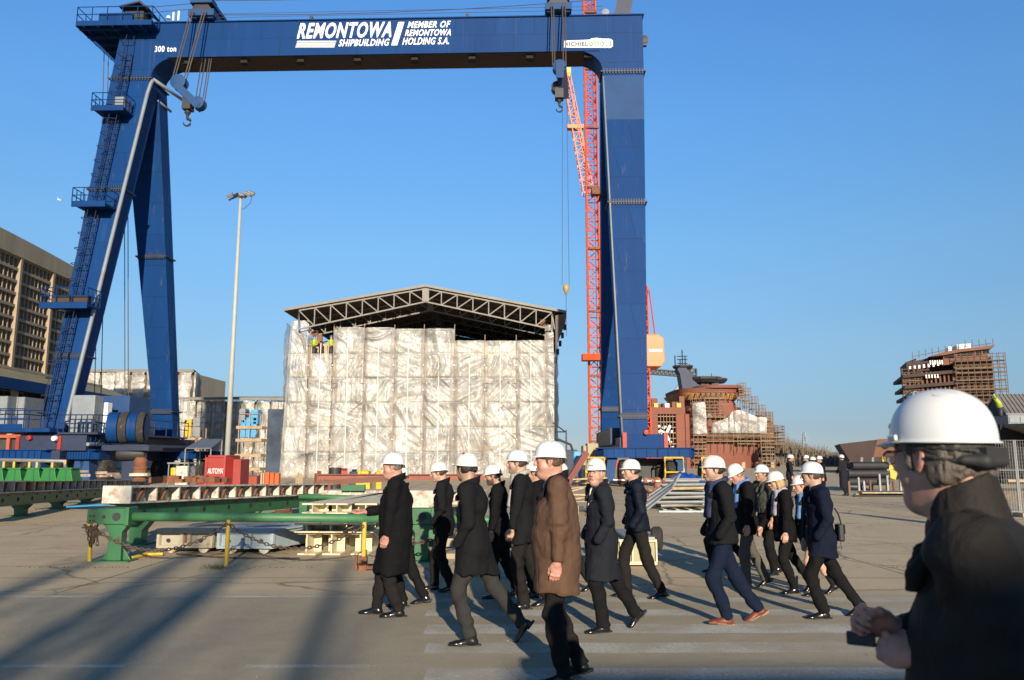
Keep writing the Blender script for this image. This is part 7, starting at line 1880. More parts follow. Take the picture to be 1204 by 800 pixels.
# ---- hands: wrist at the origin, fingers along +x, palm towards -z, thumb on +y
def hand_geo(h, pose='relaxed'):
    F = Field((-.06, -.075, -.12), (.215, .10, .06), h)
    F.cap((-.05, 0, 0), (.0, 0, 0), .026, .024, .02, sy=1.18)
    F.ell((.045, -.004, -.002), (.054, .042, .0165), .02); F.ell((.02, .02, -.010), (.036, .022, .016), .015)
    curl = {'relaxed': (18, 30, 22), 'fist': (62, 80, 50), 'open': (4, 6, 5), 'hold': (48, 62, 30)}[pose]
    for i, (y, L) in enumerate(((.031, .068), (.011, .076), (-.010, .071), (-.029, .056))):
        a = 0; p = np.array((.080 - abs(y) * .12, y, .001)); r = .0092 - .0006 * (i == 3) * 2
        spread = (y * .9) if pose == 'open' else y * .25
        cc = [c * (1 + .12 * i * (pose != 'open')) for c in curl]
        for j, (f, da) in enumerate(zip((.45, .31, .24), cc)):
            a += R(da); d = np.array((math.cos(a) * math.cos(spread), math.cos(a) * math.sin(spread), -math.sin(a)))
            q = p + d * L * f; F.cap(p, q, r, r * .9, .006); r *= .9; p = q
        F.ell(np.array((.080 - abs(y) * .12, y, .006)), (.011, .010, .008), .006)
    if pose == 'open': T = ((.018, .034, -.006), (.045, .058, -.012), (.068, .070, -.014), (.088, .076, -.014))
    elif pose == 'fist' or pose == 'hold': T = ((.018, .030, -.010), (.045, .044, -.026), (.070, .036, -.038), (.086, .020, -.044))
    else: T = ((.018, .032, -.008), (.044, .048, -.020), (.068, .050, -.030), (.088, .046, -.036))
    for a, b, ra, rb in zip(T, T[1:], (.0165, .012, .0105), (.012, .0105, .0085)): F.cap(a, b, ra, rb, .008)
    return F.mesh()

def shoe_geo(h, kind='shoe'):
    """ankle at the origin, toe towards +x, sole at z = -.085"""
    F = Field((-.12, -.08, -.1), (.24, .08, .2 if kind == 'boot' else .05), h)
    F.cap((-.035, 0, -.055), (.13, .004, -.066), .036, .030, .02, sy=1.12); F.ell((.145, .006, -.066), (.062, .042, .026), .02)
    F.cap((-.01, 0, -.03), (-.012, 0, .01 if kind != 'boot' else .16), .040, .044 if kind != 'boot' else .05, .03)
    F.cap((.02, 0, -.03), (.09, 0, -.055), .034, .026, .02)
    F.plane((0, 0, -.078), (0, 0, -1), .002); F.plane((0, 0, .03 if kind != 'boot' else .17), (0, 0, 1), .004)
    return F.mesh()
def sole_geo(kind='shoe'):
    b = MB(); pts = []
    for i in range(28):
        t = 2 * math.pi * i / 28; c, s = math.cos(t), math.sin(t)
        x = .055 + .153 * (abs(c) ** .9) * (1 if c > 0 else -1); w_ = .046 if x > .08 else (.036 if x > .0 else .038)
        pts.append((x, w_ * s * (abs(s) ** -.25 if abs(s) > 1e-3 else 1) + .004 * (x > .05), 0))
    b.prism([(x, y, -.079) for x, y, _ in pts], (0, 0, .010)); 
    heel = [(min(x, -.005), y * .96, -.09 if kind == 'shoe' else -.115) for x, y, _ in pts if x < .02]
    b.prism([(x, y, -.09) for x, y, _ in heel], (0, 0, .012))
    return b

def hat_geo(n=48, m=20, fine=False):
    """hard hat: rim at z=0, front +x"""
    V = []; F = []
    def pt(th, ph):   # ph 0 rim .. 1 top
        c, s = math.cos(th), math.sin(th)
        e = math.cos(ph * math.pi / 2) ** .80; z = .128 * math.sin(ph * math.pi / 2) ** .92
        x, y = .131 * c * e - .004, .110 * s * e
        rid = math.exp(-(y / .012) ** 2) * .0045 * (1 - .2 * (c < -.5)) * min(1, z / .03); z += rid * (ph > .1)
        rid2 = math.exp(-((abs(y) - .034) / .006) ** 2) * .0018; z += rid2 * (ph > .2)
        return Vector((x, y, z))
    prof = []
    for j in range(m + 1): prof.append([pt(2 * math.pi * i / n, j / m) for i in range(n)])
    # brim: flares from the rim
    rims = []
    for k, (f, dz) in enumerate(((1, 0), (.35, -.003), (0, 0))):
        ring = []
        for i in range(n):
            th = 2 * math.pi * i / n; c, s = math.cos(th), math.sin(th)
            ext = .005 + .040 * max(0, c) ** 2.6 + .004 * max(0, -c) ** 3; dr = -.012 * max(0, c) ** 2 - .003
            b0 = pt(th, 0); nrm = Vector((c, s * 1.1, 0)).normalized()
            ring.append(b0 + nrm * ext * f + Vector((0, 0, dr * f + (-.003 if k == 1 else 0))))
        rims.append(ring)
    inner = [[Vector((p.x * .965, p.y * .955, p.z - .004)) for p in row] for row in prof[:m - 1]]
    rings = [[q + Vector((0, 0, -.003)) for q in rims[0]], rims[0]] + prof
    for r in rings: V += r
    for a in range(len(rings) - 1):
        for i in range(n): F.append((a * n + i, a * n + (i + 1) % n, (a + 1) * n + (i + 1) % n, (a + 1) * n + i))
    k0 = len(V)
    for r in inner: V += r
    for a in range(len(inner) - 1):
        for i in range(n): F.append((k0 + a * n + i, k0 + (a + 1) * n + i, k0 + (a + 1) * n + (i + 1) % n, k0 + a * n + (i + 1) % n))
    for i in range(n): F.append((i, k0 + i, k0 + (i + 1) % n, (i + 1) % n))
    return V, F
HAT = hat_geo()
HEADS = {'m': head_geo(.0055), 'fat': head_geo(.0055, .010), 'f': head_geo(.0055, fem=True)}
HAIRS = {k: hair_geo(.006, k) for k in ('short', 'bob', 'pony')}
HANDS = {k: hand_geo(.0045, k) for k in ('relaxed', 'fist', 'open')}
SHOES = {'shoe': shoe_geo(.006), 'boot': shoe_geo(.006, 'boot')}
_hatm = mat('white_helmet', (.66, .66, .62), .3, var=.03, spec=.5, bump=.02, bscale=4)
_hats = [_hatm, mat('cool_white_helmet', (.60, .63, .64), .35, var=.04, spec=.5, bump=.02, bscale=4, dirt=(.45, .45, .43), dirt_amt=.1, dscale=12), mat('cream_white_helmet', (.66, .64, .57), .32, var=.04, spec=.5, bump=.02, bscale=4)]
_band = mat('helmet_band', (.02, .02, .02), .7)

def ik(a, c, l1, l2, pole):
    a, c, pole = Vector(a), Vector(c), Vector(pole); d = c - a; D = min(d.length, (l1 + l2) * .999); u = d.normalized()
    x = (l1 * l1 - l2 * l2 + D * D) / (2 * D); hgt = math.sqrt(max(0, l1 * l1 - x * x)); pp = pole - u * pole.dot(u)
    pp = pp.normalized() if pp.length > 1e-5 else Vector((0, 0, 1)); return a + u * x + pp * hgt, a + u * D
def basis(f, n):   # columns: fingers, thumb side, back of hand
    f = Vector(f).normalized(); z = -Vector(n); z = (z - f * z.dot(f)).normalized(); y = z.cross(f); return Matrix((f, y, z)).transposed()
def xf(V, M, t, s=1.0, mirror=False):
    V = np.array(V, float).copy()
    if mirror: V[:, 1] *= -1
    return V @ np.array(M).T * s + np.array(t)

def person(label, px, gy, haty, yaw=180, L=(.25, 0, 0), Rt=(-.32, 25, .0), coat='coat', hem=.6, ccol=None, tcol=None, scol=None, head='m', tone=(.50, .27, .18),
           hair='short', hcol=(.03, .02, .015), armL='down', armR='down', hyaw=0, hpitch=0, fat=0.0, lean=.03, group='walking visitors in white helmets', shirt=None, collar=None, scarf=None,
           stubble=0.0, hat=True, res=.016, H=None, pos=None, lower=True, seed=0, skirt=False, tie=None, open_=True, handL='relaxed', handR='relaxed', flap=False, glasses=None, sole=None, hatm=None, cat='person', headgeo=None, hairgeo=None, handgeo=None, hatside=0, hats=.95, cup=0.0):
    tone = tuple(c * .78 for c in tone)
    g = Vector(pos) if pos is not None else gp(px, gy)
    if H is None: H = CAMZ + g.y * ratio(haty)
    s = (H - .045) / 1.762
    root = empty('person', (g.x, g.y, 0), R(yaw), label, cat, group); root.scale = (s, s, s)
    fem = head == 'f'
    # feet: (ball x, heel-lift degrees, lift)
    ank = {}
    for sd, sp in ((1, L), (-1, Rt)):
        bx, deg, lift = sp; a = R(deg); y = sd * .085
        if deg >= 0: ax, az = bx - .13 * math.cos(a) + .085 * math.sin(a) * -1, .085 * math.cos(a) + .13 * math.sin(a)
        else: ax, az = bx - .13, .085 - .02 * math.sin(a)
        ank[sd] = (Vector((ax, y, az + lift)), a)
    hz = .935
    for sd in (1, -1):
        p = ank[sd][0]; dx = p.x; hz = min(hz, p.z + math.sqrt(max(.3, (.855) ** 2 - dx * dx)))
    hip = {sd: Vector((0, sd * .095, hz)) for sd in (1, -1)}; knee = {}
    for sd in (1, -1):
        k, _ = ik(hip[sd], ank[sd][0], .44, .42, (1, sd * .08, 0)); knee[sd] = k
    dzh = hz - .935
    chest = Vector((lean * .6, 0, 1.30 + dzh)); nb = Vector((lean, 0, 1.49 + dzh)); shz = 1.435 + dzh
    sw = .198 if not fem else .165
    sh = {sd: Vector((lean, sd * sw, shz)) for sd in (1, -1)}
    tgt = {'down': (.10, .27, .80), 'back': (-.14, .27, .82), 'fwd': (.26, .25, .90), 'pocket': (.12, .22, .93), 'front': (.28, .10, 1.03), 'gesture': (.36, .12, 1.13), 'chest': (.26, .05, 1.15), 'phone': (.30, .06, 1.06), 'clasp': (.34, .02, 1.10)}
    el = {}; wr = {}
    for sd, a in ((1, armL), (-1, armR)):
        t = Vector(tgt[a]) if isinstance(a, str) else Vector(a); t = Vector((t.x + lean * .5, t.y * sd, t.z + dzh)); pole = Vector((-1, sd * .55, -.15))
        e, w_ = ik(sh[sd], t, .29, .26, pole); el[sd] = e; wr[sd] = w_
    # ---- coat
    mc = ccol
    R0 = 1 + fat
    if coat:
        hemz = hem / s if hem else .8
        lo = (-.62, -.45, hemz - .05); hi = (.62, .45, 1.62)
        F = Field(lo, hi, res)
        F.cap((chest.x, 0, 1.27 + dzh), (chest.x * .6, 0, 1.05 + dzh), .128 * R0, .122 * R0, .05, sy=1.38 if not fem else 1.22)
        if fat > .1: F.ell((.025, 0, 1.08 + dzh), (.135 + fat * .25, .17 + fat * .2, .27), .10)
        F.cap(sh[1] + Vector((0, -.03, .008)), sh[-1] + Vector((0, .03, .008)), .070, .070, .06)
        for sd in (1, -1): F.cap((nb.x - .02, sd * .05, nb.z - .025), sh[sd] + Vector((-.005, -sd * .02, .022)), .055, .052, .05)
        F.cap((nb.x - .01, 0, nb.z - .07), (nb.x - .01, 0, nb.z + .0), .078, .066, .05)
        F.ell((-.03, 0, 1.33 + dzh), (.10, .17, .15), .06)
        F.cap((.0, 0, 1.06 + dzh), (.0, 0, hz - .02), .122 * R0, .135 * R0, .06, sy=1.32)
        # skirt follows the legs
        if hemz < hz - .02:
            midx = (knee[1].x + knee[-1].x) * .5
            F.cap((0, 0, hz - .02), (midx * .55, 0, hemz - .25), .135 * R0, .165 * R0 if hemz < .7 else .145 * R0, .08, sy=1.28)
            for sd in (1, -1):
                F.cap(hip[sd], hip[sd].lerp(knee[sd], .95), .108, .098, .09)
        F.plane((0, 0, hemz), (.05, 0, -1), .006)
        big = None
        for sd in (1, -1):
            k = .03
            F.cap(sh[sd], el[sd], .069, .058, .06); w2 = wr[sd]
            d = (w2 - el[sd]).normalized(); e2 = w2 - d * .015
            pocket = (armL if sd == 1 else armR) == 'pocket'
            F.cap(el[sd], e2 if not pocket else e2 - d * .03, .058, .045 if not pocket else .05, .022, cut=None if pocket else (e2, d))
        # front opening V
        if shirt or scarf or open_:
            def fv(X, Y, Z):
                return np.maximum(np.maximum(np.abs(Y) - np.maximum(0, (Z - (1.24 + dzh))) * .36, -(X - (nb.x + .02))), (1.22 + dzh) - Z).astype(np.float32) + 0 * X
            F.put((nb.x, -.1, 1.22 + dzh), (.3, .1, 1.60), fv, .01, 'sub')
        # closing line
        def fl(X, Y, Z): return (np.maximum(np.abs(Y - .012) - .003, -(X - .02)) + 0 * Z).astype(np.float32)
        F.put((.02, -.01, hemz), (.4, .03, 1.3), fl, .006, 'sub')
        sd_ = seed * 3.7
        def folds(x, y, z):
            low = np.clip((hz + .05 - z) / .25, 0, 1)
            v = .040 * (n3(x * 8 + sd_, y * 8, z * 1.4) - .5) * low                      # hanging folds
            dg = .020 * (n3((x + z * .5) * 9 + 3 + sd_, y * 6, (z - x * .4) * 10) - .5) + .010 * (n3((x - z * .6) * 17 + sd_, y * 14, (z + x * .5) * 20) - .5)
            w_ = np.zeros_like(x)
            for q in (1, -1):
                for (c, f) in ((el[q], 1.0), (sh[q], .6)):
                    r2 = ((x - c.x) ** 2 + (y - c.y) ** 2 + (z - c.z) ** 2) / .012
                    w_ = w_ + f * np.exp(-r2)
            ar = .034 * (n3(x * 14 + 7, y * 14 + sd_, z * 26) - .5) * np.clip(w_, 0, 1)
            return v + dg + ar + .004 * (n3(x * 40, y * 40 + sd_, z * 30) - .5)
        F.rough(folds)
        V, Q = F.mesh(); co = from_arrays(coat, V, Q, mc, root, smooth=True)
        # collar
        cm = collar or mc
        C = Field((-.2, -.2, nb.z - .16), (.25, .2, nb.z + .12), res * .7)
        cx = nb.x - .012
        def ring(X, Y, Z):
            ax = X - cx + (Z - nb.z) * (.25 if not cup else -.05); rr = np.sqrt(ax ** 2 + (Y * .95) ** 2); tgt_r = .078 - (Z - nb.z) * (.10 if not cup else .22)
            d = np.abs(rr - tgt_r) - .011; d = np.maximum(d, np.abs(Z - (nb.z + .018 + cup * .5 - ax * .40)) - .044 - cup * .5)
            return np.maximum(d, ax * .8 - .058 - np.abs(Y) * .3).astype(np.float32)
        C.put((-.12, -.12, nb.z - .08), (.15, .12, nb.z + .09 + cup), ring, .012)
        if open_:
            for sd in (1, -1):
                a = Vector((cx + .045, sd * .062, nb.z - .0)); b_ = Vector((chest.x + .128 * R0 + .012, sd * .022, 1.235 + dzh)); m_ = a.lerp(b_, .45) + Vector((.028, sd * .022, 0))
                C.cap(a, m_, .018, .020, .012); C.cap(m_, b_, .020, .010, .012)
        V, Q = C.mesh(); from_arrays('collar', V, Q, cm, root, smooth=True)
        # buttons, pocket flaps
        if res < .02:
            for k in range(4):
                z = 1.2 + dzh - k * .14; b = MB()
                if z > hemz + .1: b.lathe((chest.x * .7 + .128 * R0 + .012 + (fat * .1 if k > 0 else 0), -.02, z), [(0, 0), (.011, 0), (.011, .006), (0, .008)], 8, axis=(1, 0, 0))
                if len(b.v): b.build('button', _band, root, world=False)
        if flap:
            for sd in (1, -1):
                b = MB(); z = hz - .02; M = Matrix.Rotation(sd * .75, 3, 'Z'); b.box((.125 * R0, sd * .155 * R0, z), (.012, .15, .055), M=M); b.build('pocket_flap', mc, root, world=False, bevel=.004)
    if shirt:
        F = Field((-.12, -.12, 1.1 + dzh), (.2, .12, nb.z + .06), res * .7)
        F.cap((chest.x, 0, 1.2 + dzh), (nb.x - .01, 0, nb.z - .05), .105, .062, .03, sy=1.1); F.cap((nb.x - .012, 0, nb.z - .05), (nb.x - .005, 0, nb.z + .028), .066, .062, .02); F.plane((0, 0, nb.z + .03), (-.3, 0, 1), .003)
        V, Q = F.mesh(); from_arrays('shirt', V, Q, shirt, root, smooth=True)
        if tie:
            b = MB(); a = Vector((nb.x + .062, 0, nb.z - .02)); b.beam(a, a + Vector((.035, 0, -.2)), .05, .02); b.box(a + Vector((.006, 0, -.005)), (.03, .04, .04)); b.build('tie', tie, root, world=False, bevel=.006)
    if scarf:
        F = Field((-.2, -.2, nb.z - .42), (.28, .2, nb.z + .13), res * .75)
        for k in range(14):
            t0, t1 = 2 * math.pi * k / 14, 2 * math.pi * (k + 1) / 14
            pf = lambda t: Vector((nb.x + .088 * math.cos(t) - .005, .083 * math.sin(t), nb.z + .03 - .03 * math.cos(t)))
            F.cap(pf(t0), pf(t1), .027, .027, .02)
        for sd in (1, -1): F.cap((nb.x + .085, sd * .03, nb.z), (chest.x + .142 * R0, sd * .035, nb.z - .33), .022, .026, .02, sy=1.5)
        F.rough(lambda x, y, z: .014 * (n3(x * 20 + y * 25, y * 10, z * 20 + x * 20) - .5))
        V, Q = F.mesh(); from_arrays('scarf', V, Q, scarf, root, smooth=True)
    # ---- trousers
    if lower:
        if not skirt:
            top = (hem / s + .12) if (coat and hem) else 1.02
            F = Field((-.62, -.26, .0), (.62, .26, min(1.02, top + .05)), res)
            F.cap((0, .04, hz), (0, -.04, hz), .12, .12, .05)
            for sd in (1, -1):
                a, ang = ank[sd]; kn = knee[sd]; d = (a - kn).normalized()
                F.cap(hip[sd], kn, .096, .072, .028); F.cap(kn, a + d * .10, .072, .056, .03, sx=1.08, cut=(a + d * .022, d))
            def tf(x, y, z):
                w_ = np.zeros_like(x)
                for q in (1, -1):
                    c = knee[q]; w_ += np.exp(-((x - c.x) ** 2 + (z - c.z) ** 2) / .03); c = ank[q][0]; w_ += 1.2 * np.exp(-((x - c.x) ** 2 + (z - c.z - .05) ** 2) / .012)
                return .030 * (n3(x * 9 + seed, y * 9, z * 18 + x * 8) - .5) * np.clip(w_ + .35, 0, 1) + .018 * (n3(x * 14 + seed, y * 14, z * 3) - .5)
            F.rough(tf)
            if not coat or not hem: pass
            V, Q = F.mesh(); from_arrays('trousers', V, Q, tcol, root, smooth=True)
        for sd in (1, -1):
            a, ang = ank[sd]; kind = 'boot' if skirt or (fem and not skirt) else 'shoe'
            V, Q = SHOES[kind]; M = Matrix.Rotation(ang, 3, 'Y') @ Matrix.Rotation(sd * .10, 3, 'Z')
            so = from_arrays('shoe', xf(V, M, a), Q, scol, root, smooth=True)
            sb = sole_geo(kind); sb.v = [M @ v + a for v in sb.v]; sb.build('sole', sole or _band, so, world=False)
    # ---- body: head, hands, legs under the clothes, one mesh
    hc = nb + Vector((.032 + .02, 0, .172))
    hM = Matrix.Rotation(R(hyaw), 3, 'Z') @ Matrix.Rotation(R(hpitch), 3, 'Y')
    hc = nb + Vector((.01, 0, .012)) + hM @ Vector((.035, 0, .143))
    HV, HQ = headgeo or HEADS[head]; parts = [(xf(HV, hM, hc), HQ)]; cols = [head_cols(HV, tone, stubble, hcol)]
    hands_here = []
    for sd, a, hp in ((1, armL, handL), (-1, armR, handR)):
        if a == 'pocket': continue
        V, Q = (handgeo or HANDS)[hp]; f = (wr[sd] - el[sd]).normalized()
        if a in ('down', 'back', 'fwd') : n = Vector((-.25, -sd, 0)); f = (f + Vector((0.0, 0, -.25))).normalized()
        elif a == 'gesture': n = Vector((.1, -sd * .2, 1.0)); f = (f + Vector((.3, 0, .1))).normalized()
        elif isinstance(a, tuple): n = Vector((-.1, -sd * 1.0, -.25)); f = (f + Vector((.1, -sd * .1, .0))).normalized()
        else: n = Vector((-.2, -sd, -.1))
        M = basis(f, n)
        # thumb should point forward/up: thumb side is +y of the hand
        mir = (M @ Vector((0, 1, 0))).dot(Vector((.9, 0, .45))) < 0
        q = Q[:, ::-1] if mir else Q
        parts.append((xf(V, M, wr[sd] + f * .005, 1.0, mir), q)); cols.append(np.tile(np.array(tone) * np.array([1.02, .92, .9]), (len(V), 1)))
    # plain body underneath
    F = Field((-.6, -.36, .02), (.6, .36, nb.z + .03), .028)
    F.cap((chest.x, 0, 1.25 + dzh), (0, 0, hz + .02), .095, .09, .04, sy=1.3); F.cap(sh[1] - Vector((0, .03, .02)), sh[-1] + Vector((0, .03, -.02)), .042, .042, .05); F.cap((nb.x, 0, nb.z - .12), (nb.x, 0, nb.z), .06, .05, .03)
    for sd in (1, -1):
        F.cap(sh[sd] - Vector((0, sd * .02, 0)), el[sd], .034, .03, .03); F.cap(el[sd], wr[sd] - (wr[sd] - el[sd]).normalized() * .02, .03, .021, .02)
        F.cap(hip[sd], knee[sd], .066, .045, .03); F.cap(knee[sd], ank[sd][0], .05 if skirt else .044, .034, .03)
        if skirt: F.ell(knee[sd].lerp(ank[sd][0], .3) + Vector((-.02, 0, 0)), (.045, .045, .12), .03)
    V, Q = F.mesh(); parts.append((V, Q)); cols.append(np.tile(np.array(tone) * .95, (len(V), 1)))
    VV = np.concatenate([p[0] for p in parts]); off = 0; QQ = []
    for v, q in parts: QQ.append(np.array(q) + off); off += len(v)
    body = from_arrays('body', VV, np.concatenate(QQ), M_skin, root, smooth=True)
    CC = np.concatenate(cols); at_ = body.data.color_attributes.new('Col', 'FLOAT_COLOR', 'POINT'); at_.data.foreach_set('color', np.concatenate([CC, np.ones((len(CC), 1))], 1).astype(np.float32).ravel())
    # hair
    if hair:
        V, Q = hairgeo or HAIRS[hair]; hm = mat('hair_%d_%d_%d' % tuple(int(c * 500) for c in hcol), hcol, .5, var=.4, scale=60, bump=.4, bscale=300)
        from_arrays('hair', xf(V, hM, hc), Q, hm, root, smooth=True)
    if hat:
        hh = hc + hM @ Vector((-.010, 0, .034)); M2 = hM @ Matrix.Rotation(R(-3), 3, 'Y')
        V, F_ = HAT; V = [M2 @ (v * hats) + hh for v in V]
        ho = from_arrays('hard_hat', V, F_, hatm or _hats[seed % 3], root, smooth=True)
        b = MB(); 
        for k in range(28):
            t0, t1 = 2 * math.pi * k / 28, 2 * math.pi * (k + 1) / 28
            pf = lambda t: M2 @ Vector((.108 * math.cos(t) - .008, .0905 * math.sin(t), -.010 - .012 * (math.cos(t) < -.3))) + hh
            b.beam(pf(t0), pf(t1), .005, .024)
        b.box(M2 @ Vector((-.126, 0, -.03)) + hh, (.022, .07, .03), M=M2)
        b.build('headband', _band, ho, world=False)
        b = MB(); b.box(M2 @ Vector((.121, hatside * .02, .036)) + hh, (.006, .05, .012), M=M2 @ Matrix.Rotation(-.35, 3, 'Y')); b.build('badge', mat('grey_badge', (.3, .3, .32), .6), ho, world=False)
    if glasses:
        b = MB()
        for sd in (1, -1):
            c = hM @ Vector((.104, sd * .033, .002)) + hc
            pts = [c + hM @ Vector((-.003 * abs(math.sin(t)), .021 * math.cos(t), .0155 * math.sin(t))) for t in [2 * math.pi * i / 14 for i in range(15)]]
            b.tube(pts, .0016, 5, caps=False)
            b.tube([hM @ Vector((.100, sd * .054, .006)) + hc, hM @ Vector((.06, sd * .079, .010)) + hc, hM @ Vector((-.005, sd * .083, .012)) + hc], .0018, 5)
        b.tube([hM @ Vector((.105, .012, .004)) + hc, hM @ Vector((.109, 0, .008)) + hc, hM @ Vector((.105, -.012, .004)) + hc], .0018, 5)
        go = b.build('glasses', _band, root, world=False)
        for sd in (1, -1):
            b = MB(); c = hM @ Vector((.1035, sd * .033, .002)) + hc; pts = [c + hM @ Vector((0, .0205 * math.cos(t), .015 * math.sin(t))) for t in [2 * math.pi * i / 14 for i in range(14)]]
            b.prism(pts, hM @ Vector((.0012, 0, 0)))
            b.build('lens', glasses, go, world=False)
    return dict(root=root, hc=hc, hM=hM, nb=nb, wr=wr, el=el, sh=sh, s=s, hz=hz, knee=knee, ank=ank, chest=chest)
BLK = cloth('black_wool', (.006, .006, .0075)); BLK2 = cloth('black_cotton', (.009, .0095, .011)); CHAR = cloth('charcoal_wool', (.014, .016, .022)); NAVY = cloth('navy_cloth', (.006, .009, .022)); NAVQ = cloth('navy_quilted', (.006, .009, .018), .6)
BRN = cloth('brown_coat_cloth', (.098, .056, .037), .7, bump=.3, bs=120); DCOL = cloth('dark_collar_cord', (.010, .010, .014)); OLV = cloth('olive_cloth', (.055, .058, .048))
TBLK = cloth('black_trousers', (.008, .008, .009)); TGRY = cloth('grey_trousers', (.03, .029, .029)); TCHR = cloth('charcoal_trousers', (.014, .0125, .0125)); TNVY = cloth('navy_trousers', (.006, .011, .028)); TLG = cloth('light_grey_trousers', (.085, .08, .07))
SHOE = mat('polished_black_leather', (.008, .008, .009), .22, var=.2, spec=.6); SBRN = mat('brown_suede', (.14, .035, .018), .5, var=.2); SOLB = mat('tan_sole', (.32, .17, .08), .6)
SHW = cloth('white_shirt', (.62, .62, .60)); SHB = cloth('pale_blue_shirt', (.34, .46, .62)); CRM = cloth('cream_scarf_cloth', (.58, .54, .44)); GSC = cloth('grey_scarf_cloth', (.34, .34, .31)); BSC = cloth('blue_scarf_cloth', (.10, .20, .42)); NSC = cloth('dark_blue_scarf_cloth', (.035, .045, .10), var=.8); PSC = cloth('pattern_scarf_cloth', (.34, .32, .38), var=.7); TIE = cloth('dark_tie', (.03, .035, .06))
ROSY = (.56, .30, .225); PALE = (.54, .345, .26); TAN = (.45, .27, .19)

# --- left group
person('hidden man directly behind the long black overcoat, only his legs showing', 471, 712, 536, 180, (.10, 0, 0), (-.14, 14, 0), 'jacket', .9, BLK2, TBLK, SHOE, seed=3, H=1.70, res=.02)
P1 = person('heavy man in a long black overcoat, holding one open hand out, leftmost walker', 464, 724, 529.5, 182, (.08, 0, 0), (.34, 0, 0), 'overcoat', .46, BLK, TCHR, SHOE, 'fat', ROSY, hcol=(.16, .14, .12), armL=(.08, .24, .86), armR='gesture', handR='open', fat=.16, hyaw=2, shirt=SHW, seed=1, lean=.02)
person('man in a short black jacket with hands in pockets, second walker from the left', 521, 695, 541.5, 180, (.02, 8, 0), (.26, 0, 0), 'jacket', .74, BLK2, TCHR, SHOE, 'm', PALE, hcol=(.04, .03, .02), armL='pocket', armR='pocket', seed=2, hpitch=8)
P3 = person('man in a black knee coat and grey trousers turning his head away', 556, 757, 527.5, 176, (.14, 0, 0), (-.30, 52, .02), 'coat', .66, BLK2, TGRY, SHOE, 'm', TAN, hcol=(.02, .015, .012), armL='pocket', armR='pocket', hyaw=-45, seed=5, lean=.05, fat=.04)
person('bearded man in a black coat, head bowed, between the two black coats', 587, 703, 544.5, 180, (.16, 0, 0), (-.10, 12, 0), 'coat', .62, BLK, TBLK, SHOE, 'm', TAN, hcol=(.02, .015, .012), stubble=.75, hpitch=10, seed=6)
person('man in a black jacket with a pale grey scarf looking left, behind the brown coat', 615, 715, 528, 180, (.12, 0, 0), (-.12, 16, 0), 'jacket', .76, BLK2, TCHR, SHOE, 'm', PALE, hcol=(.05, .03, .02), scarf=GSC, armL=(.12, .25, .88), armR='down', seed=7, stubble=.3)
person('man mostly hidden behind the brown coat, only his helmet rim and nape showing', 634, 702, 539, 178, (.2, 0, 0), (-.2, 20, 0), 'coat', .7, BLK, TBLK, SHOE, 'm', TAN, seed=8)
person('man hidden behind the brown coat whose shoe shows at its right edge', 664, 697, 540, 180, (.1, 0, 0), (-.22, 25, 0), 'coat', .7, BLK, TCHR, SHOE, 'm', TAN, seed=9, H=1.74, res=.02)
P6 = person('man in a brown coat with dark collar and pale blue shirt, nearest of the walkers', 657, 801, 518, 184, (.10, 0, 0), (-.02, 14, 0), 'coat', .70, BRN, TCHR, SHOE, 'fat', ROSY, hcol=(.10, .055, .03), armL=(.03, .25, .83), armR='down', shirt=SHB, tie=TIE, collar=DCOL, fat=.16, hyaw=-3, seed=10, res=.013, lean=.02)
person('white haired man in a charcoal coat with a cream scarf, face towards the camera', 709, 742, 536.5, 192, (.15, 0, 0), (-.24, 46, .01), 'coat', .52, CHAR, TBLK, SHOE, 'fat', (.60, .33, .26), hcol=(.55, .53, .5), armL='pocket', armR='pocket', shirt=CRM, tie=CRM, hyaw=48, seed=11, fat=.08, res=.014)
person('young man in a navy quilted jacket and dark grey trousers', 751, 703, 537.5, 184, (-.14, 10, 0), (.26, 0, 0), 'jacket', .84, NAVQ, TCHR, SHOE, 'm', PALE, hcol=(.03, .02, .015), armL='pocket', armR='pocket', hyaw=8, seed=12)
# --- middle group
person('man hidden behind the dark open jacket, only his striding black legs showing', 850, 672, 540, 180, (.30, 0, 0), (-.28, 22, 0), 'jacket', .9, BLK, TBLK, SHOE, seed=13, H=1.72, res=.02)
P9 = person('young man in a dark open jacket, blue trousers and brown shoes', 853, 733, 530.5, 186, (.14, -6, .0), (-.24, 26, 0), 'jacket', .84, BLK2, TNVY, SBRN, 'm', PALE, hcol=(.025, .016, .012), armL='pocket', armR='pocket', scarf=NSC, hyaw=2, seed=14, sole=SOLB, stubble=.2, res=.014)
person('man in a dark coat with a blue scarf looking down at the ground', 880, 692, 542.5, 190, (.18, 0, 0), (-.16, 30, 0), 'coat', .72, BLK, TLG, SHOE, 'm', ROSY, hcol=(.2, .17, .14), scarf=BSC, hpitch=26, hyaw=10, armL='down', armR='down', seed=15)
P11 = person('man in an olive jacket with a white badge, behind the bowed man', 905, 676, 545, 200, (.10, 0, 0), (-.10, 10, 0), 'jacket', .92, OLV, TBLK, SHOE, 'm', TAN, hcol=(.05, .035, .02), armL='down', armR='down', seed=16)
person('blonde woman in sunglasses, patterned scarf and black coat', 926, 697, 550.5, 186, (.06, 0, 0), (-.24, 40, 0), 'coat', .66, BLK, TBLK, SHOE, 'f', PALE, 'bob', (.48, .34, .17), armL='down', armR='fwd', scarf=PSC, hpitch=12, seed=17, glasses=mat('dark_lens', (.01, .01, .01), .1))
person('bare legged woman with a blue scarf half hidden behind the navy coat', 955, 700, 556, 182, (.10, 0, 0), (-.2, 30, 0), 'coat', .62, CHAR, TBLK, SHOE, 'f', (.62, .36, .26), 'pony', (.2, .1, .05), scarf=BSC, skirt=True, hpitch=8, seed=18)
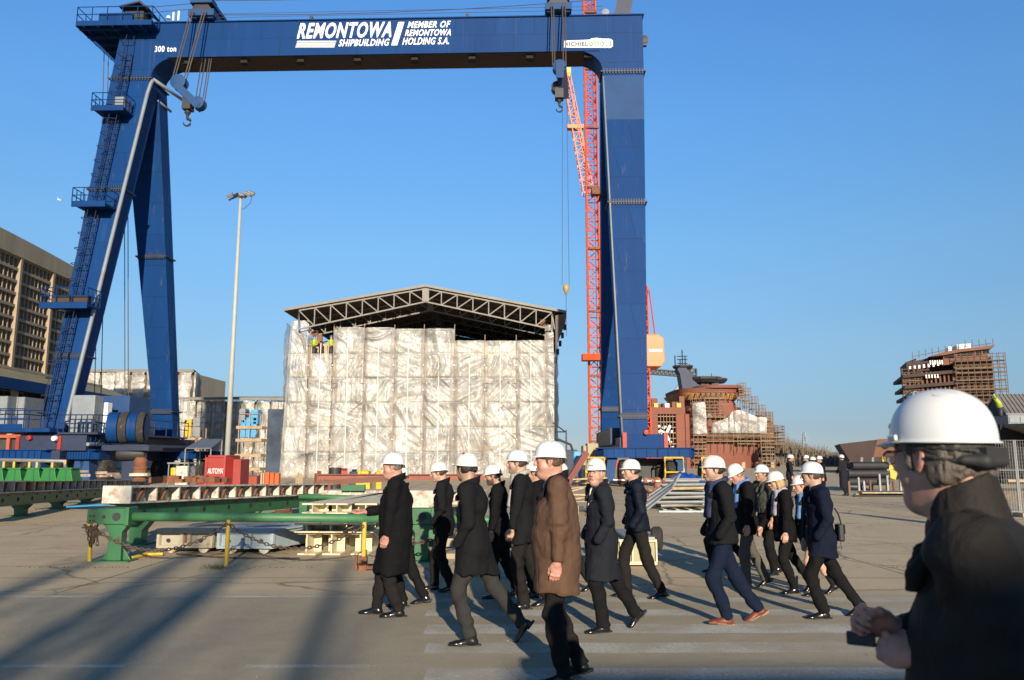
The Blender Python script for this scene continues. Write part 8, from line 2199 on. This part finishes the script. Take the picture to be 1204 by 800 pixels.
P14 = person('man in a navy coat at the right end of the walkers, face turned away', 971, 726, 536.5, 178, (.18, 0, 0), (-.26, 22, 0), 'coat', .66, NAVY, TBLK, SHOE, 'm', PALE, hcol=(.07, .04, .025), armL='pocket', armR='down', shirt=SHW, hyaw=-20, seed=19, res=.014)
# --- far group
g = 'visitors standing far back by the yard edge'
def far(label, px, gy, hy, yaw, coat, hem, cc, tc, **k): return person(label, px, gy, hy, yaw, (.02, 0, 0), (.06, 0, 0), coat, hem, cc, tc, SHOE, res=.022, group=g, **k)
far('far man in a dark suit facing right, left end of the standing group', 930, 586, 534.5, -20, 'jacket', .8, CHAR, TCHR, shirt=SHW, seed=21, armL='down')
far('far man in black gesturing with his hand towards the man in the suit', 952, 586, 535, 200, 'jacket', .85, BLK, TBLK, armL='gesture', armR='front', seed=22)
far('far man in dark clothes, directly right of the gesturing man', 960, 587, 537, 185, 'coat', .8, NAVY, TBLK, seed=23)
far('far man in dark clothes behind the navy coat helmet', 968, 588, 536, 190, 'coat', .8, BLK, TBLK, seed=24)
far('far man in a long dark overall standing alone with his back half turned', 993.5, 583, 534.5, 120, 'coat', .35, CHAR, CHAR, seed=25, armL='front', armR='front')
person('man in a black jacket walking behind the shoulder of the foreground man', 1169, 624, 530, 165, (.15, 0, 0), (-.2, 25, 0), 'jacket', .8, BLK2, TBLK, SHOE, 'm', ROSY, hcol=(.3, .28, .26), armL='pocket', armR='pocket', seed=26, group='walking visitors in white helmets')

# small belongings
def bag(P, lab, off, size, m):
    r = P['root']; Mw = wmat(r); p = Mw @ Vector(off)
    t = empty('shoulder_bag', p, r.rotation_euler.z, lab, 'bag')
    b = MB(); b.box((0, 0, 0), (.07, .13, .19)); b.build('bag_body', m, t, world=False, bevel=.018)
    b = MB(); b.box((-.038, 0, .04), (.012, .12, .10)); b.build('bag_flap', m, t, world=False, bevel=.005)
    b = MB(); b.tube([Vector((0, .06, .09)), Vector((.02, .05, .2)), Vector((.05, .02, .27))], .008, 6); b.tube([Vector((-.02, -.05, -.1)), Vector((-.03, -.05, -.2))], .003, 4); b.build('strap', m, t, world=False)
bag(P14, 'small black camera bag hanging at the back of the navy coat', (-.165, .13, .95), (.03,), mat('black_leather', (.01, .01, .012), .4))
b = MB(); p = wmat(P11['root']) @ Vector((.02, .215, 1.22)); b.box(p, (.01, .06, .09), rz=R(200)); b.build('name_badge', M_white, P11['root'])

# --- foreground man
FH = head_geo(.0026, .004); FHR = hair_geo(.0028, 'long'); FHD = {k: hand_geo(.0022, k) for k in ('relaxed', 'fist', 'open', 'hold')}; FHD = {k: (v[0] * .88, v[1]) for k, v in FHD.items()}
FGC = cloth('black_waxed_jacket', (.022, .020, .0185), .7, bump=.12, bs=160, var=.25)
_old = HAT; HAT = hat_geo(96, 40)
fy = 1.98
FG = person('grey haired man in a black jacket, glasses and white helmet, close in the right foreground', 0, 0, 0, 152, (.1, 0, 0), (-.05, 0, 0), 'jacket', .82, FGC, TBLK, SHOE, 'm', (.56, .31, .235), hair='short', hcol=(.105, .085, .068),
            armL=(.155, .06, 1.195), armR=(.205, .02, 1.24), handL='hold', handR='hold', pos=(gX(1166, 1.98, 1.7), 1.98, 0), H=1.965, res=.009, seed=31, hyaw=-38, hpitch=2, lean=.06, shirt=SHB, group=None,
            glasses=None, headgeo=FH, hairgeo=FHR, handgeo=FHD, hatside=0, fat=.16, hats=.93, cup=.035)
HAT = _old
def fg_extras():
    r = FG['root']; hc, hM = FG['hc'], FG['hM']
    T = lambda x, y, z: hM @ Vector((x, y, z)) + hc
    # glasses with pale lenses
    gm = bpy.data.materials.new('clear_lens'); gm.use_nodes = True; b_ = gm.node_tree.nodes['Principled BSDF']; b_.inputs['Base Color'].default_value = (.75, .85, .95, 1); b_.inputs['Roughness'].default_value = .05; b_.inputs['Alpha'].default_value = .35
    b = MB()
    for sd in (1, -1):
        pts = [T(.112 - .004 * abs(math.cos(t)), sd * .034 + .024 * math.cos(t), -.002 + .017 * math.sin(t)) for t in [2 * math.pi * i / 20 for i in range(21)]]
        b.tube(pts, .0013, 6, caps=False)
        b.tube([T(.108, sd * .058, .004), T(.085, sd * .077, .009), T(.02, sd * .087, .012), T(-.012, sd * .088, .006)], .0026, 6)
    b.tube([T(.113, .011, .002), T(.117, 0, .006), T(.113, -.011, .002)], .0015, 6)
    go = b.build('glasses', _band, r, world=False)
    for sd in (1, -1):
        b = MB(); b.prism([T(.111, sd * .034 + .023 * math.cos(t), -.002 + .0165 * math.sin(t)) for t in [2 * math.pi * i / 20 for i in range(20)]], hM @ Vector((.001, 0, 0))); b.build('lens', gm, go, world=False)
    # rear ratchet band of the helmet
    hh = hc + hM @ Vector((-.012, 0, .030)); F = Field((-.17, -.13, -.09), (.05, .13, .04), .004)
    for k in range(16):
        a0, a1 = R(95 + 170 * k / 16), R(95 + 170 * (k + 1) / 16)
        q = lambda t: Vector((.103 * math.cos(t) - .016, .090 * math.sin(t), -.034 + .020 * math.cos(t) * .9))
        F.cap(q(a0), q(a1), .0045, .0045, .004)
        q2 = lambda t: Vector((.103 * math.cos(t) - .016, .090 * math.sin(t), -.012 + .014 * math.cos(t) * .9)); F.cap(q2(a0), q2(a1), .0045, .0045, .004)
    F.cap((-.121, -.03, -.048), (-.121, .03, -.048), .015, .015, .012); F.cap((-.095, .06, -.044), (-.121, .03, -.048), .010, .015, .01)
    V, Q = F.mesh(); from_arrays('ratchet_band', xf(V, hM, hh), Q, _band, r, smooth=True)
    b = MB(); pts = [hh + hM @ Vector((.128 * math.cos(R(t)), .108 * math.sin(R(t)), -.0)) for t in (20, 60, 100, 140)]
    b.build('slot_clip', _hatm, r, world=False) if len(b.v) else None
    b = MB(); b.box(hh + hM @ Vector((.05, .104, .012)), (.03, .008, .014), M=hM @ Matrix.Rotation(-.25, 3, 'Z')); b.build('side_slot', _hatm, r, world=False, bevel=.003)
    b = MB(); b.tube([hh + hM @ Vector((-.035 + .012 * math.cos(t), .040 + .014 * math.sin(t), .1095 - .35 * .014 * math.sin(t) + .30 * .012 * math.cos(t))) for t in [2 * math.pi * i / 16 for i in range(17)]], .0022, 5); b.build('red_ring_sticker', M_redp, r, world=False)
    # dark phone between the hands
    m = (FG['wr'][1] + FG['wr'][-1]) / 2 + Vector((.085, 0, -.005)); p = wmat(r) @ m
    b = MB(); b.box(p, (.07, .011, .035), rz=R(150)); tag(b.build('phone', M_dark, None, bevel=.005), 'dark phone held between the hands of the foreground man', 'phone')
    # stand-up storm collar tips and seams
    F = Field((-.3, -.3, 1.2), (.35, .3, 1.62), .008); nb = FG['nb']
    F.cap((nb.x + .02, .09, nb.z - .02), (nb.x + .10, .052, nb.z - .07), .014, .010, .01); F.cap((nb.x + .10, .052, nb.z - .07), (nb.x + .12, .045, nb.z - .12), .010, .009, .01)
    F.cap((nb.x + .02, -.09, nb.z - .02), (nb.x + .10, -.052, nb.z - .07), .014, .010, .01); F.cap((nb.x + .10, -.052, nb.z - .07), (nb.x + .12, -.045, nb.z - .12), .010, .009, .01)
    V, Q = F.mesh(); from_arrays('lapel', V, Q, FGC, r, smooth=True)
fg_extras()
# red dot on the helmet of the man who looks away
b = MB(); q = P3['hc'] + P3['hM'] @ Vector((-.035, .055, .142)); b.lathe(q, [(0, 0), (.014, 0), (.014, .004), (0, .004)], 12, axis=P3['hM'] @ Vector((-.25, .5, .8))); b.build('red_sticker', M_redp, P3['root'], world=False)
